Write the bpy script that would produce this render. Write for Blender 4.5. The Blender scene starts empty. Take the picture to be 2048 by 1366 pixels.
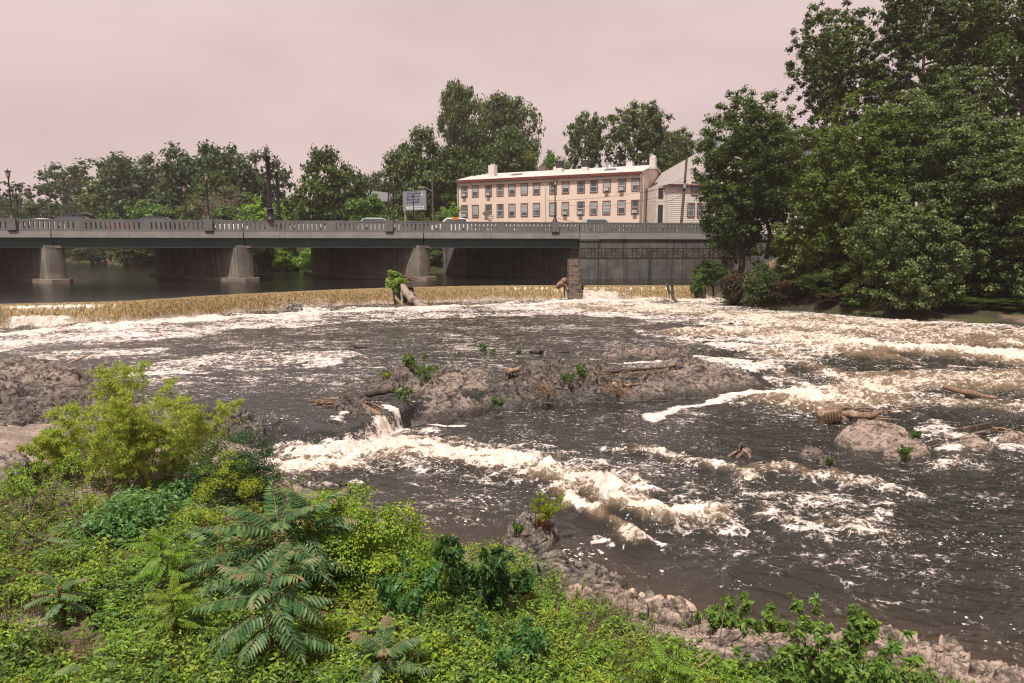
import bpy, math, random
import numpy as np
from mathutils import Vector, Matrix

SC = bpy.context.scene
COL = SC.collection
rad = math.radians

# ------------------------------------------------------------------ camera geometry (used to survey the place)
F = 1365.0
TH = math.atan(188.0 / F)
S_, C_ = math.sin(TH), math.cos(TH)
CZ = 5.5            # eye height above the lower pool (z = 0)
Z_UP = 2.05         # river above the weir
Z_MID = 0.55        # pool below the weir
Z_LOW = 0.0         # pool below the rock ledge


def ray(px, py):
    u = (px - 1024.0) / F
    v = (683.0 - py) / F
    return np.array([u, C_ + S_ * v, -S_ + C_ * v])


def G(px, py, z):
    d = ray(px, py)
    t = (z - CZ) / d[2]
    return np.array([d[0] * t, d[1] * t, z])


def D(px, py, y):
    d = ray(px, py)
    t = y / d[1]
    return np.array([d[0] * t, y, CZ + d[2] * t])


def proj(p):
    """world points (N,3) -> survey pixels"""
    x, y, z = p[:, 0], p[:, 1], p[:, 2] - CZ
    fw = y * C_ - z * S_
    up = y * S_ + z * C_
    return 1024 + F * x / fw, 683 - F * up / fw


# ------------------------------------------------------------------ noise
def _h(a, seed):
    a = (a + np.uint32(seed) * np.uint32(2654435761)).astype(np.uint32)
    a ^= a >> np.uint32(16)
    a *= np.uint32(0x7feb352d)
    a ^= a >> np.uint32(15)
    a *= np.uint32(0x846ca68b)
    a ^= a >> np.uint32(16)
    return a


def gn3(x, y, z, seed=0):
    """gradient noise, about -1..1"""
    x, y, z = np.broadcast_arrays(np.asarray(x, float), np.asarray(y, float), np.asarray(z, float))
    xi, yi, zi = np.floor(x), np.floor(y), np.floor(z)
    fx, fy, fz = x - xi, y - yi, z - zi
    xi = xi.astype(np.int64)
    yi = yi.astype(np.int64)
    zi = zi.astype(np.int64)
    w = [t * t * t * (t * (t * 6 - 15) + 10) for t in (fx, fy, fz)]
    out = 0
    for dx in (0, 1):
        for dy in (0, 1):
            for dz in (0, 1):
                a = ((xi + dx) * 73856093 ^ (yi + dy) * 19349663 ^ (zi + dz) * 83492791) & 0xffffffff
                h = _h(a.astype(np.uint32), seed)
                gx = (h & np.uint32(1023)).astype(float) / 511.5 - 1
                gy = ((h >> np.uint32(10)) & np.uint32(1023)).astype(float) / 511.5 - 1
                gz = ((h >> np.uint32(20)) & np.uint32(1023)).astype(float) / 511.5 - 1
                d = gx * (fx - dx) + gy * (fy - dy) + gz * (fz - dz)
                out = out + d * (w[0] if dx else 1 - w[0]) * (w[1] if dy else 1 - w[1]) * (w[2] if dz else 1 - w[2])
    return out * 1.5


def gn2(x, y, seed=0):
    x, y = np.broadcast_arrays(np.asarray(x, float), np.asarray(y, float))
    xi, yi = np.floor(x), np.floor(y)
    fx, fy = x - xi, y - yi
    xi = xi.astype(np.int64)
    yi = yi.astype(np.int64)
    wx, wy = [t * t * t * (t * (t * 6 - 15) + 10) for t in (fx, fy)]
    out = 0
    for dx in (0, 1):
        for dy in (0, 1):
            a = ((xi + dx) * 73856093 ^ (yi + dy) * 19349663) & 0xffffffff
            h = _h(a.astype(np.uint32), seed)
            gx = (h & np.uint32(65535)).astype(float) / 32767.5 - 1
            gy = (h >> np.uint32(16)).astype(float) / 32767.5 - 1
            out = out + (gx * (fx - dx) + gy * (fy - dy)) * (wx if dx else 1 - wx) * (wy if dy else 1 - wy)
    return out * 1.6


def fbm2(x, y, seed=0, oct=4, gain=.5, ridge=False):
    o, a, n = 0, 1.0, 0
    for k in range(oct):
        v = gn2(x * 2 ** k + 13.7 * k, y * 2 ** k - 7.3 * k, seed + k)
        if ridge:
            v = 1 - 2 * np.abs(v)
        o = o + a * v
        n += a
        a *= gain
    return o / n


def fbm3(x, y, z, seed=0, oct=4, gain=.5, ridge=False):
    o, a, n = 0, 1.0, 0
    for k in range(oct):
        v = gn3(x * 2 ** k + 13.7 * k, y * 2 ** k - 7.3 * k, z * 2 ** k + 3.1 * k, seed + k)
        if ridge:
            v = 1 - 2 * np.abs(v)
        o = o + a * v
        n += a
        a *= gain
    return o / n


def voro2(x, y, seed=0):
    """cells: distance to the nearest and second nearest centre, three random numbers of the cell, offset from its centre"""
    x, y = np.broadcast_arrays(np.asarray(x, float), np.asarray(y, float))
    xi, yi = np.floor(x).astype(np.int64), np.floor(y).astype(np.int64)
    d1 = np.full(x.shape, 9.0)
    d2 = np.full(x.shape, 9.0)
    hs = np.zeros(x.shape, np.uint32)
    ox, oy = np.zeros(x.shape), np.zeros(x.shape)
    for i in (-1, 0, 1):
        for j in (-1, 0, 1):
            h = _h((((xi + i) * 73856093 ^ (yi + j) * 19349663) & 0xffffffff).astype(np.uint32), seed)
            cx = xi + i + (h & np.uint32(1023)).astype(float) / 1023
            cy = yi + j + ((h >> np.uint32(10)) & np.uint32(1023)).astype(float) / 1023
            d = np.hypot(x - cx, y - cy)
            nw = d < d1
            d2 = np.where(nw, d1, np.minimum(d2, d))
            hs = np.where(nw, h, hs)
            ox = np.where(nw, x - cx, ox)
            oy = np.where(nw, y - cy, oy)
            d1 = np.where(nw, d, d1)
    g = _h(hs, seed + 7)
    r1 = (g & np.uint32(1023)).astype(float) / 1023
    r2 = ((g >> np.uint32(10)) & np.uint32(1023)).astype(float) / 1023
    r3 = ((g >> np.uint32(20)) & np.uint32(1023)).astype(float) / 1023
    return d1, d2, r1, r2, r3, ox, oy


def plates(x, y, seed=0):
    """broken rock: tilted blocks with cracks between, about -1..1"""
    wx = x + .30 * gn2(x * 1.3, y * 1.3, seed + 31)
    wy = y + .30 * gn2(x * 1.3 + 9, y * 1.3, seed + 32)
    d1, d2, r1, r2, r3, ox, oy = voro2(wx, wy, seed)
    return (r1 - .5) * .9 + (r2 - .5) * 1.5 * ox + (r3 - .5) * 1.5 * oy - .55 * np.clip(1 - (d2 - d1) / .10, 0, 1)


def sstep(a, b, x):
    t = np.clip((x - a) / (b - a), 0, 1)
    return t * t * (3 - 2 * t)


def seg_dist(px, py, poly, closed=False):
    """distance of points to a polyline, and position along it 0..n"""
    poly = np.asarray(poly, float)[:, :2]
    n = len(poly)
    best = np.full(np.shape(px), 1e9)
    for i in range(n if closed else n - 1):
        a, b = poly[i], poly[(i + 1) % n]
        d = b - a
        L = max(1e-9, d @ d)
        t = np.clip(((px - a[0]) * d[0] + (py - a[1]) * d[1]) / L, 0, 1)
        q = (px - a[0] - t * d[0]) ** 2 + (py - a[1] - t * d[1]) ** 2
        best = np.minimum(best, q)
    return np.sqrt(best)


def inside(px, py, poly):
    poly = np.asarray(poly, float)[:, :2]
    n = len(poly)
    c = np.zeros(np.shape(px), bool)
    j = n - 1
    for i in range(n):
        xi, yi = poly[i]
        xj, yj = poly[j]
        if yi != yj:
            c ^= ((yi > py) != (yj > py)) & (px < (xj - xi) * (py - yi) / (yj - yi) + xi)
        j = i
    return c


def smooth_line(pts, n):
    """Catmull-Rom through pts, n samples"""
    P = np.asarray(pts, float)
    P = np.vstack([2 * P[0] - P[1], P, 2 * P[-1] - P[-2]])
    m = len(P) - 3
    t = np.linspace(0, m, n)
    i = np.minimum(t.astype(int), m - 1)
    f = (t - i)[:, None]
    p0, p1, p2, p3 = P[i], P[i + 1], P[i + 2], P[i + 3]
    return .5 * (2 * p1 + (p2 - p0) * f + (2 * p0 - 5 * p1 + 4 * p2 - p3) * f ** 2 + (3 * p1 - p0 - 3 * p2 + p3) * f ** 3)


# ------------------------------------------------------------------ mesh building
def link(name, me, parent=None):
    o = bpy.data.objects.new(name, me)
    COL.objects.link(o)
    if parent is not None:
        o.parent = parent
    return o


def mesh_np(name, V, quads=None, tris=None, mats=None, smooth=False, attrs=None, mi=None):
    me = bpy.data.meshes.new(name)
    V = np.asarray(V, np.float32)
    q = np.zeros((0, 4), np.int32) if quads is None or len(quads) == 0 else np.asarray(quads, np.int32)
    t = np.zeros((0, 3), np.int32) if tris is None or len(tris) == 0 else np.asarray(tris, np.int32)
    me.vertices.add(len(V))
    me.vertices.foreach_set('co', V.ravel())
    nl = q.size + t.size
    me.loops.add(nl)
    me.loops.foreach_set('vertex_index', np.concatenate([q.ravel(), t.ravel()]))
    me.polygons.add(len(q) + len(t))
    st = np.concatenate([np.arange(len(q)) * 4, q.size + np.arange(len(t)) * 3]).astype(np.int32)
    me.polygons.foreach_set('loop_start', st)
    me.polygons.foreach_set('use_smooth', np.full(len(q) + len(t), bool(smooth)))
    if mi is not None:
        me.polygons.foreach_set('material_index', np.asarray(mi, np.int32))
    for k, a in (attrs or {}).items():
        at = me.attributes.new(k, 'FLOAT', 'POINT')
        at.data.foreach_set('value', np.asarray(a, np.float32))
    me.update(calc_edges=True)
    me.validate()
    for m in (mats or []):
        me.materials.append(m)
    return me


class MB:
    def __init__(self):
        self.V, self.Q, self.T, self.A = [], [], [], []
        self.n = 0

    def add(self, V, quads=None, tris=None, tint=.5):
        V = np.asarray(V, float).reshape(-1, 3)
        if quads is not None and len(quads):
            self.Q.append(np.asarray(quads, int).reshape(-1, 4) + self.n)
        if tris is not None and len(tris):
            self.T.append(np.asarray(tris, int).reshape(-1, 3) + self.n)
        self.V.append(V)
        self.A.append(np.broadcast_to(np.asarray(tint, float), (len(V),)))
        self.n += len(V)
        return self

    def obox(self, c, ux, uy, uz, tint=.5):
        c, ux, uy, uz = [np.asarray(a, float) for a in (c, ux, uy, uz)]
        V = [c + a * ux + b * uy + d * uz for d in (-1, 1) for b in (-1, 1) for a in (-1, 1)]
        Q = [(0, 2, 3, 1), (4, 5, 7, 6), (0, 1, 5, 4), (2, 6, 7, 3), (0, 4, 6, 2), (1, 3, 7, 5)]
        if np.dot(np.cross(ux, uy), uz) < 0:
            Q = [q[::-1] for q in Q]
        return self.add(V, Q, tint=tint)

    def box(self, lo, hi, tint=.5):
        lo, hi = np.asarray(lo, float), np.asarray(hi, float)
        h = (hi - lo) / 2
        return self.obox((lo + hi) / 2, (h[0], 0, 0), (0, h[1], 0), (0, 0, h[2]), tint)

    def bar(self, a, b, w, h, tint=.5, up=(0, 0, 1)):
        a, b = np.asarray(a, float), np.asarray(b, float)
        d = b - a
        L = np.linalg.norm(d)
        d = d / L
        s = np.cross(d, up)
        if np.linalg.norm(s) < 1e-6:
            s = np.array([1., 0, 0])
        s = s / np.linalg.norm(s)
        u = np.cross(s, d)
        return self.obox((a + b) / 2, d * L / 2, s * w / 2, u * h / 2, tint)

    def tube(self, P, R, n=8, caps=True, tint=.5, rough=0., seed=0):
        P = np.asarray(P, float)
        m = len(P)
        R = np.broadcast_to(np.asarray(R, float), (m,))
        Tn = np.gradient(P, axis=0)
        Tn /= np.linalg.norm(Tn, axis=1)[:, None] + 1e-12
        ref = np.array([0.0, 0, 1]) if abs(Tn[0][2]) < .9 else np.array([1.0, 0, 0])
        U = np.cross(Tn, ref)
        U /= np.linalg.norm(U, axis=1)[:, None] + 1e-12
        W = np.cross(Tn, U)
        a = np.arange(n) * 2 * math.pi / n
        rr = R[:, None] * np.ones((m, n))
        if rough:
            rr = rr * (1 + rough * gn3(np.arange(m)[:, None] * .45 + seed * 7.1, np.cos(a)[None] * 1.6 + 3, np.sin(a)[None] * 1.6 + seed, seed))
        V = P[:, None, :] + rr[:, :, None] * (np.cos(a)[None, :, None] * U[:, None] + np.sin(a)[None, :, None] * W[:, None])
        V = V.reshape(-1, 3)
        i = np.arange(m - 1)[:, None] * n
        j = np.arange(n)[None]
        k = (j + 1) % n
        Q = np.stack([i + j, i + k, i + n + k, i + n + j], -1).reshape(-1, 4)
        T = []
        if caps:
            V = np.vstack([V, P[:1], P[-1:]])
            for b in range(n):
                T.append((m * n, (b + 1) % n, b))
                T.append((m * n + 1, (m - 1) * n + b, (m - 1) * n + (b + 1) % n))
        return self.add(V, Q, T, tint=tint)

    def lathe(self, c, prof, n=16, tint=.5):
        """prof: (r, z) list; upright"""
        c = np.asarray(c, float)
        a = np.arange(n) * 2 * math.pi / n
        V = np.array([[c[0] + r * math.cos(t), c[1] + r * math.sin(t), c[2] + z] for r, z in prof for t in a])
        m = len(prof)
        Q = [(i * n + j, i * n + (j + 1) % n, (i + 1) * n + (j + 1) % n, (i + 1) * n + j) for i in range(m - 1) for j in range(n)]
        return self.add(V, Q, tint=tint)

    def prism(self, poly, z0, z1, tint=.5):
        """vertical prism over a convex-ish polygon (ccw)"""
        poly = np.asarray(poly, float)[:, :2]
        n = len(poly)
        V = np.vstack([np.c_[poly, np.full(n, z0)], np.c_[poly, np.full(n, z1)]])
        Q = [(i, (i + 1) % n, n + (i + 1) % n, n + i) for i in range(n)]
        T = [(n, n + i, n + i + 1) for i in range(1, n - 1)] + [(0, i + 1, i) for i in range(1, n - 1)]
        return self.add(V, Q, T, tint=tint)

    def leaves(self, c, ax, nr, L, W, tint):
        """flat rhombic leaves, centre c"""
        s = np.cross(ax, nr)
        s /= np.linalg.norm(s, axis=1)[:, None] + 1e-9
        L = np.asarray(L)[:, None]
        W = np.asarray(W)[:, None]
        n = len(c)
        V = np.stack([c - ax * L * .5, c + s * W * .5 - ax * L * .06, c + ax * L * .5, c - s * W * .5 - ax * L * .06], 1)
        Q = np.arange(n * 4).reshape(n, 4)
        return self.add(V.reshape(-1, 3), Q, tint=np.repeat(tint, 4))

    def leaves6(self, c, ax, nr, L, W, tint, fold=.22, droop=.18):
        """leaves folded on the midrib with a drooping tip; c is the leaf base"""
        s = np.cross(ax, nr)
        s /= np.linalg.norm(s, axis=1)[:, None] + 1e-9
        nr = np.cross(s, ax)
        L = np.asarray(L)[:, None]
        W = np.asarray(W)[:, None]
        n = len(c)
        f = nr * W * fold
        V = np.stack([c,
                      c + ax * L * .28 + s * W * .5 + f, c + ax * L * .66 + s * W * .36 + f * .7 - nr * L * droop * .4,
                      c + ax * L - nr * L * droop,
                      c + ax * L * .66 - s * W * .36 + f * .7 - nr * L * droop * .4, c + ax * L * .28 - s * W * .5 + f], 1)
        b = np.arange(n)[:, None] * 6
        Q = np.concatenate([b + np.array([[0, 1, 2, 3]]), b + np.array([[0, 3, 4, 5]])])
        return self.add(V.reshape(-1, 3), Q, tint=np.repeat(tint, 6))

    def build(self, name, m, parent=None, smooth=False):
        V = np.vstack(self.V)
        Q = np.vstack(self.Q) if self.Q else None
        T = np.vstack(self.T) if self.T else None
        me = mesh_np(name, V, Q, T, m if isinstance(m, (list, tuple)) else [m], smooth, {'tint': np.concatenate(self.A)})
        return link(name, me, parent)


def tag(o, label=None, cat=None, group=None, kind=None):
    if label:
        o['label'] = label
    if cat:
        o['category'] = cat
    if group:
        o['group'] = group
    if kind:
        o['kind'] = kind
    return o


def thing(name, label, cat, loc=(0, 0, 0), rz=0, group=None):
    o = bpy.data.objects.new(name, None)
    COL.objects.link(o)
    o.location = [float(a) for a in loc]
    o.rotation_euler = (0, 0, rz)
    o.empty_display_size = .2
    return tag(o, label, cat, group)


def copy_tree(o, parent=None):
    c = o.copy()
    COL.objects.link(c)
    if parent is not None:
        c.parent = parent
    for ch in list(o.children):
        copy_tree(ch, c)
    return c


# ------------------------------------------------------------------ materials
class N:
    """tiny node helper"""

    def __init__(self, name):
        self.m = bpy.data.materials.new(name)
        self.m.use_nodes = True
        self.t = self.m.node_tree
        self.t.nodes.clear()

    def n(self, typ, **kw):
        nd = self.t.nodes.new('ShaderNode' + typ)
        for k, v in kw.items():
            if k.startswith('i_'):
                key = k[2:]
                key = int(key) if key.isdigit() else key.replace('_', ' ')
                nd.inputs[key].default_value = v
            else:
                setattr(nd, k, v)
        return nd

    def l(self, a, b):
        self.t.links.new(a, b)

    def coords(self, scale=(1, 1, 1), rot=(0, 0, 0)):
        tc = self.n('TexCoord')
        mp = self.n('Mapping')
        mp.inputs['Scale'].default_value = scale if hasattr(scale, '__len__') else (scale,) * 3
        mp.inputs['Rotation'].default_value = rot
        self.l(tc.outputs['Object'], mp.inputs['Vector'])
        return mp.outputs['Vector']

    def noise(self, scale=(1, 1, 1), detail=5, rough=.55, dist=0.):
        nz = self.n('TexNoise')
        nz.inputs['Scale'].default_value = 1
        nz.inputs['Detail'].default_value = detail
        nz.inputs['Roughness'].default_value = rough
        nz.inputs['Distortion'].default_value = dist
        self.l(self.coords(scale), nz.inputs['Vector'])
        return nz.outputs['Fac']

    def ramp(self, v, lo, hi):
        r = self.n('MapRange', interpolation_type='SMOOTHSTEP')
        self.l(v, r.inputs['Value'])
        r.inputs['From Min'].default_value = lo
        r.inputs['From Max'].default_value = hi
        return r.outputs['Result']

    def mix(self, f, a, b, mode='MIX'):
        x = self.n('Mix', data_type='RGBA', blend_type=mode)
        for s, v in ((0, f), (6, a), (7, b)):
            if hasattr(v, 'links'):
                self.l(v, x.inputs[s])
            elif s == 0:
                x.inputs[0].default_value = v
            else:
                x.inputs[s].default_value = (*v, 1) if len(v) == 3 else v
        return x.outputs[2]

    def math(self, op, a, b=None, c=None):
        x = self.n('Math', operation=op)
        for i, v in enumerate((a, b, c)):
            if v is None:
                continue
            if hasattr(v, 'links'):
                self.l(v, x.inputs[i])
            else:
                x.inputs[i].default_value = v
        return x.outputs[0]

    def attr(self, name):
        a = self.n('Attribute', attribute_name=name)
        return a.outputs['Fac']

    def out(self, sh):
        o = self.n('OutputMaterial')
        self.l(sh, o.inputs['Surface'])
        return self.m


def mat(name, base, layers=(), rough=.75, spec=.3, metal=0., bump=None, tint=None, transl=0., trcol=None):
    k = N(name)
    if tint is not None:
        r = k.n('ValToRGB')
        k.l(k.attr('tint'), r.inputs['Fac'])
        e = r.color_ramp.elements
        e[0].color = (*tint[0], 1)
        e[1].color = (*tint[-1], 1)
        for i, c in enumerate(tint[1:-1]):
            x = e.new((i + 1) / (len(tint) - 1))
            x.color = (*c, 1)
        col = r.outputs['Color']
    else:
        rg = k.n('RGB')
        rg.outputs[0].default_value = (*base, 1)
        col = rg.outputs[0]
    for L in layers:
        c2, sc, lo, hi = L[:4]
        col = k.mix(k.ramp(k.noise(sc if hasattr(sc, '__len__') else (sc,) * 3, L[4] if len(L) > 4 else 5), lo, hi), col, c2)
    p = k.n('BsdfPrincipled')
    k.l(col, p.inputs['Base Color'])
    p.inputs['Roughness'].default_value = rough
    p.inputs['Metallic'].default_value = metal
    p.inputs['Specular IOR Level'].default_value = spec
    if bump:
        b = k.n('Bump')
        b.inputs['Strength'].default_value = bump[1]
        b.inputs['Distance'].default_value = bump[2]
        k.l(k.noise(bump[0] if hasattr(bump[0], '__len__') else (bump[0],) * 3, 8, .6), b.inputs['Height'])
        k.l(b.outputs['Normal'], p.inputs['Normal'])
    sh = p.outputs[0]
    if transl:
        t = k.n('BsdfTranslucent')
        if trcol:
            k.l(k.mix(1.0, col, trcol, 'MULTIPLY'), t.inputs['Color'])
        else:
            k.l(col, t.inputs['Color'])
        a = k.n('MixShader')
        a.inputs[0].default_value = transl
        k.l(sh, a.inputs[1])
        k.l(t.outputs[0], a.inputs[2])
        sh = a.outputs[0]
    return k.out(sh)
# ------------------------------------------------------------------ palette
MT = {}
GREENS = dict(
    maple=[(.018, .038, .008), (.055, .100, .020), (.150, .185, .038)],
    dark=[(.022, .040, .010), (.068, .106, .024), (.165, .200, .052)],
    far=[(.022, .044, .020), (.048, .084, .032), (.095, .130, .048)],
    mid=[(0.032, 0.074, 0.015), (0.081, 0.165, 0.032), (0.198, 0.290, 0.055)],
    bright=[(0.067, 0.141, 0.021), (0.175, 0.309, 0.035), (0.349, 0.457, 0.060)],
    lime=[(0.066, 0.121, 0.015), (0.209, 0.286, 0.026), (0.429, 0.451, 0.044)],
    silver=[(.030, .056, .018), (.092, .142, .044), (.290, .335, .150)],
    willow=[(.150, .225, .030), (.340, .430, .065), (.540, .560, .150)],
    broad=[(0.034, 0.106, 0.032), (0.086, 0.205, 0.055), (0.224, 0.330, 0.125)],
    sumac=[(0.016, 0.050, 0.018), (0.040, 0.110, 0.038), (0.151, 0.230, 0.084), (0.246, 0.179, 0.106)],
    deep=[(0.013, 0.037, 0.013), (0.033, 0.094, 0.025), (0.088, 0.169, 0.037)],
    river=[(.034, .058, .012), (.105, .155, .032), (.270, .320, .085)],
    rusty=[(.028, .022, .010), (.070, .050, .026), (.135, .085, .045)],
    vine=[(0.051, 0.101, 0.015), (0.166, 0.281, 0.029), (0.431, 0.460, 0.055)],
)
for k_, c_ in GREENS.items():
    MT[k_] = mat('leaf_' + k_, None, tint=c_, rough=.48, spec=.34, transl=.34, trcol=(1.5, 1.55, .7))
MT['grass'] = mat('grass_blades', None, tint=[(.05, .07, .015), (.13, .15, .03), (.27, .22, .09)], rough=.6, transl=.25)
MT['bark'] = mat('bark', (.075, .055, .042), [((.16, .125, .10), (5, 5, 1.6), .45, .7)], rough=.9, bump=((14, 14, 3), .8, .03))
MT['palebark'] = mat('pale_bark', (.26, .21, .165), [((.10, .075, .055), (3, 3, 1.2), .5, .66)], rough=.85, bump=((9, 9, 3), .6, .02))
MT['drift'] = mat('driftwood', (.20, .130, .085), [((.075, .048, .034), (9, 9, 9), .45, .7), ((.36, .26, .185), (2.5, 2.5, 2.5), .5, .7)], rough=.85, bump=((22, 22, 22), .9, .02))
MT['darkwood'] = mat('wet_wood', (.045, .032, .025), [((.13, .09, .065), 6, .5, .72)], rough=.55, bump=((20, 20, 20), .8, .02))
MT['twig'] = mat('dry_twig', (.19, .14, .105), [((.09, .06, .045), 5, .45, .65)], rough=.85)
MT['stem'] = mat('green_stem', (.10, .095, .035), [((.13, .07, .045), 4, .45, .65)], rough=.7)
MT['redstem'] = mat('red_stem', (.16, .055, .035), rough=.6)


def concrete(name, a, b, dark, streak=.5, bump=.25):
    k = N(name)
    g = k.n('NewGeometry')

    def nz(scale, detail, rough=.55):
        mp = k.n('Mapping')
        mp.inputs['Scale'].default_value = scale
        k.l(g.outputs['Position'], mp.inputs['Vector'])
        t = k.n('TexNoise')
        t.inputs['Scale'].default_value = 1
        t.inputs['Detail'].default_value = detail
        t.inputs['Roughness'].default_value = rough
        k.l(mp.outputs[0], t.inputs['Vector'])
        return t.outputs['Fac']
    c = k.mix(k.ramp(nz((.5, .5, .9), 6), .35, .65), a, b)
    c = k.mix(k.math('MULTIPLY', k.ramp(nz((2.2, 2.2, .10), 5, .62), .50, .72), streak), c, dark)
    c = k.mix(k.math('MULTIPLY', k.ramp(nz((6, 6, .5), 5, .62), .52, .74), streak * .6), c, dark)
    c = k.mix(k.math('MULTIPLY', k.ramp(nz((14, 14, 14), 5), .5, .75), .3), c, dark)
    p = k.n('BsdfPrincipled', i_Roughness=.88)
    p.inputs['Specular IOR Level'].default_value = .2
    k.l(c, p.inputs['Base Color'])
    bm = k.n('Bump')
    bm.inputs['Strength'].default_value = bump
    bm.inputs['Distance'].default_value = .006
    k.l(nz((9, 9, 9), 3), bm.inputs['Height'])
    k.l(bm.outputs[0], p.inputs['Normal'])
    return k.out(p.outputs[0])


MT['parapet'] = concrete('cast_concrete', (.165, .162, .156), (.135, .132, .127), (.07, .068, .066), .35)
MT['fascia'] = concrete('pale_fascia_concrete', (.260, .250, .238), (.215, .207, .197), (.13, .125, .117), .35)
MT['pier'] = concrete('stained_pier_concrete', (.23, .205, .175), (.15, .132, .115), (.035, .032, .03), .9, .4)
MT['wall'] = concrete('dark_stained_wall_concrete', (.150, .140, .130), (.095, .089, .083), (.020, .020, .020), .95, .4)
MT['footing'] = concrete('footing_concrete', (.24, .195, .16), (.17, .14, .115), (.07, .06, .05), .4, .4)
MT['steel_green'] = mat('green_girder_paint', (.030, .062, .058), [((.022, .042, .042), (.5, .5, 2), .4, .65)], rough=.55)
MT['black'] = mat('black_metal', (.012, .012, .015), rough=.45, spec=.4)
MT['rust'] = mat('rusty_steel', (.020, .012, .011), [((.045, .022, .017), 6, .5, .7)], rough=.8)
MT['asphalt'] = mat('asphalt', (.05, .05, .05), [((.075, .072, .07), 3, .4, .7)], rough=.9)
MT['stone'] = mat('old_stone', (.155, .12, .098), [((.06, .048, .042), (2.5, 2.5, 5), .45, .68), ((.25, .20, .165), 4, .58, .75)], rough=.9, bump=((7, 7, 16), .9, .05))
MT['lampglass'] = mat('frosted_lamp_glass', (.55, .52, .47), rough=.25, spec=.5)
MT['glass'] = mat('window_glass', (.045, .055, .065), [((.16, .185, .20), (.35, .35, .3), .42, .66)], rough=.10, spec=.6)
MT['sash'] = mat('white_sash', (.52, .50, .47), rough=.6)
MT['redtrim'] = mat('dark_red_trim', (.125, .032, .026), [((.19, .06, .05), 3, .5, .7)], rough=.6)
MT['whitepaint'] = mat('white_painted_brick', (.60, .56, .52), [((.40, .36, .33), (3, 3, 6), .5, .7)], rough=.85, bump=((10, 10, 22), .5, .02))
MT['blackpaint'] = mat('black_painted_brick', (.035, .033, .034), rough=.8, bump=((10, 10, 22), .5, .02))
MT['roofwhite'] = mat('pale_roof', (.50, .45, .42), [((.38, .34, .32), (.8, .8, .8), .45, .7)], rough=.8)
MT['roofgrey'] = mat('grey_shingle_roof', (.30, .265, .25), [((.20, .18, .175), (3, 3, 9), .45, .7)], rough=.9)
MT['roofdark'] = mat('far_grey_roof', (.16, .165, .175), [((.12, .125, .13), (2, 2, 2), .45, .7)], rough=.9)
MT['greenclad'] = mat('pale_green_wall', (.26, .34, .30), rough=.8)
MT['acunit'] = mat('air_conditioner_plastic', (.58, .55, .50), rough=.6)
MT['galv'] = mat('galvanised_steel', (.34, .33, .32), rough=.5, metal=.3)
MT['signback'] = mat('sign_back', (.14, .125, .10), rough=.6)
MT['signred'] = mat('sign_red', (.36, .012, .016), rough=.5)
MT['signwhite'] = mat('sign_white', (.70, .68, .66), rough=.5)
MT['billboard'] = mat('billboard_grey', (.20, .22, .255), [((.25, .27, .30), (.5, .5, .5), .4, .7)], rough=.6)
MT['billtext'] = mat('billboard_ink', (.022, .03, .05), rough=.6)
MT['billwhite'] = mat('billboard_white', (.62, .60, .60), rough=.6)
MT['billblue'] = mat('billboard_blue', (.02, .06, .22), rough=.5)
MT['billteal'] = mat('billboard_teal', (.03, .20, .32), rough=.5)
MT['rubber'] = mat('tyre', (.02, .02, .02), rough=.9)
MT['redplastic'] = mat('red_plastic', (.5, .03, .03), rough=.4)
MT['blackplastic'] = mat('black_plastic_bag', (.012, .012, .014), rough=.25, spec=.5)
MT['board'] = mat('pale_board', (.52, .36, .22), rough=.7)


def siding(name, a, b, pitch, depth=.03):
    """horizontal boards: each board a saw-tooth in relief"""
    k = N(name)
    c = k.mix(k.ramp(k.noise((.35, .35, .5), 5), .35, .7), a, b)
    c = k.mix(k.math('MULTIPLY', k.ramp(k.noise((1.6, 1.6, .22), 5, .6), .54, .74), .22), c, tuple(.6 * q for q in b))
    tc = k.n('TexCoord')
    sx = k.n('SeparateXYZ')
    k.l(tc.outputs['Object'], sx.inputs[0])
    fr = k.math('FRACT', k.math('DIVIDE', sx.outputs['Z'], pitch))
    p = k.n('BsdfPrincipled', i_Roughness=.7)
    p.inputs['Specular IOR Level'].default_value = .25
    if not depth:
        k.l(c, p.inputs['Base Color'])
        return k.out(p.outputs[0])
    bm = k.n('Bump', invert=True)
    bm.inputs['Strength'].default_value = 1
    bm.inputs['Distance'].default_value = depth
    k.l(fr, bm.inputs['Height'])
    k.l(bm.outputs[0], p.inputs['Normal'])
    k.l(c, p.inputs['Base Color'])
    return k.out(p.outputs[0])


MT['cream'] = siding('cream_siding', (.70, .56, .465), (.64, .51, .42), .16, 0)
MT['clap'] = siding('white_clapboard', (.66, .60, .53), (.56, .50, .44), .26, 0)


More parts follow.
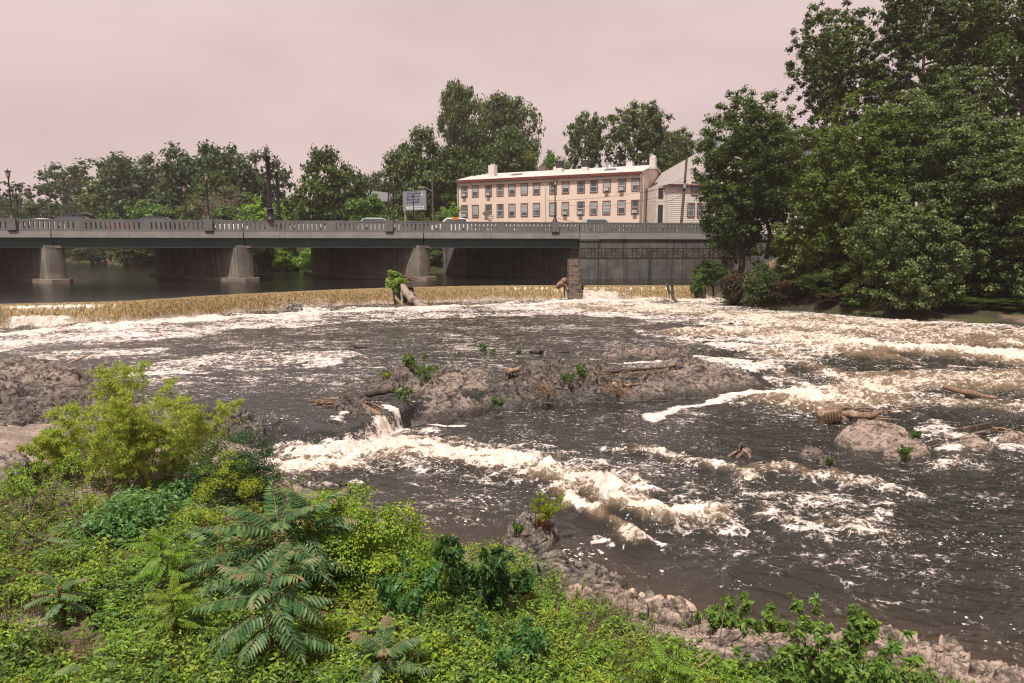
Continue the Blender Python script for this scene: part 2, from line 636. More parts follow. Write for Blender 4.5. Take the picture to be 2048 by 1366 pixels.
def rock_mat(name, dark, mid, light):
    """tint: 0 = wet waterline, 1 = dry; cracks and crusts by noise"""
    k = N(name)
    n1 = k.noise((1.1, 1.1, 1.6), 7, .62)
    n2 = k.noise((6, 6, 9), 7, .65)
    c = k.mix(k.ramp(n1, .36, .66), mid, light)
    c = k.mix(k.ramp(n2, .47, .62), c, dark)
    c = k.mix(k.math('MULTIPLY', k.ramp(k.noise((2.2, 2.2, 5), 8, .7, 1.2), .53, .62), .85), c, tuple(.55 * q for q in dark))
    c = k.mix(k.math('MULTIPLY', k.ramp(k.noise((3.1, 3.1, 3.1), 5, .6), .56, .72), .6), c, tuple(min(1, 1.35 * q) for q in light))
    c = k.mix(k.math('MULTIPLY', k.ramp(k.noise((22, 22, 22), 5, .7), .48, .72), .6), c, dark)
    wet = k.math('SUBTRACT', 1.0, k.attr('tint'))
    c = k.mix(k.math('MULTIPLY', wet, .82), c, (.022, .018, .014))
    p = k.n('BsdfPrincipled')
    p.inputs['Specular IOR Level'].default_value = .35
    k.l(c, p.inputs['Base Color'])
    k.l(k.math('SUBTRACT', .85, k.math('MULTIPLY', wet, .5)), p.inputs['Roughness'])
    v = k.n('TexVoronoi', feature='DISTANCE_TO_EDGE')
    v.inputs['Scale'].default_value = 1
    k.l(k.coords((2.6, 2.6, 4.5)), v.inputs['Vector'])
    h = k.math('ADD', k.math('MULTIPLY', k.noise((7, 7, 11), 6, .60), .8), k.math('MULTIPLY', k.ramp(v.outputs['Distance'], 0, .12), .25))
    bm = k.n('Bump')
    bm.inputs['Strength'].default_value = 1
    bm.inputs['Distance'].default_value = .055
    k.l(h, bm.inputs['Height'])
    k.l(bm.outputs[0], p.inputs['Normal'])
    return k.out(p.outputs[0])


MT['rock'] = rock_mat('brown_rock', (.034, .028, .025), (.150, .121, .104), (.290, .228, .190))
MT['rockdark'] = rock_mat('dark_rock', (.022, .019, .017), (.088, .073, .064), (.190, .152, .130))
MT['rockpale'] = rock_mat('pale_rock', (.075, .058, .048), (.255, .195, .160), (.400, .306, .250))
MT['stonepale'] = mat('tan_stone', (.40, .30, .235), [((.24, .18, .145), 5, .45, .68), ((.50, .39, .31), 3, .52, .72), ((.13, .10, .08), 26, .58, .74)], rough=.85, bump=(16, .6, .02))
MT['rockgrey'] = rock_mat('grey_rock', (.055, .048, .044), (.150, .128, .112), (.270, .220, .185))


def bank_mat():
    """tint 0 = bare soil and litter, 1 = rock"""
    k = N('bank_soil_and_rock')
    soil = k.mix(k.ramp(k.noise((3, 3, 3), 7, .65), .35, .68), (.050, .034, .024), (.150, .098, .070))
    soil = k.mix(k.ramp(k.noise((30, 30, 30), 5, .7), .55, .72), soil, (.24, .17, .125))
    soil = k.mix(k.math('MULTIPLY', k.ramp(k.noise((1.2, 1.2, 1.2), 4), .5, .7), .6), soil, (.050, .062, .018))
    rk = k.mix(k.ramp(k.noise((1.6, 1.6, 2), 7, .62), .36, .66), (.190, .152, .130), (.340, .262, .215))
    rk = k.mix(k.ramp(k.noise((9, 9, 12), 7, .68), .50, .68), rk, (.055, .042, .036))
    c = k.mix(k.ramp(k.math('ADD', k.attr('tint'), k.math('MULTIPLY', k.math('SUBTRACT', k.noise((2.5, 2.5, 2.5), 6), .5), .9)), .35, .65), soil, rk)
    c = k.mix(k.math('MULTIPLY', k.attr('wet'), .8), c, (.024, .019, .014))
    p = k.n('BsdfPrincipled', i_Roughness=.85)
    p.inputs['Specular IOR Level'].default_value = .25
    k.l(c, p.inputs['Base Color'])
    bm = k.n('Bump')
    bm.inputs['Strength'].default_value = 1
    bm.inputs['Distance'].default_value = .03
    k.l(k.noise((14, 14, 20), 5, .60), bm.inputs['Height'])
    k.l(bm.outputs[0], p.inputs['Normal'])
    return k.out(p.outputs[0])


MT['bank'] = bank_mat()
MT['farland'] = mat('far_ground', (.026, .024, .012), [((.045, .050, .016), (.4, .4, .4), .42, .62), ((.15, .10, .07), (.25, .25, .25), .56, .66)], rough=.95)


def water_mat(name, foamy=True):
    k = N(name)
    base = (.0190, .0190, .0165)
    p = k.n('BsdfPrincipled')
    p.inputs['IOR'].default_value = 1.33
    bm = k.n('Bump')
    bm.inputs['Strength'].default_value = 1.0
    bm.inputs['Distance'].default_value = .035 if foamy else .035
    h = k.math('ADD', k.noise((2.6, 3.4, 3), 6, .60, .4), k.math('MULTIPLY', k.noise((9, 12, 9), 4, .6), .22))
    k.l(h, bm.inputs['Height'])
    k.l(bm.outputs[0], p.inputs['Normal'])
    if not foamy:
        p.inputs['Base Color'].default_value = (.012, .012, .011, 1)
        p.inputs['Roughness'].default_value = .12
        return k.out(p.outputs[0])
    a = k.attr('foam')
    aer = k.attr('aer')
    sh = k.attr('shal')
    c = k.mix(k.math('MULTIPLY', aer, .75), base, (.17, .12, .07))
    c = k.mix(sh, c, (.062, .042, .028))
    # lacy foam: fbm + voronoi web, thresholded by how foamy the place is
    web = k.n('TexVoronoi', feature='DISTANCE_TO_EDGE')
    web.inputs['Scale'].default_value = 1
    mp = k.n('Mix', data_type='VECTOR')
    mp.inputs[0].default_value = .22
    nz = k.n('TexNoise', noise_dimensions='3D')
    nz.inputs['Scale'].default_value = 1
    nz.inputs['Detail'].default_value = 4
    k.l(k.coords((1.6, 1.6, 1.6)), nz.inputs['Vector'])
    k.l(k.coords((2.4, 3.0, 2.6)), mp.inputs[4])
    sc = k.n('VectorMath', operation='SCALE')
    sc.inputs['Scale'].default_value = 9
    k.l(nz.outputs['Color'], sc.inputs[0])
    k.l(sc.outputs[0], mp.inputs[5])
    k.l(mp.outputs[1], web.inputs['Vector'])
    lace = k.math('SUBTRACT', 1.0, k.ramp(web.outputs['Distance'], .0, .24))
    web2 = k.n('TexVoronoi', feature='DISTANCE_TO_EDGE')
    web2.inputs['Scale'].default_value = 3.1
    k.l(mp.outputs[1], web2.inputs['Vector'])
    lace2 = k.math('SUBTRACT', 1.0, k.ramp(web2.outputs['Distance'], .0, .22))
    n1 = k.ramp(k.noise((1.1, 1.9, 1.2), 9, .70, .6), .30, .70)
    n2 = k.ramp(k.noise((6, 9, 6), 8, .72, .8), .28, .74)
    nn = k.math('ADD', k.math('ADD', k.math('MULTIPLY', n1, .34), k.math('MULTIPLY', lace2, .18)), k.math('ADD', k.math('MULTIPLY', n2, .30), k.math('MULTIPLY', lace, .18)))
    thr = k.math('SUBTRACT', 1.0, a)
    df = k.math('SUBTRACT', nn, thr)
    # floating flecks and bubbles
    fk = k.math('MULTIPLY', k.attr('fleck'), .17)
    fn = k.noise((8, 11.5, 8), 3, .62, .3)
    fl = k.ramp(k.math('ADD', fn, fk), .735, .775)
    fn2 = k.noise((19, 26, 19), 2, .5)
    fl = k.math('MAXIMUM', fl, k.ramp(k.math('ADD', fn2, fk), .785, .82))
    r = k.n('ValToRGB')
    k.l(k.ramp(df, -.26, .38), r.inputs['Fac'])
    el = r.color_ramp.elements
    el[0].position, el[0].color = .16, (0, 0, 0, 1)
    el[1].position, el[1].color = .92, (1, 1, 1, 1)
    for ps, v_ in ((.36, .10), (.54, .38), (.70, .74)):
        x_ = el.new(ps)
        x_.color = (v_, v_, v_, 1)
    cov = k.math('MAXIMUM', r.outputs['Color'], fl)
    foamc = k.mix(k.ramp(k.noise((4, 4, 4), 8, .65), .36, .62), (.44, .375, .33), (.72, .64, .595))
    foamc = k.mix(k.math('MULTIPLY', aer, .35), foamc, (.50, .39, .27))
    c = k.mix(cov, c, foamc)
    k.l(c, p.inputs['Base Color'])
    k.l(k.math('ADD', .09, k.math('MULTIPLY', k.math('MAXIMUM', cov, k.math('MULTIPLY', aer, .5)), .7)), p.inputs['Roughness'])
    return k.out(p.outputs[0])


MT['water'] = water_mat('river_water')
MT['upwater'] = water_mat('calm_river_water', False)


def fall_mat():
    k = N('falling_water')
    st = k.noise((8.5, 8.5, .10), 5, .62)
    st2 = k.noise((14, 14, .22), 4, .6)
    c = k.mix(k.ramp(st, .36, .62), (.085, .062, .028), (.270, .188, .078))
    c = k.mix(k.math('MULTIPLY', k.ramp(st2, .50, .70), k.math('ADD', .05, k.math('MULTIPLY', k.attr('tint'), .60))), c, (.66, .50, .29))
    c = k.mix(k.math('MULTIPLY', k.ramp(k.noise((11, 11, .25), 4, .6), .54, .66), k.math('MULTIPLY', k.attr('tint'), .75)), c, (.040, .032, .020))
    c = k.mix(k.attr('white'), c, (.58, .51, .46))
    c = k.mix(k.ramp(k.attr('tint'), .12, .0), c, (.075, .060, .040))
    p = k.n('BsdfPrincipled', i_Roughness=.25)
    p.inputs['IOR'].default_value = 1.33
    k.l(c, p.inputs['Base Color'])
    bm = k.n('Bump')
    bm.inputs['Strength'].default_value = .6
    bm.inputs['Distance'].default_value = .02
    k.l(k.math('ADD', st, k.math('MULTIPLY', st2, .6)), bm.inputs['Height'])
    k.l(bm.outputs[0], p.inputs['Normal'])
    return k.out(p.outputs[0])


MT['fall'] = fall_mat()
MT['foam'] = mat('white_foam', (.60, .53, .48), [((.44, .34, .25), 2.2, .42, .70), ((.22, .18, .13), 9, .58, .74)], rough=.8, bump=((9, 9, 9), 1, .08))
MT['spray'] = mat('spray_drops', (.62, .56, .51), rough=.6)

# ------------------------------------------------------------------ sky, sun, camera
SUN = Vector((-.17, -.40, .90)).normalized()
w = bpy.data.worlds.new('World')
SC.world = w
w.use_nodes = True
nt = w.node_tree
nt.nodes.clear()
sky = nt.nodes.new('ShaderNodeTexSky')
sky.sky_type = 'NISHITA'
sky.sun_disc = False
sky.sun_elevation = math.asin(SUN.z)
sky.sun_rotation = math.atan2(SUN.x, SUN.y)
sky.air_density = 1.5
sky.dust_density = 6
tc = nt.nodes.new('ShaderNodeTexCoord')
mp = nt.nodes.new('ShaderNodeMapping')
mp.inputs['Scale'].default_value = (1.3, 1.3, 4.2)
nz = nt.nodes.new('ShaderNodeTexNoise')
nz.inputs['Scale'].default_value = 2.0
nz.inputs['Detail'].default_value = 6
nz.inputs['Roughness'].default_value = .5
cr = nt.nodes.new('ShaderNodeValToRGB')
cr.color_ramp.elements[0].position = .34
cr.color_ramp.elements[1].position = .66
cr.color_ramp.elements[0].color = (.590, .450, .435, 1)
cr.color_ramp.elements[1].color = (.690, .530, .510, 1)
mul = nt.nodes.new('ShaderNodeMix')
mul.data_type = 'RGBA'
mul.blend_type = 'MULTIPLY'
mul.inputs[0].default_value = 1
mul.inputs[7].default_value = (10, 10, 10, 1)
mx = nt.nodes.new('ShaderNodeMix')
mx.data_type = 'RGBA'
mx.inputs[0].default_value = .93
bg = nt.nodes.new('ShaderNodeBackground')
bg.inputs['Strength'].default_value = .1
ow = nt.nodes.new('ShaderNodeOutputWorld')
L_ = nt.links.new
L_(tc.outputs['Generated'], mp.inputs['Vector'])
L_(mp.outputs[0], nz.inputs['Vector'])
L_(nz.outputs['Fac'], cr.inputs[0])
L_(cr.outputs[0], mul.inputs[6])
L_(sky.outputs[0], mx.inputs[6])
L_(mul.outputs[2], mx.inputs[7])
L_(mx.outputs[2], bg.inputs[0])
L_(bg.outputs[0], ow.inputs[0])

sl = bpy.data.lights.new('sun', 'SUN')
sl.energy = 4.9
sl.angle = rad(.8)
sl.color = (1.0, .93, .85)
so = bpy.data.objects.new('sun', sl)
COL.objects.link(so)
so.rotation_euler = SUN.to_track_quat('Z', 'Y').to_euler()

cam = bpy.data.cameras.new('camera')
cam.sensor_width = 36
cam.lens = 36 * F / 2048
cam.clip_start = .05
cam.clip_end = 3000
co = bpy.data.objects.new('camera', cam)
COL.objects.link(co)
co.location = (0, 0, CZ)
co.rotation_euler = (math.pi / 2 - TH, 0, 0)
SC.camera = co
SC.view_settings.view_transform = 'Standard'
SC.view_settings.look = 'None'
SC.view_settings.exposure = .30
SC.view_settings.gamma = 1
SC.cycles.use_denoising = True
SC.cycles.filter_width = 1.2
SC.cycles.sample_clamp_indirect = 2.5
SC.cycles.max_bounces = 6
SC.cycles.diffuse_bounces = 3
SC.cycles.glossy_bounces = 3
SC.cycles.transmission_bounces = 3
SC.cycles.caustics_reflective = False
SC.cycles.caustics_refractive = False
# ------------------------------------------------------------------ near bank
SHORE_PX = [(-420, 800, .55), (-200, 800, .55), (0, 800, .55), (120, 792, .55), (260, 790, .55), (330, 803, .55), (430, 836, .5), (520, 868, .4),
            (552, 905, .1), (562, 955, 0), (640, 990, 0), (760, 1035, 0), (850, 1095, 0), (960, 1122, 0), (1050, 1122, 0), (1130, 1152, 0),
            (1240, 1200, 0), (1330, 1222, 0), (1400, 1258, 0), (1480, 1278, 0), (1560, 1290, 0), (1690, 1300, 0), (1800, 1302, 0),
            (1880, 1335, 0), (2048, 1385, 0), (2400, 1500, 0)]
SHORE = np.array([G(*a) for a in SHORE_PX])
BANK = np.vstack([SHORE, [(14, 4, 0), (14, -6, 0), (-34, -6, 0), (-34, SHORE[0][1], 0)]])


def bank_d(x, y):
    d = seg_dist(x, y, SHORE)
    return np.where(inside(x, y, BANK), d, -d)


def bank_z(x, y):
    x = np.asarray(x, float)
    y = np.asarray(y, float)
    d = bank_d(x, y)
    dp = np.maximum(d, 0)
    z0 = .45 * sstep(-6, -11, x) * sstep(11, 16, y)
    dl = np.maximum(dp - 4.2 * sstep(-3.5, -5.5, x) * sstep(10.0, 13.0, y), 0)
    z = z0 + .32 * (1 - np.exp(-dp / .35)) + 2.7 * (1 - np.exp(-dl / 9.0))
    rocky = np.exp(-dp / 1.6)
    rk_ = np.maximum(sstep(2.6, 1.4, dp), sstep(-4.5, -6.5, x) * sstep(9.5, 12.5, y))
    rg = fbm2(x * .9, y * .9, 5, 4, .5) * .08 + fbm2(x * .35, y * .35, 9, 3) * .16 + rk_ * (.07 * plates(x * 1.5, y * 2.2, 61) + .016 * plates(x * 4.6, y * 6.0, 62))
    z = z + np.where(d > 0, rg * sstep(0, .5, dp), 0)
    return np.where(d > 0, z, z0 + d * .45 - .02)


def Gb(px, py):
    """the bank under a survey pixel"""
    z = 1.0
    for _ in range(12):
        p = G(px, py, z)
        z = .5 * z + .5 * float(bank_z(p[0], p[1]))
    return np.array([p[0], p[1], float(bank_z(p[0], p[1]))])


def on_bank(x, y):
    return np.array([x, y, float(bank_z(x, y))])


xs = np.arange(-24, 12.01, .06)
ys = np.arange(1.5, 23.0, .06)
X, Y = np.meshgrid(xs, ys)
Z = bank_z(X, Y)
dB = bank_d(X, Y)
rockness = np.clip(sstep(3.0, 1.2, np.maximum(dB, 0)) * 1.15 + .35 * fbm2(X * .5, Y * .5, 44, 3) - .1, 0, 1)
rockness = np.maximum(rockness, sstep(2, 5, X) * .55)
rockness = np.maximum(rockness, sstep(-4.5, -6.5, X) * sstep(9.5, 12.5, Y))
pt = Gb(60, 1240)
rockness = np.maximum(rockness, .9 * np.exp(-(((X - pt[0] + .1) / .55) ** 2 + ((Y - pt[1]) / .14) ** 2)))
wet = 1 - sstep(.02, .16, dB)
keep = (dB > -1.2)
nx_, ny_ = len(xs), len(ys)
idx = np.arange(nx_ * ny_).reshape(ny_, nx_)
q = np.stack([idx[:-1, :-1], idx[:-1, 1:], idx[1:, 1:], idx[1:, :-1]], -1).reshape(-1, 4)
q = q[keep.ravel()[q].any(1)]
us = np.unique(q)
rm = np.full(nx_ * ny_, -1)
rm[us] = np.arange(len(us))
me = mesh_np('near_bank', np.c_[X.ravel(), Y.ravel(), Z.ravel()][us], rm[q], mats=[MT['bank']], smooth=True,
             attrs={'tint': rockness.ravel()[us], 'wet': wet.ravel()[us]})
tag(link('near_bank', me), kind='structure')

# ------------------------------------------------------------------ weir line
WEIR_PX = [(-260, 621), (0, 609), (239, 603), (444, 590.5), (600, 583), (700, 578.5), (780, 576), (900, 573), (1000, 571.5), (1120, 571), (1250, 571), (1360, 571), (1445, 571), (1500, 571)]
WEIR = np.array([G(a, b, 2.02) for a, b in WEIR_PX])
WEIR = smooth_line(WEIR, 240)
WPX = proj(WEIR)[0]


def weir_at(px):
    """point on the crest and its downstream normal, by survey column"""
    p = np.array([np.interp(px, WPX, WEIR[:, i]) for i in range(3)])
    t = np.array([np.interp(px + 4, WPX, WEIR[:, i]) - np.interp(px - 4, WPX, WEIR[:, i]) for i in range(2)])
    t /= np.linalg.norm(t)
    return p, np.array([t[1], -t[0], 0.0])


# ------------------------------------------------------------------ the river below the weir
DROP_PX = [(-300, 800), (430, 832), (520, 864), (600, 876), (690, 880), (760, 852), (830, 815), (1000, 780), (1250, 760), (1500, 748), (1620, 735), (1800, 705), (2048, 690), (2400, 680)]
DROP = np.array([G(a, b, .5) for a, b in DROP_PX])
DROPW = np.array([.5, .5, .65, .95, 1.0, .6, .6, .8, .8, 1.0, 3.0, 6.0, 8.0, 8.0])


def level(x, y):
    ly = np.interp(x, DROP[:, 0], DROP[:, 1])
    wd = np.interp(x, DROP[:, 0], DROPW)
    return Z_LOW + (Z_MID - Z_LOW) * sstep(-1, 1, (y - ly) / wd)


# strokes of white water: survey polyline, level, width in metres, strength, wave height
ST = [
    ([(-200, 690), (0, 672), (200, 658), (450, 640), (640, 626), (800, 620), (1000, 613), (1200, 606), (1440, 604)], .55, 1.6, 1.0, .16),
    ([(-200, 705), (0, 690), (200, 675), (330, 668)], .55, 3.4, .72, .08),
    ([(-100, 735), (120, 715), (260, 705)], .55, 2.6, .55, .06),
    ([(250, 660), (450, 650), (640, 640), (900, 628), (1200, 620), (1400, 616)], .55, 3.2, .50, .10),
    ([(380, 735), (480, 720), (600, 722)], .55, 2.0, .40, .12),
    ([(1150, 615), (1350, 622), (1500, 636), (1700, 650), (2100, 676)], .55, 4.5, .50, .20),
    ([(1380, 672), (1500, 668), (1640, 690), (1720, 704)], .5, 1.5, .60, .30),
    ([(1550, 655), (1700, 668), (1900, 680), (2100, 690)], .5, 2.6, .52, .30),
    ([(1640, 702), (1700, 698), (1850, 702), (2060, 712)], .4, 1.3, .86, .34),
    ([(1480, 700), (1560, 716), (1640, 735), (1730, 752)], .4, 1.1, .62, .18),
    ([(1420, 735), (1540, 745), (1600, 760), (1660, 775)], .3, .9, .55, .15),
    ([(1600, 800), (1700, 788), (1800, 770), (1950, 765), (2060, 768)], .15, 1.6, .66, .26),
    ([(1690, 750), (1800, 752), (2060, 745)], .25, 1.2, .45, .2),
    ([(1640, 812), (1760, 808), (1900, 812), (2060, 808)], .1, 1.1, .48, .16),
    ([(1870, 850), (1900, 905), (1890, 945)], .0, .55, .62, .12),
    ([(2010, 880), (2060, 905)], .0, .6, .6, .1),
    ([(548, 918), (620, 922), (700, 914), (780, 892), (860, 868)], .0, .5, .98, .15),
    ([(565, 945), (680, 938), (800, 915), (930, 922), (1050, 940)], .0, .9, .84, .18),
    ([(548, 880), (566, 900), (585, 912)], .2, .28, .95, .10),
    ([(690, 850), (715, 872), (735, 886)], .3, .30, .85, .06),
    ([(770, 838), (800, 856), (825, 866)], .2, .35, .8, .06),
    ([(660, 912), (760, 900), (860, 898)], .0, .55, .9, .2),
    ([(900, 905), (1050, 925), (1150, 955), (1260, 985)], .0, .9, .66, .14),
    ([(1100, 955), (1150, 985), (1230, 1005), (1330, 1040), (1420, 1050)], .0, .42, .90, .26),
    ([(1130, 1000), (1200, 1040), (1260, 1085)], .0, .34, .80, .2),
    ([(1180, 1090), (1260, 1085), (1330, 1090)], .0, .22, .62, .07),
    ([(1240, 905), (1320, 912), (1400, 930), (1480, 965)], .0, .34, .72, .16),
    ([(1480, 950), (1560, 945), (1620, 960), (1760, 985)], .0, .45, .60, .16),
    ([(1530, 1035), (1600, 1058), (1700, 1060), (1770, 1075)], .0, .34, .66, .14),
    ([(1400, 1000), (1560, 1010), (1700, 1030)], .0, .8, .38, .1),
    ([(1290, 835), (1380, 815), (1460, 795), (1540, 790), (1600, 800), (1640, 806)], .0, .34, .98, .01),
    ([(1330, 828), (1420, 830)], .0, .6, .5, .02),
    ([(835, 850), (880, 852), (905, 850)], .0, .22, 1.0, .01),
    ([(960, 826), (1000, 822)], .0, .08, 1.0, .0),
    ([(1178, 1100), (1215, 1098)], .0, .10, 1.0, .0),
    ([(1196, 1108), (1206, 1112)], .0, .05, 1.0, .0),
    ([(1250, 728), (1330, 726)], .6, .28, 1.0, .0),
    ([(1910, 726), (1990, 728)], .3, .35, .7, .02),
    ([(560, 780), (620, 760), (700, 730)], .55, 1.4, .36, .05),
]
u_ = np.linspace(-330, 2380, 1000)
r_ = 4.2 * np.exp(np.linspace(0, math.log(64.5 / 4.2), 640))
U, R_ = np.meshgrid((u_ - 1024) / F, r_)
WX, WY = U * R_, R_.copy()
fx, fy = WX.ravel(), WY.ravel()
foam = np.zeros_like(fx)
amp = np.full_like(fx, .03)
ws_ = np.clip(fy * .028, .12, 1.3)
wf_ = 9.0 / np.clip(fy, 6, 60)
wx_ = fx + ws_ * (gn2(fx * wf_ * .8, np.log(fy) * 9, 71) + .55 * gn2(fx * wf_ * 2.3, np.log(fy) * 26, 72))
wy_ = fy + ws_ * 1.5 * (gn2(fx * wf_ * .8 + 40, np.log(fy) * 9, 73) + .55 * gn2(fx * wf_ * 2.3 + 9, np.log(fy) * 26, 74))
brk = fbm2(fx * wf_ * 1.1 + 17, np.log(fy) * 14, 75, 4, .6)
for pts, zz, wd, st, am in ST:
    P = np.array([G(a, b, zz) for a, b in pts])
    d = seg_dist(wx_, wy_, P)
    if am < .03:
        foam = np.maximum(foam, st * np.exp(-(d / wd) ** 2))
    else:
        f = .62 * np.exp(-(d / (wd * .9)) ** 2) + .38 * np.exp(-d / (wd * 1.25))
        foam = np.maximum(foam, st * .62 * f * np.clip(1 + .95 * brk, .25, 1.35))
    amp = np.maximum(amp, am * np.exp(-(d / (wd * 1.3)) ** 2))
lev = level(fx, fy)
# general speckle of foam over the pool below the weir
upper = sstep(.15, .5, lev)
near_c = sstep(30, 12, fy)
patch = fbm2(fx * .22, fy * .30, 21, 4)
foam = np.maximum(foam, np.clip(upper * (.37 + .26 * patch) * sstep(12, 26, fy), 0, 1))
foam = np.maximum(foam, np.clip((1 - upper) * (.22 + .22 * patch), 0, 1) * sstep(20, -2, fx + 8))
foam = np.maximum(foam, np.clip((1 - upper) * (.27 + .24 * patch), 0, 1))
# smooth tongue of the chute between the rocks
lipd = seg_dist(fx, fy, np.array([G(590, 872, .35), G(640, 884, .25), G(680, 884, .25)]))
foam *= 1 - .9 * np.exp(-(lipd / .6) ** 2)
amp = np.where(lipd < .7, amp * .4, amp)
# standing waves: crests across the current, broken by noise
rg = fbm2(fx * .55 + .2 * fy, fy * 1.1, 31, 4, .55, True)
rg2 = fbm2(fx * 1.7, fy * 2.6, 35, 3, .55, True)
rg3 = fbm2(fx * 3.4 + 3, fy * 4.6, 39, 3, .6, True)
h = amp * (1.15 * rg + .75 * rg2 + .40 * rg3 * sstep(34, 14, fy))
dia = .45 * fx + fy
h += .050 * fbm2(dia * 1.35 + .25 * gn2(fx * .7, fy * .7, 47), (fx - .4 * fy) * .38, 45, 3, .55, True) * sstep(40, 14, fy) * (1 - .6 * sstep(.2, .5, amp))
h += .020 * fbm2(dia * 3.8 + .5 * gn2(fx * 1.7, fy * 1.7, 48), (fx - .4 * fy) * 1.1, 46, 2, .5, True) * sstep(24, 9, fy)
h += .022 * fbm2(fx * 1.5 + .6 * fy, fy * 2.6, 41, 3) * sstep(60, 20, fy)
foam = np.clip(foam + np.where(amp > .05, .26 * rg + .26 * rg2 + .10 * rg3, 0) * np.clip(foam * 1.8, 0, 1), 0, 1)
# lumpy boil at the toe of the weir
P = WEIR + np.array([0, 0, 0])
dt = seg_dist(fx, fy, P)
toe = np.exp(-((dt - 1.0) / .9) ** 2)
h += toe * (.16 + .26 * np.clip(fbm2(fx * .5, fy * .5, 51, 2), -.3, 1) + .16 * fbm2(fx * 1.8, fy * 1.8, 52, 4))
pk = weir_at(578)
h += .75 * np.exp(-(((fx - pk[0][0] - pk[1][0] * 1.4) / 1.1) ** 2 + ((fy - pk[0][1] - pk[1][1] * 1.4) / .6) ** 2)) * (.6 + .5 * fbm2(fx * 2.5, fy * 2.5, 58, 4))
aer = np.clip(1.25 * sstep(.08, .22, amp) * (.45 + .5 * rg + .2 * rg2) * sstep(.1, .45, foam) + toe * .25, 0, 1)
db = bank_d(fx, fy)
shal = np.exp(-np.clip(-db, 0, 9) / .9) * sstep(-3.5, -1.5, fx) * .8 * sstep(.4, .1, lev)
rp = G(1900, 1290, 0)
shal = np.maximum(shal, .75 * np.exp(-(((fx - rp[0]) / .8) ** 2 + ((fy - rp[1]) / .55) ** 2)) * sstep(-.2, .3, fbm2(fx * 2, fy * 2, 90, 3)))
foam *= 1 - .7 * np.exp(-np.clip(-db, 0, 9) / .5) * sstep(-3, -1, fx)
for cpx, rr in (((1230, 1100), .55),):
    c = G(*cpx, 0)
fleck = np.clip(.10 + .60 * sstep(-.25, .5, fbm2(fx * .35 + 5, fy * .45, 63, 3)) + .3 * foam - .35 * shal, 0, 1)
fleck *= sstep(50, 26, fy) * .85 + .15
c = G(1150, 1120, 0)
fleck = np.maximum(fleck, np.exp(-(((fx - c[0]) / .7) ** 2 + ((fy - c[1]) / .35) ** 2)))
wz = lev + h
n0, n1 = WX.shape
idx = np.arange(n0 * n1).reshape(n0, n1)
q = np.stack([idx[:-1, :-1], idx[:-1, 1:], idx[1:, 1:], idx[1:, :-1]], -1).reshape(-1, 4)
me = mesh_np('river_water', np.c_[fx, fy, wz], q, mats=[MT['water']], smooth=True, attrs={'foam': foam, 'aer': aer, 'shal': shal, 'fleck': fleck})
tag(link('river_water', me), kind='structure')

# the calm river above the weir
cr_ = WEIR.copy()
ext = np.vstack([cr_[:1] + (-60, -14, 0), cr_, cr_[-1:] + (40, 2, 0)])
rows = [0, .35, 1.0, 2.5, 6, 14, 30, 60, 110, 200, 320]
V = []
for r in rows:
    a = ext.copy()
    a[:, 1] = a[:, 1] + r
    a[:, 0] = a[:, 0] - r * .35
    a[:, 2] = Z_UP - .05 * math.exp(-r / .4)
    V.append(a)
m_ = len(ext)
V = np.vstack(V)
idx = np.arange(len(V)).reshape(len(rows), m_)
q = np.stack([idx[:-1, :-1], idx[:-1, 1:], idx[1:, 1:], idx[1:, :-1]], -1).reshape(-1, 4)
tag(link('upper_river_water', mesh_np('upper_river_water', V, q, mats=[MT['upwater']], smooth=True)), kind='structure')

# the weir itself, and the sheets of water that fall over it
b = MB()
rowsV = []
for off, z in ((-1.2, -.4), (-1.2, 1.86), (-.12, 1.86), (-.02, 1.80), (.12, -.4)):
    nrm = np.array([weir_at(p)[1] for p in WPX])
    a = WEIR + nrm * off
    a[:, 2] = z
    rowsV.append(a)
V = np.vstack(rowsV)
k_ = len(WEIR)
idx = np.arange(len(V)).reshape(5, k_)
q = np.stack([idx[:-1, :-1], idx[1:, :-1], idx[1:, 1:], idx[:-1, 1:]], -1).reshape(-1, 4)
b.add(V, q)
o = b.build('weir', MT['rockdark'])
tag(o, 'dark low weir wall across the river behind the brown falling water', 'weir')


def fall(px0, px1, z1=.5, out=.75, white=0., thin=0., seed=1):
    n = max(12, int(abs(px1 - px0) * 1.1))
    ss = np.linspace(0, 1, 22)
    V, A, Wt = [], [], []
    for s in ss:
        for t in np.linspace(0, 1, n):
            p, nr = weir_at(px0 + (px1 - px0) * t)
            V.append(p + nr * (-.25 + (out + .25) * (s ** .75)) + np.array([0, 0, 2.04 - p[2] - (2.04 - z1) * max(0, (s - .12) / .88) ** 1.55]))
            A.append(s)
    V = np.array(V)
    A = np.array(A)
    par = V[:, 0]
    ridge = (.03 + .06 * A) * fbm2(par * 2.2 + seed, V[:, 2] * .12, 80, 4) * np.clip(A * 4, 0, 1)
    V[:, 1] += ridge * 1.2
    V[:, 2] += .03 * gn2(par * 1.3, A * 2, 84) * (1 - A)
    Wt = np.clip(white + sstep(.72, 1.05, A + .22 * fbm2(par * 1.6, V[:, 2] * 1.6, 83, 3)) * .8, 0, 1)
    idx = np.arange(len(V)).reshape(22, n)
    q = np.stack([idx[:-1, :-1], idx[1:, :-1], idx[1:, 1:], idx[:-1, 1:]], -1).reshape(-1, 4)
    me = mesh_np('waterfall', V, q, mats=[MT['fall']], smooth=True, attrs={'tint': A, 'white': Wt})
    return tag(link('waterfall', me), kind='structure')


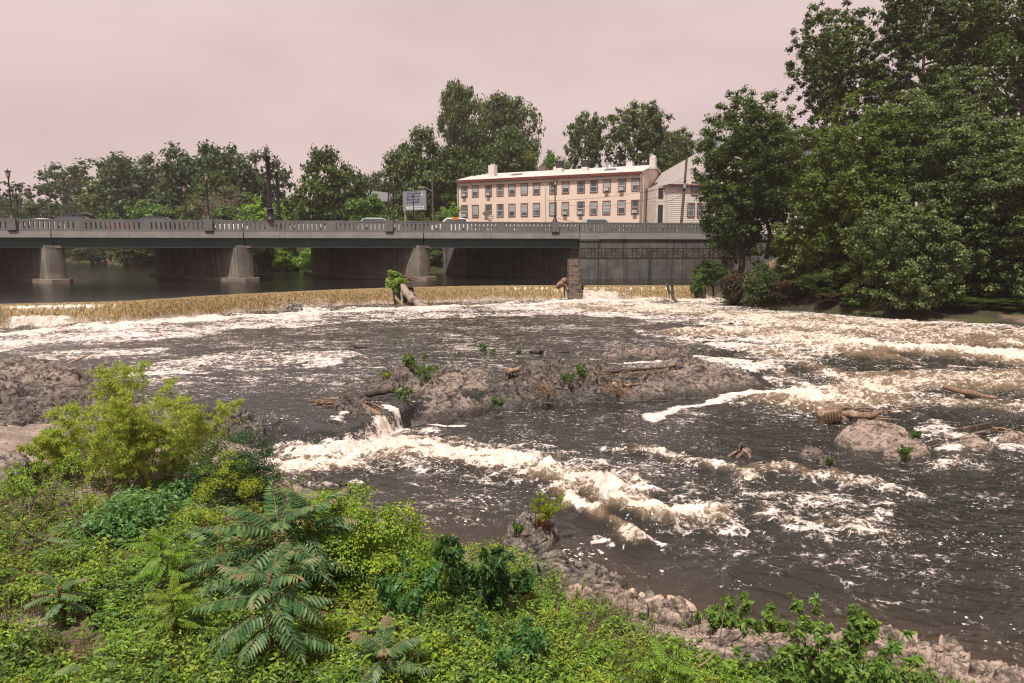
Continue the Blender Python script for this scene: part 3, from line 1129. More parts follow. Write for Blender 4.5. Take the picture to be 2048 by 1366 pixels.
fall(-250, 783)
fall(826, 1100)
fall(1100, 1127, out=1.0)
fall(1166, 1336)
fall(1346, 1388)
for i, (a, b2) in enumerate(((800, 803), (812, 816), (1130, 1137), (1141, 1146), (1339, 1342), (1398, 1402), (1412, 1424), (1428, 1441))):
    fall(a, b2, white=.45, out=.35, seed=i * 3.1)


def splash(name, px0, px1, top_l, top_r, seed, spread=.9):
    """mound of white water where the fall strikes a ledge"""
    n, m = 90, 46
    V = []
    for j in range(m):
        s = j / (m - 1)
        for i in range(n):
            t = i / (n - 1)
            p, nr = weir_at(px0 + (px1 - px0) * t)
            top = top_l + (top_r - top_l) * t
            edge = sstep(0, .07, t) * sstep(1, .80, t)
            prof = np.interp(s, [0, .25, .6, 1], [top - .15, top, top * .55, .25])
            V.append(p + nr * (.35 + s * (spread + .4)) + np.array([0, 0, -p[2] + .25 + (prof - .25) * edge]))
    V = np.array(V)
    nz = fbm3(V[:, 0] * 2.2, V[:, 1] * 2.2, V[:, 2] * 2.2, seed, 5, .6)
    V[:, 2] += .26 * nz
    V[:, 1] -= .18 * fbm3(V[:, 0] * 3 + 9, V[:, 1] * 3, V[:, 2] * 3, seed + 4, 4, .6)
    idx = np.arange(n * m).reshape(m, n)
    q = np.stack([idx[:-1, :-1], idx[1:, :-1], idx[1:, 1:], idx[:-1, 1:]], -1).reshape(-1, 4)
    return tag(link(name, mesh_np(name, V, q, mats=[MT['foam']], smooth=True)), kind='structure')


splash('whitewater', 18, 172, 1.32, 1.30, 3, 1.2)
splash('whitewater', 1160, 1246, 1.62, 1.55, 8, 1.1)
splash('whitewater', 1246, 1450, .72, .62, 12, .8)

# drops of spray over the splashes and the chute
rng = np.random.default_rng(7)
b = MB()
cs = []
for px0, px1, n, zz, hh in ((0, 180, 900, .9, .9), (180, 770, 1500, .7, .35), (540, 640, 700, 1.0, .8), (830, 1130, 900, .7, .3), (1150, 1260, 700, 1.1, .7), (1260, 1440, 500, .7, .3)):
    for _ in range(n):
        p, nr = weir_at(rng.uniform(px0, px1))
        cs.append(p + nr * rng.uniform(.7, 2.0) + np.array([0, 0, -p[2] + zz + hh * rng.normal() * .45]))
for pts, n, hh in (([(560, 905), (700, 898), (800, 878)], 900, .16), ([(1110, 955), (1200, 1000), (1330, 1040)], 500, .12), ([(1650, 700), (1850, 702), (2048, 710)], 700, .3), ([(1600, 795), (1800, 770)], 500, .25), ([(880, 925), (1050, 938)], 300, .1)):
    P = np.array([G(a, c, .15) for a, c in pts])
    for _ in range(n):
        t = rng.uniform(0, len(P) - 1)
        i = min(int(t), len(P) - 2)
        p = P[i] + (P[i + 1] - P[i]) * (t - i)
        cs.append(p + np.array([rng.normal() * .3, rng.normal() * .3, abs(rng.normal()) * hh + .1]))
cs = np.array(cs)
n = len(cs)
dist = cs[:, 1]
sz = rng.uniform(.5, 1.3, n) * dist * .00065
ax = rng.normal(size=(n, 3))
ax /= np.linalg.norm(ax, axis=1)[:, None]
nr = rng.normal(size=(n, 3))
b.leaves(cs, ax, nr, sz * 2.4, sz * 1.6, rng.random(n))
b.leaves(cs, nr / np.linalg.norm(nr, axis=1)[:, None], ax, sz * 2.0, sz * 1.5, rng.random(n))
tag(b.build('spray', MT['spray']), kind='stuff')

# ------------------------------------------------------------------ land beyond
P0 = D(23, 440, 66.0)
P1 = D(1318, 441, 66.0 * 1.165)
BD = (P1 - P0) / 11.0
BDIR = np.array([BD[0], BD[1], 0])
STEP = np.linalg.norm(BDIR)
BDIR /= STEP
BN = np.array([-BDIR[1], BDIR[0], 0])     # away from the camera
ZT = 8.22                                  # parapet top


def B(i, off=0., z=0.):
    p = P0 + BDIR * STEP * i + BN * off
    return np.array([p[0], p[1], z])


RSH_PX = [(1443, 603), (1500, 612), (1560, 620), (1640, 631), (1700, 638), (1780, 645), (1850, 649), (1950, 654), (2048, 659), (2300, 672), (2700, 690)]
RSH = np.array([G(a, c, .5) for a, c in RSH_PX])
LAND = np.vstack([[(140, RSH[-1][1], 0)], RSH[::-1], [weir_at(1446)[0] + (.3, 1.0, 0)], [(21.4, 68, 0)], [(25.0, 76.5, 0)], [B(13.2, 1.2)], [B(9.9, 1.2)], [B(9.6, 4)],
                  [(-6, 92.5, 0)], [D(700, 541, 97)], [D(640, 543, 98)], [D(540, 540, 106)], [D(330, 531, 131)], [D(200, 525, 157)], [D(0, 519, 200)], [D(-300, 514, 250)],
                  [(-420, 330, 0)], [(-420, 520, 0)], [(240, 520, 0)], [(240, 40, 0)]])


def land_z(x, y):
    x = np.asarray(x, float)
    y = np.asarray(y, float)
    d = seg_dist(x, y, LAND[:-4] if False else LAND[:20])
    ins = inside(x, y, LAND)
    d = np.where(ins, d, -d)
    base = np.where(y < 62, .35, 1.9)
    dp = np.maximum(d, 0)
    sl_ = .62 - .40 * sstep(24, 31, x)
    rise = np.where(x > 10, np.minimum(6.6 - base, sl_ * dp), np.minimum(5.0, .35 * dp))
    hill = 9 * sstep(112, 175, y) * sstep(-70, -10, x)
    z = base + rise + hill + .25 * fbm2(x * .3, y * .3, 15, 3) * np.clip(dp, 0, 1)
    return np.where(ins, z, base + np.maximum(d, -3) * .8)


xs = np.concatenate([np.arange(-420, -60, 6.0), np.arange(-60, -5, 2.0), np.arange(-5, 60, .7), np.arange(60, 240, 8.0)])
ys = np.concatenate([np.arange(40, 110, .7), np.arange(110, 200, 3.0), np.arange(200, 521, 10.0)])
X, Y = np.meshgrid(xs, ys)
Z = land_z(X, Y)
idx = np.arange(X.size).reshape(X.shape)
q = np.stack([idx[:-1, :-1], idx[:-1, 1:], idx[1:, 1:], idx[1:, :-1]], -1).reshape(-1, 4)
zf = Z.ravel()
q = q[(inside(X.ravel(), Y.ravel(), LAND) | (seg_dist(X.ravel(), Y.ravel(), LAND) < 3))[q].any(1)]
tag(link('far_bank', mesh_np('far_bank', np.c_[X.ravel(), Y.ravel(), zf], q, mats=[MT['farland']], smooth=True)), kind='structure')
# river bed far below, so that nothing is open to the void
mb = MB()
mb.add([(-900, -60, -2.5), (900, -60, -2.5), (900, 1400, -2.5), (-900, 1400, -2.5)], [(0, 1, 2, 3)])
tag(mb.build('ground', MT['farland']), kind='structure')
# ------------------------------------------------------------------ road bridge
RZ = math.atan2(BDIR[1], BDIR[0])
ORG = B(0, 0, 0)


def loc(p):
    """world -> bridge frame"""
    d = np.asarray(p, float) - ORG
    return np.array([d @ BDIR, d @ BN, d[2]])


SK = loc(ORG + np.array([-14.6, 12.6, 0]))
SK = SK / np.linalg.norm(SK)
SN = np.array([SK[1], -SK[0], 0])
PIERS = (-2.43, .56, 3.55, 6.6)
ABUT = 9.47
WID = 15.2
bridge = thing('road_bridge', 'grey concrete road bridge with slotted parapet and dark green girders over the river', 'bridge', ORG, RZ)


def span(i0, i1, o0, o1, z0, z1, name, m):
    b = MB().box((i0 * STEP, o0, z0), (i1 * STEP, o1, z1))
    return b.build(name, m, bridge)


I0, I1 = -7.0, 13.6
span(I0, I1, .34, WID - .34, 6.62, 7.02, 'deck', MT['asphalt'])
cuts = [I0] + [p for p in PIERS] + [ABUT]
for a, c in zip(cuts[:-1], cuts[1:]):
    span(a + .012, c - .012, .36, .62, 5.52, 6.45, 'girder', MT['steel_green'])
    for off in (3.4, 6.5, 9.6, 12.7, 14.6):
        span(a + .012 - off * .1, c - .012 - off * .1, off, off + .3, 5.55, 6.60, 'girder', MT['steel_green'])
    b = MB().box((a * STEP + .05, -.02, 6.455), (c * STEP - .05, .335, 6.80))
    b.box((a * STEP + .05, .04, 6.80), (c * STEP - .05, .335, 7.06))
    b.build('fascia', MT['fascia'], bridge)
    b = MB().box((a * STEP + .05, .30, 5.47), (c * STEP - .05, .70, 5.52))
    b.build('girder_flange', MT['steel_green'], bridge)
b = MB().box((ABUT * STEP + .05, -.02, 6.42), (I1 * STEP, .335, 6.82))
b.box((ABUT * STEP + .05, .04, 6.82), (I1 * STEP, .335, 7.06))
b.build('fascia', MT['fascia'], bridge)
span(I0, I1, WID - .335, WID, 6.455, 7.06, 'fascia', MT['fascia'])

# parapet: one panel of slots per bay, pilasters between
pw = .36
ln = STEP - 2 * pw
b = MB()
b.box((0, .06, 7.06), (ln, .30, 7.31))
b.box((0, .06, 7.95), (ln, .30, 8.10))
b.box((-.002, .042, 8.10), (ln + .002, .318, ZT))
nsl = 12
pit = ln / nsl
for k in range(nsl + 1):
    w0 = pit * .66
    c = k * pit
    lo, hi = max(0, c - w0 / 2), min(ln, c + w0 / 2)
    b.box((lo, .062, 7.31), (hi, .298, 7.95))
panel = b.build('balustrade_panel', MT['parapet'], bridge)
pil = MB()
pil.box((-pw, .05, 7.06), (pw, .31, ZT - .11))
pil.box((-pw, .038, ZT - .11), (pw, .322, ZT + .003))
pl_mesh = pil.build('pilaster', MT['parapet'], bridge)
lp = MB()
lp.box((-.37, -.17, 7.16), (.37, .50, ZT + .06))
lp.add([(-.37, -.17, 7.155), (.37, -.17, 7.155), (.37, .02, 6.98), (-.37, .02, 6.98), (-.37, .02, 7.155), (.37, .02, 7.155)],
       [(0, 3, 2, 1)], [(0, 4, 3), (1, 2, 5)])
lamp_pil = lp.build('lamp_pilaster', MT['parapet'], bridge)
first = True
LAMP_I = (-3, 0, 3, 6, 9)
for i in range(-7, 14):
    for side in (0, 1):
        sy = 0 if side == 0 else WID
        sg = 1 if side == 0 else -1
        if i < 13:
            o = panel if (first and side == 0) else panel.copy()
            if o is not panel:
                COL.objects.link(o)
            o.location = (i * STEP + pw, sy, 0)
            o.scale = (1, sg, 1)
        big = (i in LAMP_I)
        src = lamp_pil if big else pl_mesh
        o = src.copy()
        COL.objects.link(o)
        o.location = (i * STEP, sy, 0)
        o.scale = (1, sg, 1)
        if i == 4:
            o.scale = (1.25, sg, 1.002)
        first = False
for p_ in PIERS[1:] + (ABUT,):
    MB().box((p_ * STEP - .03, .0565, 7.065), (p_ * STEP + .03, .30, ZT - .002)).build('expansion_joint', MT['blackpaint'], bridge)
bpy.data.objects.remove(pl_mesh)
bpy.data.objects.remove(lamp_pil)

for i in PIERS:
    n0 = np.array([i * STEP, .38, 0]) + SK * .3
    L = 19.5
    r = .86
    pts = []
    for a in np.linspace(-math.pi / 2, math.pi / 2, 13):
        pts.append(n0 - SK * (r * .6 * max(0, math.cos(a)) ** .35) + SN * (r * math.sin(a)))
    pts += [n0 + SK * L + SN * r, n0 + SK * L - SN * r]
    pts = np.array(pts)[:, :2]
    if np.cross(pts[1] - pts[0], pts[6] - pts[1]) < 0:
        pts = pts[::-1]
    b = MB().prism(pts, 1.4, 5.46)
    pier = b.build('pier', MT['pier'], bridge)
    # rounded cap on the nose, in front of the girder
    c = n0 - SK * .05
    cap = []
    for a in np.linspace(-math.pi / 2, math.pi / 2, 13):
        cap.append(c - SK * (.48 * max(0, math.cos(a)) ** .35) + SN * (.85 * math.sin(a)))
    cap = np.array(cap)[:, :2]
    cap[:, 1] = np.minimum(cap[:, 1], .29)
    if np.cross(cap[1] - cap[0], cap[6] - cap[1]) < 0:
        cap = cap[::-1]
    MB().prism(cap, 5.462, 5.72).build('nose_cap', MT['pier'], pier)
    fr = r + .48
    f0 = n0 - SK * .45
    pts = [f0 - SN * fr, f0 - SK * 1.0 - SN * fr * .55, f0 - SK * 1.0 + SN * fr * .55, f0 + SN * fr, n0 + SK * (L + 1) + SN * fr, n0 + SK * (L + 1) - SN * fr]
    pts = np.array(pts)[:, :2]
    if np.cross(pts[1] - pts[0], pts[2] - pts[1]) < 0:
        pts = pts[::-1]
    MB().prism(pts, 1.2, 2.44).build('footing', MT['footing'], pier)

# abutment and the long wall to its right: one structure with the bridge's end
wall = thing('retaining_wall', 'tall dark stained concrete river wall at the right end of the bridge', 'wall', ORG, RZ)
MB().box((ABUT * STEP + 2.05, .16, 0), (13.4 * STEP, .9, 6.415)).build('wall_face', MT['wall'], wall)
b = MB().box((ABUT * STEP + .02, -.12, 0), (ABUT * STEP + 2.05, .95, 6.24))
b.box((ABUT * STEP - .06, -.22, 6.24), (ABUT * STEP + 2.1, .30, 6.41))
b.build('end_pilaster', MT['wall'], wall)
n0 = np.array([ABUT * STEP + 1.0, .9, 0])
pts = np.array([n0 - SN * .5, n0 + SN * .8, n0 + SK * 22.5 + SN * .8, n0 + SK * 22.5 - SN * .5])[:, :2]
if np.cross(pts[1] - pts[0], pts[2] - pts[1]) < 0:
    pts = pts[::-1]
MB().prism(pts, 0, 5.46).build('abutment', MT['wall'], wall)
tagstreet = MB().box((9.0 * STEP, .95, 5.9), (13.6 * STEP + 14, 34, 7.0)).build('street', MT['asphalt'])
tagstreet.location = ORG
tagstreet.rotation_euler = (0, 0, RZ)
tag(tagstreet, kind='structure')


# ------------------------------------------------------------------ lamps and poles
def make_lamp():
    t = thing('street_lamp', '', 'street lamp')
    MB().lathe((0, 0, 0), [(.30, 0), (.30, .07), (.24, .10), (.22, .20), (.15, .34), (.11, .42), (.105, .52), (.085, .58)], 14).build('base', MT['black'], t, True)
    MB().lathe((0, 0, 0), [(.078, .56), (.062, 2.4), (.052, 3.60), (.09, 3.63), (.09, 3.68), (.06, 3.71), (.115, 3.80), (.13, 3.86)], 12).build('post', MT['black'], t, True)
    lan = MB()
    for k in range(6):
        a = k * math.pi / 3
        lan.bar((.125 * math.cos(a), .125 * math.sin(a), 3.84), (.225 * math.cos(a), .225 * math.sin(a), 4.30), .022, .022)
    lan.lathe((0, 0, 0), [(.235, 4.28), (.25, 4.31), (.18, 4.40), (.06, 4.48), (.03, 4.50), (.035, 4.55), (.005, 4.66)], 6)
    for k in range(6):
        a = k * math.pi / 3
        lan.bar((.235 * math.cos(a), .235 * math.sin(a), 4.30), (.275 * math.cos(a), .275 * math.sin(a), 4.42), .03, .03)
    l_ = lan.build('lantern', MT['black'], t)
    MB().lathe((0, 0, 0), [(.105, 3.86), (.20, 4.285)], 6).build('glass', MT['lampglass'], l_)
    return t


lamp = make_lamp()
LL = [(-3, 0, None), (0, 0, 'black lantern lamp post at the far left end of the near bridge parapet'),
      (3, 0, 'black lantern lamp post on near parapet just left of the tall dark pole'),
      (6, 0, 'black lantern lamp post on near parapet left of the billboard'),
      (9, 0, 'black lantern lamp post in front of the cream row house')]


def far_i(px):
    """bay number on the far parapet seen in a survey column"""
    u = (px - 1024) / F * 1.005
    a = B(0, WID)
    return (a[0] - u * a[1]) / (u * BDIR[1] - BDIR[0]) / STEP


used = False
for i, off, lab in LL:
    if lab is None:
        continue
    o = lamp if not used else copy_tree(lamp)
    used = True
    o.location = B(i, .165, ZT + .06)
    o['label'] = lab
    o['group'] = 'lantern lamps on the near parapet'
for px, lab in ((58, 'small black lantern lamp on the far parapet near the left edge'), (386, 'distant black lantern lamp against dark trees left of the nearer lamp'),
                (693, 'distant black lantern lamp on far parapet before the rounded green tree'), (831, 'distant black lantern lamp standing in front of the billboard')):
    o = copy_tree(lamp)
    o.location = B(far_i(px), WID - .165, ZT + .01)
    o['label'] = lab
    o['group'] = 'lantern lamps on the far parapet'


def tall_pole(p, h, lab, base=True):
    t = thing('tall_pole', lab, 'pole', p, 0, 'cut off dark poles on the bridge')
    MB().lathe((0, 0, 0), [(.40, 0), (.40, .14), (.34, .18), (.31, .55), (.33, 1.02), (.36, 1.06), (.36, 1.14), (.28, 1.2)], 20).build('base', MT['black'], t, True)
    MB().lathe((0, 0, 0), [(.225, 1.15), (.20, 3.4), (.185, h - .04), (.20, h - .03), (.20, h), (.001, h + .02)], 18).build('shaft', MT['black'], t, True)
    return t


tall_pole(B(4, .165, ZT + .01), 6.35, 'tallest dark round pole rising from the near parapet without a lamp')
tall_pole(B(far_i(567), WID - .165, ZT + .01), 6.35, 'shorter looking dark round pole on the far parapet behind the tallest one')


# ------------------------------------------------------------------ cars
CARP = {}


def make_car(kind, body, lab, group='cars crossing the bridge'):
    t = thing('car', lab, 'car', group=group)
    L, H, W = (4.5, 1.36, 1.75) if kind == 'sedan' else ((4.7, 1.78, 1.9) if kind == 'suv' else (4.9, 1.66, 1.9))
    if kind == 'sedan':
        low = [(-2.2, .35), (-2.25, .62), (-2.1, .86), (-1.35, .93), (1.0, .93), (2.05, .80), (2.25, .58), (2.2, .30)]
        top = [(-1.55, .92), (-.95, 1.30), (-.3, H), (.35, H - .03), (1.15, .92)]
    else:
        low = [(-2.3, .35), (-2.35, .7), (-2.25, 1.0), (1.0, 1.04), (2.1, .95), (2.35, .7), (2.3, .32)]
        top = [(-2.2, 1.0), (-1.85, H - .12), (-1.4, H), (.1, H), (.45, H - .06), (1.25, 1.03)]
    b = MB()

    def ext(poly, hw, z_in=0.):
        n = len(poly)
        V = [(x, -hw + (z_in * (z - .9) if z > .95 else 0), z) for x, z in poly] + [(x, hw - (z_in * (z - .9) if z > .95 else 0), z) for x, z in poly]
        Q = [(i, (i + 1) % n, n + (i + 1) % n, n + i) for i in range(n)]
        T = [(0, i, i + 1) for i in range(1, n - 1)] + [(n, n + i + 1, n + i) for i in range(1, n - 1)]
        return V, Q, T
    V, Q, T = ext(low[::-1], W / 2)
    b.add(V, Q, T)
    V, Q, T = ext(top[::-1], W / 2 - .04, .28)
    b.add(V, Q, T)
    b.build('body', body, t)
    g = MB()
    zt = H - .14
    V, Q, T = ext([(top[0][0] + .22, 1.06), (top[1][0] + .12, zt), (top[-2][0] - .05, zt), (top[-1][0] - .25, 1.06)][::-1], W / 2 - .028, .25)
    g.add(V, Q, T)
    g.build('side_window', MT['glass'], t)
    for x in (-1.4, 1.4):
        for s in (-1, 1):
            w = MB()
            a = np.arange(18) * 2 * math.pi / 18
            V = [(x + .33 * math.cos(q), s * (W / 2 - .2), .33 + .33 * math.sin(q)) for q in a] + [(x + .33 * math.cos(q), s * (W / 2 + .012), .33 + .33 * math.sin(q)) for q in a]
            Qd = [(i, (i + 1) % 18, 18 + (i + 1) % 18, 18 + i) for i in range(18)]
            V += [(x, s * (W / 2 + .012), .33)]
            w.add(V, Qd, [(36, 18 + i, 18 + (i + 1) % 18) for i in range(18)])
            w.build('wheel', MT['rubber'], t)
    for s in (-1, 1):
        MB().box((-2.275, s * .62 - .16, .66), (-2.2, s * .62 + .16, .80)).build('tail_light', MT['signred'], t)
        MB().box((2.17, s * .62 - .17, .56), (2.262, s * .62 + .17, .70)).build('headlight', MT['lampglass'], t)
    return t


paint = {n: mat('car_paint_' + n, c, rough=.3, spec=.5) for n, c in dict(dark=(.03, .032, .036), black=(.012, .012, .013), silver=(.36, .36, .36), white=(.70, .68, .66), red=(.30, .015, .015), blue=(.03, .05, .12)).items()}


def near_i(px, off):
    u = (px - 1024) / F * 1.005
    a = B(0, off)
    return (a[0] - u * a[1]) / (u * BDIR[1] - BDIR[0]) / STEP


CARS = [(112, 3.6, 'sedan', 'white', 'white sedan half hidden behind the parapet right of the leftmost lamp', 1),
        (176, 4.2, 'wagon', 'dark', 'dark car under a black roof cargo box on the bridge', 1),
        (337, 4.2, 'wagon', 'black', 'black estate car whose roof shows above the parapet between two lamps', 1),
        (470, 8.6, 'sedan', 'white', 'white sedan glimpsed through parapet slots left of the tall pole', -1),
        (625, 7.6, 'sedan', 'silver', 'silver sedan glimpsed through parapet slots right of the tall pole', -1),
        (765, 3.8, 'wagon', 'silver', 'pale silver car at the lamp left of the billboard', 1),
        (902, 5.2, 'suv', 'white', 'white car with orange stripe left of the row house', -1),
        (1197, 4.4, 'suv', 'silver', 'silver car roof just showing before the right half of the row house', 1),
        (250, 8.6, 'sedan', 'red', 'red sedan glimpsed through parapet slots left of the estate car', -1)]
for px, off, kd, pc, lab, sg in CARS:
    c = make_car(kd, paint[pc], lab)
    p = B(near_i(px, off), off, 7.03)
    c.location = p
    c.rotation_euler = (0, 0, RZ + (0 if sg > 0 else math.pi))
    if px == 176:
        b = MB()
        pr = [(-1.05, .02), (-1.0, .24), (-.6, .34), (.5, .32), (1.0, .16), (1.1, .02)]
        n = len(pr)
        ws = [.42, .36]
        V = [(x, -.42 if z < .2 else -.34, z) for x, z in pr] + [(x, .42 if z < .2 else .34, z) for x, z in pr]
        Q = [(i, n + i, n + (i + 1) % n, (i + 1) % n) for i in range(n)]
        T = [(0, i, i + 1) for i in range(1, n - 1)] + [(n, n + i + 1, n + i) for i in range(1, n - 1)]
        b.add(V, Q, T)
        for x in (-.6, .6):
            b.box((x - .03, -.5, -.08), (x + .03, .5, .02))
        o = b.build('roof_box', paint['black'])
        o.location = p + np.array([.1, 0, 1.72])
        o.rotation_euler = (0, 0, RZ)
        tag(o, 'black streamlined cargo box carried on the roof of a dark car', 'roof box')
    if px == 902:
        st = MB()
        st.box((-.9, -.80, 1.55), (-.2, .80, 1.80))
        st.build('roof_stripe', mat('orange_wrap', (.75, .20, .03), rough=.4), c)

# ------------------------------------------------------------------ footbridge on its stone pier
fb0 = D(1147, 516, 62.6)
fb1 = D(1477, 514, 64.2)
fdir = (fb1 - fb0)
FL = np.linalg.norm(fdir[:2])
fb = thing('footbridge', 'narrow rusty truss footbridge spanning from stone pier to the right bank', 'footbridge', (fb0[0], fb0[1], 4.56), math.atan2(fdir[1], fdir[0]))
b = MB().box((0, 0, -.10), (FL, 1.3, .02))
b.build('walkway', MT['rust'], fb)
npan = 16
pl = FL / npan
for side, y in (('near', 0.0), ('far', 1.3)):
    b = MB().box((-.03, y - .05, .80), (FL + .03, y + .05, .90))
    b.build('top_chord', MT['rust'], fb)
    MB().box((-.03, y - .055, -.13), (FL + .03, y + .055, -.02)).build('bottom_chord', MT['rust'], fb)
    for z in (.26, .50, .64):
        MB().box((0, y - .015, z - .014), (FL, y + .015, z + .014)).build('hand_rail', MT['rust'], fb)
    for k in range(npan + 1):
        MB().box((k * pl - .028, y - .03, -.02), (k * pl + .028, y + .03, .80)).build('post', MT['rust'], fb)
    for k in range(npan):
        a_, b_ = ((k * pl, y, .80), ((k + 1) * pl, y, 0)) if k % 2 == 0 else ((k * pl, y, 0), ((k + 1) * pl, y, .80))
        MB().bar(a_, b_, .05, .045, up=(0, 1, 0)).build('diagonal', MT['rust'], fb)
b = MB()
hp = D(1429, 495, 65.2)
pts = [(hp[0] - .40, hp[1], 4.4)] + [(hp[0] + .40 * math.cos(a), hp[1], 5.95 + .58 * math.sin(a)) for a in np.linspace(math.pi, 0, 12)] + [(hp[0] + .40, hp[1], 4.4)]
b.tube(pts, .055, 6)
tag(b.build('pipe_arch', MT['rust']), 'dark pointed pipe arch standing over the right half of the footbridge', 'pipe arch')

sp = weir_at(1150)[0]
b = MB()
rng = np.random.default_rng(3)
z = .9
c0 = np.array([(1150 - 1024) / F * 62.2 * 1.0, 62.2 + .55])
while z < 4.40:
    hgt = .27
    f = 1.04 - .045 * (z - .9) / 1.0
    wx, wy = .62 * f, .85 * f
    n = 14
    a = np.linspace(0, 2 * math.pi, n, endpoint=False)
    P = np.c_[c0[0] + np.sign(np.cos(a)) * np.abs(np.cos(a)) ** .45 * wx * (1 + .05 * rng.normal(size=n)) - .03 * (z - 1), c0[1] + np.sign(np.sin(a)) * np.abs(np.sin(a)) ** .45 * wy * (1 + .04 * rng.normal(size=n))]
    b.prism(P, z, z + hgt - .02)
    P2 = (P - P.mean(0)) * .93 + P.mean(0)
    b.prism(P2, z + hgt - .02, z + hgt)
    z += hgt
b.box((c0[0] - .52, c0[1] - .75, 4.40), (c0[0] + .5, c0[1] + .8, 4.46))
tag(b.build('stone_pier', MT['stone']), 'squat brown masonry pier on the weir carrying the footbridge end', 'pier')
q_ = D(1456, 515, 64.4)
b = MB().box((q_[0] - .16, q_[1] - .3, 0), (q_[0] + .55, q_[1] + 1.6, 4.42))
tag(b.build('bank_post', MT['pier']), 'plain concrete support under the bank end of the footbridge', 'support')

# ------------------------------------------------------------------ long cream row house
A_ = D(917, 362, 111.0)
E_ = D(1281, 345, 98.0)
ZE = (A_[2] + E_[2]) / 2
HX = (E_ - A_)
HX[2] = 0
HL = np.linalg.norm(HX)
HX /= HL
HY = np.array([-HX[1], HX[0], 0])
hz0 = 6.9
house = thing('row_house', 'long two storey cream row house with dark red window trim and white roof', 'house', (A_[0], A_[1], 0), math.atan2(HX[1], HX[0]))
DEP = 13.6
RG = ZE + 1.55
b = MB()
V = [(0, 0, hz0), (HL, 0, hz0), (HL, DEP, hz0), (0, DEP, hz0), (0, 0, ZE), (HL, 0, ZE), (HL, DEP, ZE), (0, DEP, ZE), (HL, DEP / 2, RG), (0, DEP / 2, RG)]
b.add(V, [(0, 1, 5, 4), (1, 2, 6, 5), (2, 3, 7, 6), (3, 0, 4, 7)], [(5, 6, 8), (4, 9, 7)])
b.build('wall', MT['cream'], house)
b = MB()
ov = .35
sl_ = (RG - ZE) / (DEP / 2)
for y0, y1 in ((-ov, DEP / 2), (DEP + ov, DEP / 2)):
    z0 = ZE - ov * sl_ + .04
    z1 = RG + .04
    V = [(-.3, y0, z0), (HL + .3, y0, z0), (HL + .3, y1, z1), (-.3, y1, z1), (-.3, y0, z0 + .14), (HL + .3, y0, z0 + .14), (HL + .3, y1, z1 + .14), (-.3, y1, z1 + .14)]
    Q = [(4, 5, 6, 7), (0, 3, 2, 1), (0, 1, 5, 4), (1, 2, 6, 5), (3, 0, 4, 7)]
    if y0 > y1:
        Q = [x[::-1] for x in Q]
    b.add(V, Q)
roof = b.build('roof', MT['roofwhite'], house)
MB().box((-.32, -ov - .14, ZE - .30), (HL + .34, -ov - .003, ZE + .10)).build('gutter', MT['redtrim'], house)
MB().box((0, -.16, ZE - .75), (HL, -.003, ZE - .32)).build('cornice', MT['cream'], house)
b = MB()
b.bar((HL + .33, -ov, ZE + .05), (HL + .33, DEP / 2, RG + .12), .06, .2)
b.bar((HL + .33, DEP / 2, RG + .12), (HL + .33, DEP + ov, ZE + .05), .06, .2)
b.build('gable_trim', MT['sash'], house)


def facade_x(px):
    """distance along the facade seen in a survey column"""
    u = (px - 1024) / F * 1.012
    return (u * A_[1] - A_[0]) / (HX[0] - u * HX[1])


def hz(px, py):
    s = facade_x(px)
    p = A_ + HX * s
    return D(px, py, p[1])[2]


def window(parent, place, w, h, ac=False, blind=0., dark=False, trim=None):
    """place(u, v, d): house-frame point; u across, v up, d out of the wall"""
    def bx(u0, u1, v0, v1, d0, d1):
        V = [place(u, v, d) for d in (d0, d1) for v in (v0, v1) for u in (u0, u1)]
        return V, [(0, 1, 3, 2), (4, 6, 7, 5), (0, 4, 5, 1), (2, 3, 7, 6), (0, 2, 6, 4), (1, 5, 7, 3)]
    t = .11
    b = MB()
    for r in ((-w / 2 - t, -w / 2, -t, h + t), (w / 2, w / 2 + t, -t, h + t), (-w / 2, w / 2, h, h + t), (-w / 2 - .0, w / 2 + .0, -t, 0)):
        b.add(*bx(*r, -.02, .07))
    wn = b.build('window', trim or MT['redtrim'], parent)
    b = MB()
    s = .055
    for r in ((-w / 2, -w / 2 + s, 0, h), (w / 2 - s, w / 2, 0, h), (-w / 2 + s, w / 2 - s, h - s, h), (-w / 2 + s, w / 2 - s, 0, s), (-w / 2 + s, w / 2 - s, h * .5 - .04, h * .5 + .04)):
        b.add(*bx(*r, -.015, .04))
    b.build('sash', MT['sash'], wn)
    b = MB()
    b.add(*bx(-w / 2 + s, w / 2 - s, s, h - s, -.01, .015))
    b.build('pane', MT['glass'], wn)
    if blind:
        b = MB()
        b.add(*bx(-w / 2 + s + .01, w / 2 - s - .01, h * (1 - blind), h - s - .01, .016, .022))
        b.build('blind', MT['blindm'], wn)
    if ac:
        b = MB()
        b.add(*bx(-.30, .30, .06, .44, .02, .42))
        for k in range(5):
            b.add(*bx(-.24, .24, .11 + k * .06, .135 + k * .06, .421, .435))
        b.build('air_conditioner', MT['acunit'], wn)
    return wn


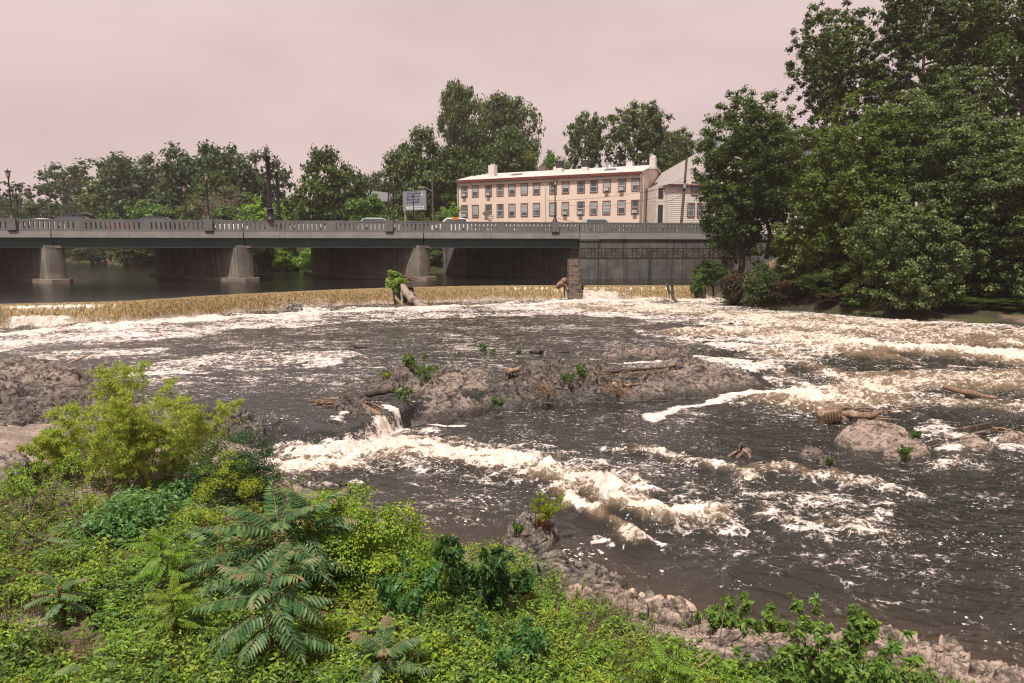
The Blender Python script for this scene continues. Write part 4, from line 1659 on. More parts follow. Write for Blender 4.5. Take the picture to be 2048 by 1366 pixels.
MT['blindm'] = mat('window_blind', (.30, .32, .33), rough=.5)
UP = [130, 217, 322, 414, 508, 606, 703, 834, 933, 1055, 1157, 1260, 1379, 1488]
acs_u = {0, 2, 11, 12}
acs_l = {0, 8, 9, 13}
bl_u = {1: .5, 4: .45, 5: .9, 6: .5, 8: .55, 11: .6, 13: .5}
bl_l = {1: .8, 4: .6, 5: .7, 6: .4, 7: .98, 8: .5, 11: .85, 12: .5, 10: .5}
zu0, zu1 = hz(1155, 300 + 348 / 4.096), hz(1155, 300 + 260 / 4.096)
zl0, zl1 = hz(1155, 300 + 530 / 4.096), hz(1155, 300 + 428 / 4.096)
for k, zx in enumerate(UP):
    s = facade_x(900 + zx / 4.096)
    window(house, lambda u, v, d, s=s: (s + u, -d, zu0 + v), .98, zu1 - zu0, k in acs_u, bl_u.get(k, 0))
    window(house, lambda u, v, d, s=s: (s + u, -d, zl0 + v), .98, zl1 - zl0, k in acs_l, bl_l.get(k, 0))
for zc, yy in ((zu0 + .1, 9.6), (zl0, 9.6)):
    window(house, lambda u, v, d, zc=zc, yy=yy: (HL + d, yy + u, zc + v), .9, 1.7)
for px in (919, 1089, 1279):
    s = facade_x(px)
    MB().tube([(s, -.10, hz0), (s, -.10, ZE - .35), (s, -.3, ZE - .1)], .06, 8).build('downspout', MT['sash'], house)
for zx, top, w_, y, kind in ((280, 125, 1.05, 2.6, 'w'), (528, 135, 1.0, 8.6, 's'), (640, 140, 1.0, 8.6, 'w'), (775, 90, 1.0, 4.2, 'b'), (980, 85, .95, 4.2, 'b'),
                             (1243, 100, 1.0, 8.6, 'w'), (1362, 100, .9, 8.6, 'b'), (1538, 60, .85, 3.8, 'w')):
    px, py = 900 + zx / 4.096, 300 + top / 4.096
    s = facade_x(px) + y * .13
    p = A_ + HX * s + HY * y
    zt_ = D(px, py, p[1])[2]
    zb = ZE + min(y, DEP - y) * sl_ - .1
    b = MB().box((s - w_ / 2, y - w_ / 2, zb), (s + w_ / 2, y + w_ / 2, zb + (zt_ - zb) * (.42 if kind == 'b' else 1)))
    b.box((s - w_ / 2 - .06, y - w_ / 2 - .06, zb), (s + w_ / 2 + .06, y + w_ / 2 + .06, zb + .45))
    ch = b.build('chimney', MT['whitepaint'] if kind != 's' else MT['stone'], roof)
    if kind == 'b':
        MB().box((s - w_ / 2 + .02, y - w_ / 2 + .02, zb + (zt_ - zb) * .42), (s + w_ / 2 - .02, y + w_ / 2 - .02, zt_)).build('chimney_top', MT['blackpaint'], ch)
    b = MB()
    for dx in (-.22, .22):
        b.lathe((s + dx, y, zt_), [(.14, 0), (.12, .22), (.10, .22), (.10, .0)], 8)
    b.build('chimney_pot', MT['stone'] if kind == 's' else MT['whitepaint'], ch)
for zx in (480, 1232):
    s = facade_x(900 + zx / 4.096)
    y = 3.0
    b = MB()
    for u0, u1, v0, v1 in ((-.8, .8, -.45, -.35), (-.8, .8, .35, .45), (-.8, -.7, -.35, .35), (.7, .8, -.35, .35)):
        V = [(s + u, y + v, ZE + .18 + (y + v) * sl_ + d) for d in (0, .16) for v in (v0, v1) for u in (u0, u1)]
        b.add(V, [(0, 2, 3, 1), (4, 5, 7, 6), (0, 1, 5, 4), (2, 6, 7, 3), (0, 4, 6, 2), (1, 3, 7, 5)])
    sk = b.build('skylight', MT['roofdark'], roof)


def dish(px, py, y, lab):
    s = facade_x(px) + y * .13
    p = A_ + HX * s + HY * y
    z = D(px, py, p[1])[2]
    t = thing('satellite_dish', lab, 'satellite dish', (p[0], p[1], 0), 0, 'dishes on the row house roof')
    b = MB()
    prof = [(r, .9 * r * r) for r in np.linspace(.01, .42, 7)]
    R = Matrix.Rotation(rad(62), 4, 'X') @ Matrix.Rotation(rad(25), 4, 'Y')
    c = MB().lathe((0, 0, 0), prof, 16)
    V = np.array([list(R @ Vector(v)) for v in np.vstack(c.V)]) + np.array([0, 0, z])
    b.add(V, c.Q[0])
    b.build('bowl', MT['galv'], t, True)
    zb = ZE + min(y, DEP - y) * sl_ + .1
    MB().tube([(0, .05, zb), (0, .05, z)], .04, 6).build('mast', MT['galv'], t)


dish(1175, 331, 5.6, 'small grey satellite dish on the roof between chimneys')
dish(1268, 312, 4.4, 'satellite dish fixed beside the right end chimney')

# ------------------------------------------------------------------ houses behind
def gable_house(name, lab, p, rz, L, W, z0, ze, zr, wm, rm, wins=(), hip=0.):
    t = thing(name, lab, 'house', (p[0], p[1], 0), rz)
    b = MB()
    V = [(0, 0, z0), (L, 0, z0), (L, W, z0), (0, W, z0), (0, 0, ze), (L, 0, ze), (L, W, ze), (0, W, ze)]
    T = [] if hip else [(5, 6, 8), (4, 9, 7)]
    V += [(L, W / 2, zr), (0, W / 2, zr)] if not hip else []
    b.add(V, [(0, 1, 5, 4), (1, 2, 6, 5), (2, 3, 7, 6), (3, 0, 4, 7)], T)
    b.build('wall', wm, t)
    o_ = .35
    b = MB()
    r0, r1 = hip, L - hip
    V = [(-o_, -o_, ze - .1), (L + o_, -o_, ze - .1), (L + o_, W + o_, ze - .1), (-o_, W + o_, ze - .1), (r0 - (0 if hip else o_), W / 2, zr + .05), (r1 + (0 if hip else o_), W / 2, zr + .05)]
    b.add(V, [(0, 1, 5, 4), (2, 3, 4, 5), (0, 3, 2, 1)], [(1, 2, 5), (3, 0, 4)] if hip else [(1, 2, 5), (3, 0, 4)])
    b.build('roof', rm, t)
    MB().box((-o_ - .02, -o_ - .12, ze - .22), (L + o_, -o_ - .004, ze - .02)).build('gutter', MT['redtrim'], t)
    if wm is MT['clap']:
        b = MB()
        pz = .27
        z = z0
        while z < ze - .1:
            z2 = min(z + pz, ze)
            b.add([(0, -.055, z), (L, -.055, z), (L, -.010, z2), (0, -.010, z2), (0, -.004, z), (L, -.004, z)], [(0, 1, 2, 3), (4, 5, 1, 0)])
            z = z2
        b.build('siding', wm, t)
    for u, v, w_, h_ in wins:
        window(t, lambda a, c, d, u=u, v=v: (u + a, -d - .06, v + c), w_, h_)
    return t


q0 = D(1336, 437, 97)
ch = gable_house('clapboard_house', 'white clapboard house partly hidden by the maple beside the row house', (q0[0], q0[1]), rad(14), 22, 13, 6.9, D(1345, 368, 97)[2], D(1440, 292, 97)[2], MT['clap'], MT['roofgrey'],
                 [(1.9 + (1365 - 1336) * .071, D(1360, 388, 97)[2], .9, 1.6), (1.9 + (1358 - 1336) * .071, D(1360, 432, 97)[2], .9, 1.7), (1.9 + (1378 - 1336) * .071, D(1378, 432, 97)[2], .7, 1.7), (6.2, D(1378, 388, 97)[2], .9, 1.6)], hip=7.5)
b = MB()
b.box((-1.3, 1.2, 6.9), (0, 5, D(1345, 372, 97)[2]))
b.build('porch', MT['clap'], ch)
MB().box((-1.0, 1.15, D(1330, 396, 97)[2]), (-.25, 1.197, D(1330, 374, 97)[2])).build('porch_shade_panel', MT['blackpaint'], ch)  # black panel paints in the shade inside the porch
MB().box((-1.0, 1.15, 7), (-.25, 1.197, D(1330, 409, 97)[2])).build('porch_door', MT['blackpaint'], ch)
q0 = D(1312, 440, 145)
gable_house('grey_roofed_house', 'large grey roofed house high behind the trees right of the row house', (q0[0], q0[1]), rad(-6), 16, 12, 10, D(1330, 318, 145)[2], D(1350, 272, 145)[2], MT['roofdark'], MT['roofdark'])
q0 = D(1574, 440, 118)
gable_house('distant_house', 'pale house whose eave shows through gaps behind the maple', (q0[0], q0[1]), rad(-4), 12, 10, 8, D(1600, 288, 118)[2], D(1600, 262, 118)[2], MT['roofdark'], MT['roofgrey'])
q0 = D(738, 440, 128)
gable_house('green_house', 'pale green gabled house between trees left of the billboard', (q0[0], q0[1]), rad(62), 11, 7.5, 6, D(755, 400, 128)[2], D(770, 376, 128)[2], MT['greenclad'], MT['roofdark'])

# ------------------------------------------------------------------ utility poles, billboard, signs, wires
pa = D(866, 440, 98)
za = D(866, 344, 98)[2]
t = thing('utility_pole', 'brown utility pole with a cobra head light beside the billboard', 'utility pole', (pa[0], pa[1], 0))
MB().tube([(0, 0, 6.5), (0, 0, za)], [.17, .12], 10).build('shaft', MT['bark'], t)
h0 = D(838, 375, 98)
h1 = D(866, 383, 98)
b = MB().tube([(0, -.12, h1[2] - .0), (-.5, -.12, h1[2] + .28), (h0[0] - pa[0] + .9, -.12, h0[2]), (h0[0] - pa[0] + .4, -.12, h0[2] + .05)], .045, 7)
arm = b.build('lamp_arm', MT['galv'], t)
c = MB().lathe((0, 0, 0), [(.02, -.42), (.10, -.36), (.15, -.1), (.15, .15), (.09, .36), (.05, .42)], 10)
V = np.vstack(c.V)[:, [2, 1, 0]] * (1, 1, .6) + np.array([h0[0] - pa[0] + .2, -.12, h0[2]])
b = MB()
b.add(V, c.Q[0])
b.build('lamp_head', MT['galv'], arm)
ps = D(811, 440, 96)
t = thing('short_post', 'short weathered wooden post in front of the billboard', 'post', (ps[0], ps[1], 0))
MB().tube([(0, 0, 6.5), (0, 0, D(811, 415, 96)[2])], [.17, .15], 10).build('shaft', MT['palebark'], t)
pb0, pb1 = D(1363, 442, 92), D(1374, 311, 92)
upole = thing('utility_pole', 'leaning brown utility pole with tangled wires before the clapboard house', 'utility pole', (pb0[0], pb0[1], 0))
dx = pb1[0] - pb0[0]
MB().tube([(-dx * .05, 0, 6.6), (0, 0, pb0[2]), (dx, 0, pb1[2])], [.19, .19, .14], 10).build('shaft', MT['bark'], upole)
zc_ = D(1370, 372, 92)[2]
b = MB().tube([(dx * .5, -.2, zc_ - .3), (dx * .5, -.2, zc_ + .3)], .2, 10)
b.build('transformer', MT['galv'], upole)
b = MB()
for k in range(4):
    b.bar((dx * .45 - .9, -.15, zc_ - .7 + k * .35), (dx * .45 + .4, -.15, zc_ - .5 + k * .4), .06, .06)
b.build('wire_bracket', MT['black'], upole)
hl = D(1377, 338, 92)
b = MB().tube([(dx * .85, 0, hl[2] - .1), (dx * .85 + .5, -.3, hl[2])], .04, 6)
c = MB().lathe((dx * .85 + .75, -.35, hl[2] - .05), [(.02, .12), (.16, .06), (.18, -.04), (.02, -.08)], 10)
b.add(np.vstack(c.V), c.Q[0])
b.build('lamp_head', MT['galv'], upole)


def wire(p, q, sag, lab, r=.022):
    t = np.linspace(0, 1, 24)[:, None]
    P = p + (q - p) * t
    P[:, 2] -= sag * 4 * (t[:, 0] * (1 - t[:, 0]))
    b = MB().tube(P, r, 5)
    tag(b.build('overhead_wire', MT['black']), lab, 'wire', 'service wires before the row house')


wire(D(1096, 401, 103), D(1368, 368, 92), .5, 'middle service wire sagging from the row house front to the leaning pole')
wire(D(1135, 410, 101), D(1368, 378, 92), .9, 'lowest service wire sagging from the row house front to the leaning pole')
wire(D(1282, 386, 97.5), D(1369, 355, 92), .3, 'short upper wire from the row house corner to the leaning pole')
wire(D(1300, 402, 98), D(1368, 388, 92), .5, 'short lower wire from the gable end to the leaning pole')

bp = D(807, 421, 107)
bq = D(851, 419, 104.5)
bd = bq - bp
bw = math.hypot(bd[0], bd[1])
bt = thing('billboard', 'grey billboard with dark Spanish text on the bank left of the row house', 'billboard', (bp[0], bp[1], 0), math.atan2(bd[1], bd[0]))
z0, z1 = D(807, 421, 107)[2], D(807, 383.5, 107)[2]
MB().box((0, 0, z0), (bw, .18, z1)).build('panel', MT['billboard'], bt)
b = MB()
for r in ((-.06, bw + .06, z1, z1 + .06), (-.06, bw + .06, z0 - .06, z0), (-.06, 0, z0, z1), (bw, bw + .06, z0, z1)):
    b.box((r[0], -.03, r[2]), (r[1], .2, r[3]))
b.build('frame', MT['galv'], bt)
for x in (.5, bw - .5):
    MB().box((x - .1, .25, 5.5), (x + .1, .45, z1 - .3)).build('leg', MT['bark'], bt)


def text(s, size, place, m, parent, name='lettering', rot=(math.pi / 2, 0, 0), align='LEFT', bold=.012):
    cu = bpy.data.curves.new(name, 'FONT')
    cu.body = s
    cu.size = size
    cu.align_x = align
    cu.extrude = .004
    cu.offset = bold
    cu.materials.append(m)
    o = link(name, cu, parent)
    o.location = place
    o.rotation_euler = rot
    me_ = bpy.data.meshes.new_from_object(o)
    q_ = link(name, me_, parent)
    q_.location = place
    q_.rotation_euler = rot
    bpy.data.objects.remove(o)
    return q_


hb = z1 - z0
for k, s in enumerate(('¿Tiene problemas', 'para pagar sus', 'facturas de gas', 'o electricidad?')):
    text(s, hb * .155, (bw * .165, -.008, z1 - hb * (.17 + .155 * k)), MT['billtext'], bt)
lg = MB().box((bw * .82, -.012, z1 - hb * .24), (bw * .92, -.003, z1 - hb * .06)).build('badge', MT['billwhite'], bt)
b = MB()
b.add([(bw * .86, -.016, z1 - hb * .07), (bw * .918, -.016, z1 - hb * .07), (bw * .918, -.016, z1 - hb * .22), (bw * .875, -.016, z1 - hb * .15)], [(0, 3, 2, 1)])
b.build('badge_mark', MT['billteal'], lg)
st = MB().box((bw * .11, -.012, z0 + hb * .05), (bw * .93, -.003, z0 + hb * .20)).build('white_strip', MT['billwhite'], bt)
b = MB()
a = np.linspace(0, 2 * math.pi, 20, endpoint=False)
V = [(bw * .30 + .16 * math.cos(t_), -.016, z0 + hb * .125 + .10 * math.sin(t_)) for t_ in a] + [(bw * .30, -.016, z0 + hb * .125)]
b.add(V, None, [(20, (i + 1) % 20, i) for i in range(20)])
b.build('oval_logo', MT['billblue'], st)
b = MB()
rng = np.random.default_rng(5)
x = bw * .42
while x < bw * .88:
    w_ = rng.uniform(.05, .16)
    b.box((x, -.016, z0 + hb * .095), (x + w_, -.012, z0 + hb * .155))
    x += w_ + .05
b.build('small_print', MT['billblue'], st)

# road signs before the row house
g0 = D(973, 445, 92)
t = thing('sign_post', 'grey back of a diamond road sign on a post before the row house', 'road sign', (g0[0], g0[1], 0))
b = MB().box((-.03, -.03, 6.9), (.03, .03, D(973, 418, 92)[2])).build('post', MT['galv'], t)
zc_ = D(973, 427.5, 92)[2]
r_ = .56
MB().add([(-r_, -.05, zc_), (0, -.05, zc_ - r_), (r_, -.05, zc_), (0, -.05, zc_ + r_), (-r_, -.035, zc_), (0, -.035, zc_ - r_), (r_, -.035, zc_), (0, -.035, zc_ + r_)],
         [(0, 1, 2, 3), (4, 7, 6, 5), (0, 4, 5, 1), (1, 5, 6, 2), (2, 6, 7, 3), (3, 7, 4, 0)]).build('sign_plate', MT['signback'], t)
zc2 = D(973, 438, 92)[2]
MB().box((-.28, -.05, zc2 - .13), (.28, -.035, zc2 + .13)).build('lower_plate', MT['signback'], t)
g1 = D(980, 445, 92.6)
t = thing('sign_post', 'round red do not enter sign beside the diamond sign back', 'road sign', (g1[0], g1[1], 0))
MB().box((-.03, .03, 6.9), (.03, .09, D(980, 428, 92.6)[2])).build('post', MT['galv'], t)
zc_ = D(980, 434.5, 92.6)[2]


def disc(r, y, m, name, par, n=28, yb=None):
    b = MB()
    a = np.linspace(0, 2 * math.pi, n, endpoint=False)
    yb = y + .012 if yb is None else yb
    V = [(r * math.cos(q), y, zc_ + r * math.sin(q)) for q in a] + [(r * math.cos(q), yb, zc_ + r * math.sin(q)) for q in a] + [(0, y, zc_)]
    b.add(V, [(i, n + i, n + (i + 1) % n, (i + 1) % n) for i in range(n)], [(2 * n, i, (i + 1) % n) for i in range(n)])
    return b.build(name, m, par)


disc(.50, 0, MT['signwhite'], 'rim', t)
dr = disc(.455, -.008, MT['signred'], 'red_disc', t)
MB().box((-.36, -.016, zc_ - .075), (.36, -.009, zc_ + .075)).build('white_bar', MT['signwhite'], dr)
text('DO NOT', .22, (0, -.012, zc_ + .15), MT['signwhite'], dr, align='CENTER')
text('ENTER', .24, (0, -.012, zc_ - .32), MT['signwhite'], dr, align='CENTER')
zb = zc_ - .72
MB().add([(-.30, 0, zb), (.30, 0, zb), (.30, 0, zb + .08), (0, 0, zb + .26), (-.30, 0, zb + .08), (-.30, .015, zb), (.30, .015, zb), (.30, .015, zb + .08), (0, .015, zb + .26), (-.30, .015, zb + .08)],
         [(0, 1, 2, 4)], [(4, 2, 3)]).build('small_green_sign', MT['greenclad'], t)
# ------------------------------------------------------------------ rocks
def rock(name, lab, px, zw, H, m, seed, peak=None, steep=.5, rough=.22, freq=1.2, group=None, cat='rock', n=200, mrings=84, slabs=0., skirt=.45):
    """a rock from its waterline outline (survey pixels on the level zw), H metres high"""
    P = np.array([G(a, b, zw) for a, b in px])
    P = smooth_line(np.vstack([P, P[:1]]), n + 1)[:-1]
    c = P.mean(0) if peak is None else G(peak[0], peak[1], zw)
    rr = np.concatenate([np.linspace(0, 1, mrings), [1.06, 1.12]])
    V = []
    for r in rr:
        q = c + (P - c) * min(r, 1.0) + (P - c) * max(0, r - 1) * .6
        h = H * (1 - np.clip(r, 0, 1) ** (1 / steep)) if r <= 1 else -(r - 1) / .12 * skirt
        q = q.copy()
        q[:, 2] = zw + h
        V.append(q)
    V = np.vstack(V)
    hh = V[:, 2] - zw
    inner = np.clip(1 - np.repeat(rr, n), 0, 1)
    s = freq
    big = fbm2(V[:, 0] * s * .6 + seed, V[:, 1] * s * .6, seed, 3)
    rg = fbm2(V[:, 0] * s * 1.6, V[:, 1] * s * 1.6 + seed, seed + 3, 6, .6, True)
    fine = fbm2(V[:, 0] * s * 5, V[:, 1] * s * 5 + seed, seed + 8, 4, .6)
    ed = np.clip(inner * 7, .12, 1)
    crk = np.clip(1 - np.abs(gn2(V[:, 0] * s * 1.3 + .5 * fine, V[:, 1] * s * 2.0 + seed, seed + 21)) * 7, 0, 1) + .6 * np.clip(1 - np.abs(gn2(V[:, 0] * s * 3.4 + .5 * fine, V[:, 1] * s * 4.6 + seed, seed + 22)) * 5, 0, 1)
    blk = plates(V[:, 0] * s * 1.0 + seed, V[:, 1] * s * 1.7, seed + 23) + .22 * plates(V[:, 0] * s * 2.6 + seed, V[:, 1] * s * 4.4, seed + 24)
    dz = rough * (.7 * big + .22 * rg + .12 * fine - .45 * crk + 1.45 * blk) * ed
    if slabs:
        t = (hh + dz) / slabs
        dz = dz * .4 + ((np.floor(t) + sstep(.35, .65, t - np.floor(t))) * slabs - hh) * .6 * ed
    V[:, 2] += np.where(hh >= -.001, dz, 0)
    V[:, 0] += .10 * rough / .22 * fbm2(V[:, 0] * 1.8 + 40, V[:, 1] * 1.8, seed + 12, 4, .6)
    V[:, 1] += .10 * rough / .22 * fbm2(V[:, 0] * 1.8 + 80, V[:, 1] * 1.8, seed + 15, 4, .6)
    tint = sstep(.02, .16 + .05, V[:, 2] - zw + .04 * fine)
    k = len(rr)
    idx = np.arange(k * n).reshape(k, n)
    j2 = np.roll(idx, -1, 1)
    q = np.stack([idx[:-1], idx[1:], j2[1:], j2[:-1]], -1).reshape(-1, 4)
    a, b = P[0] - c, P[1] - c
    if a[0] * b[1] - a[1] * b[0] < 0:
        q = q[:, ::-1]
    me = mesh_np(name, V, q, mats=[m], smooth=True, attrs={'tint': tint})
    o = link(name, me)
    tag(o, lab, cat, group)
    return o


IS = 'rocks of the mid river island'
rock('rock', 'dark cracked slab forming the back left end of the mid river island', [(718, 782), (735, 762), (775, 750), (830, 746), (890, 750), (900, 760), (860, 772), (810, 784), (770, 792)], .5, .40, MT['rockdark'], 11, steep=.35, slabs=.16, rough=.24, freq=1.5, group=IS)
rock('rock', 'broad smooth front rock of the island sloping down to the chute', [(758, 812), (775, 788), (830, 768), (900, 756), (985, 752), (1010, 768), (1000, 802), (950, 822), (880, 838), (820, 842), (780, 834)], .18, .68, MT['rock'], 23, peak=(880, 790), steep=.42, rough=.20, freq=1.1, group=IS)
rock('rock', 'middle dark lumpy rock of the island between the smooth ones', [(960, 808), (985, 770), (1050, 752), (1150, 745), (1260, 748), (1270, 772), (1230, 796), (1130, 800), (1040, 808)], .2, .66, MT['rockdark'], 37, peak=(1100, 775), steep=.40, rough=.34, freq=1.7, group=IS)
rock('rock', 'large rounded right end of the island, pitted brown rock', [(1225, 796), (1240, 758), (1300, 738), (1380, 728), (1440, 736), (1500, 752), (1530, 770), (1500, 780), (1400, 786), (1300, 796)], .15, .80, MT['rock'], 41, peak=(1370, 765), steep=.62, rough=.17, freq=1.9, group=IS)
rock('rock', 'low brown ledge behind the white foam patch on the island', [(1190, 712), (1230, 702), (1320, 702), (1370, 708), (1350, 720), (1280, 722), (1215, 722)], .6, .26, MT['rock'], 43, steep=.4, rough=.18, freq=1.6, group=IS)
rock('rock', 'dark wet boulder under the driftwood at the head of the chute', [(655, 838), (668, 822), (700, 818), (742, 822), (768, 840), (770, 862), (730, 872), (690, 868), (662, 858)], .12, .62, MT['rockdark'], 51, steep=.34, rough=.24, freq=2.2)
rock('rock', 'small round dark boulder with white water around it beside the ledge', [(1345, 712), (1362, 704), (1385, 706), (1388, 714), (1360, 717)], .55, .34, MT['rockdark'], 57, steep=.45, rough=.12, freq=2)
rock('rock', 'low mossy wet stone just right of the small round boulder', [(1398, 712), (1420, 707), (1432, 712), (1415, 717)], .5, .17, MT['rockdark'], 58, steep=.4, rough=.1, freq=2)
rock('rock', 'wet dark stone breaking the rapids above the forked branch', [(1460, 712), (1480, 707), (1502, 714), (1490, 722), (1470, 720)], .45, .2, MT['rockdark'], 59, steep=.4, rough=.1, freq=2)
LE = 'rocks along the left edge'
rock('rock', 'big domed brown rock at the left edge below the weir foam', [(-120, 770), (-60, 745), (0, 735), (60, 735), (130, 738), (175, 755), (185, 768), (140, 775), (95, 779), (40, 782), (-40, 795)], .55, .68, MT['rock'], 63, peak=(85, 765), steep=.42, rough=.20, freq=.95, group=LE)
rock('rock', 'flat low brown rock stretching right of the big domed one', [(165, 752), (185, 740), (230, 736), (270, 742), (268, 748), (225, 754), (190, 760)], .55, .30, MT['rock'], 67, steep=.36, rough=.14, freq=1.4, group=LE)
rock('rock', 'tilted dark rock shelf across the left edge above the green shrubs', [(-160, 870), (-120, 812), (-30, 800), (60, 797), (160, 793), (262, 790), (300, 812), (230, 836), (150, 850), (90, 862), (20, 880), (-60, 892)], .62, .50, MT['rockdark'], 71, peak=(80, 838), steep=.26, rough=.24, freq=1.1, slabs=.16, group=LE)
rock('rock', 'lower grey brown rock step in front of the dark shelf', [(70, 870), (120, 842), (200, 832), (300, 828), (380, 836), (430, 845), (400, 870), (300, 890), (180, 905), (100, 905)], .70, .40, MT['rock'], 75, steep=.3, rough=.2, freq=1.4, slabs=.14, group=LE)
rock('rock', 'dark rock at the left side of the small chute', [(425, 842), (455, 836), (500, 845), (532, 862), (528, 880), (480, 885), (440, 872)], .35, .42, MT['rockdark'], 79, steep=.35, rough=.2, freq=2, group=LE)
rock('rock', 'pale flat slab lying at the left edge below the dark shelf', [(-60, 960), (0, 922), (40, 915), (70, 930), (60, 958), (20, 975), (-40, 990)], .95, .30, MT['rockgrey'], 83, steep=.25, rough=.08, freq=1.6, group=LE)
RR = 'rocks on the right side'
rock('rock', 'largest smooth pale boulder in the river at right', [(1664, 888), (1680, 870), (1720, 862), (1775, 862), (1815, 872), (1830, 888), (1812, 900), (1775, 911), (1720, 905), (1680, 900)], .02, .46, MT['rockpale'], 91, peak=(1735, 878), steep=.36, rough=.09, freq=1.3, group=RR)
rock('rock', 'lower pale rock with a green plant beside the largest boulder', [(1758, 918), (1780, 900), (1810, 885), (1850, 895), (1872, 914), (1850, 920), (1800, 927), (1765, 926)], .02, .30, MT['rockpale'], 95, steep=.35, rough=.10, freq=1.8, group=RR)
rock('rock', 'small dark topped rock left of the largest pale boulder', [(1594, 915), (1605, 905), (1635, 902), (1650, 912), (1640, 920), (1605, 922)], .02, .22, MT['rock'], 97, steep=.35, rough=.08, freq=2.4, group=RR)
rock('rock', 'low mossy brown rock with grass fringe below the small dark one', [(1622, 925), (1640, 912), (1668, 912), (1690, 926), (1660, 932), (1632, 930)], .01, .14, MT['rock'], 98, steep=.4, rough=.07, freq=2.4, group=RR)
rock('rock', 'pale angular rock pair at right under the leaning plank', [(1910, 900), (1916, 880), (1945, 878), (1975, 892), (1990, 905), (1960, 913), (1925, 912)], .02, .24, MT['rockpale'], 101, steep=.3, rough=.08, freq=2, group=RR)
rock('rock', 'pale rock at the right edge among drift sticks', [(1985, 880), (2010, 868), (2050, 880), (2080, 892), (2040, 897), (2000, 893)], .02, .22, MT['rockpale'], 103, steep=.35, rough=.08, freq=2, group=RR)
rock('rock', 'small pale rock under the end of the leaning plank', [(1950, 868), (1970, 858), (1985, 866), (1975, 872), (1957, 872)], .02, .15, MT['rockpale'], 105, steep=.35, rough=.05, freq=2, group=RR)
rock('rock', 'pale rock carrying the broken stump in the middle right water', [(1476, 914), (1485, 905), (1503, 906), (1506, 916), (1490, 920)], .0, .16, MT['rockpale'], 107, steep=.3, rough=.05, freq=3, group=RR)
rock('rock', 'stone under the squared timber end in the right rapids', [(1660, 842), (1672, 832), (1695, 832), (1705, 840), (1685, 848)], .05, .18, MT['rockpale'], 108, steep=.35, rough=.05, freq=3, group=RR)
rock('rock', 'near grey boulder with a reddish bush on top at the bank', [(1000, 1098), (1015, 1068), (1060, 1050), (1100, 1056), (1118, 1080), (1100, 1105), (1060, 1118), (1020, 1115)], .02, .42, MT['rockgrey'], 111, steep=.32, rough=.16, freq=2.6)
rock('rock', 'wet dark stone hump under the flowing water beside the near boulder', [(1110, 1085), (1150, 1062), (1200, 1068), (1215, 1085), (1170, 1095)], -.06, .12, MT['rockdark'], 113, steep=.5, rough=.05, freq=3)
rock('rock', 'tiny black rock in the grey water right of the vine mound', [(886, 1024), (898, 1015), (918, 1014), (914, 1026)], .0, .09, MT['rockdark'], 114, steep=.4, rough=.05, freq=4)
rock('rock', 'tiny black rock in open water below the island', [(1305, 852), (1318, 845), (1333, 848), (1328, 856)], .0, .10, MT['rockdark'], 115, steep=.4, rough=.05, freq=4)
rock('rock', 'flat pale brown stone awash near the lower shore', [(1238, 1160), (1262, 1152), (1298, 1154), (1302, 1163), (1270, 1168)], .0, .08, MT['rockpale'], 117, steep=.3, rough=.05, freq=4)
rock('rock', 'dark wet hump breaking the whitewater in the centre', [(1095, 930), (1110, 922), (1128, 924), (1124, 934), (1105, 936)], .05, .14, MT['rockdark'], 118, steep=.5, rough=.05, freq=3)
rock('rock', 'second dark wet hump beside the central whitewater', [(1170, 945), (1195, 938), (1220, 944), (1210, 954), (1182, 953)], .03, .12, MT['rockdark'], 119, steep=.5, rough=.05, freq=3)
rock('rock', 'small dark rock standing in water above the island', [(1037, 696), (1041, 689), (1047, 690), (1049, 697)], .55, .22, MT['rockdark'], 120, steep=.5, rough=.05, freq=3)

# the rubble along the near shore: broken stones one by one
rng = np.random.default_rng(42)
ico = None


def stone(p, s, seed, m):
    me = bpy.data.meshes.new('stone')
    import bmesh
    bm = bmesh.new()
    bmesh.ops.create_icosphere(bm, subdivisions=3, radius=1)
    V = np.array([v.co[:] for v in bm.verts])
    n = rng.normal(size=(9, 3))
    n /= np.linalg.norm(n, axis=1)[:, None]
    for k in n:
        lim = rng.uniform(.55, .8)
        d = V @ k
        V = V - np.maximum(d - lim, 0)[:, None] * k
    V = V * s
    V += .05 * s.mean() * fbm3(V[:, 0] / s.mean() * 3 + seed, V[:, 1] / s.mean() * 3, V[:, 2] / s.mean() * 3, seed, 4)[:, None]
    for v, c in zip(bm.verts, V):
        v.co = c
    bm.to_mesh(me)
    bm.free()
    a = me.attributes.new('tint', 'FLOAT', 'POINT')
    a.data.foreach_set('value', np.ones(len(V), np.float32))
    me.materials.append(m)
    o = link('stone', me)
    o.location = p
    o.rotation_euler = (rng.uniform(-.3, .3), rng.uniform(-.3, .3), rng.uniform(0, 6))
    return o


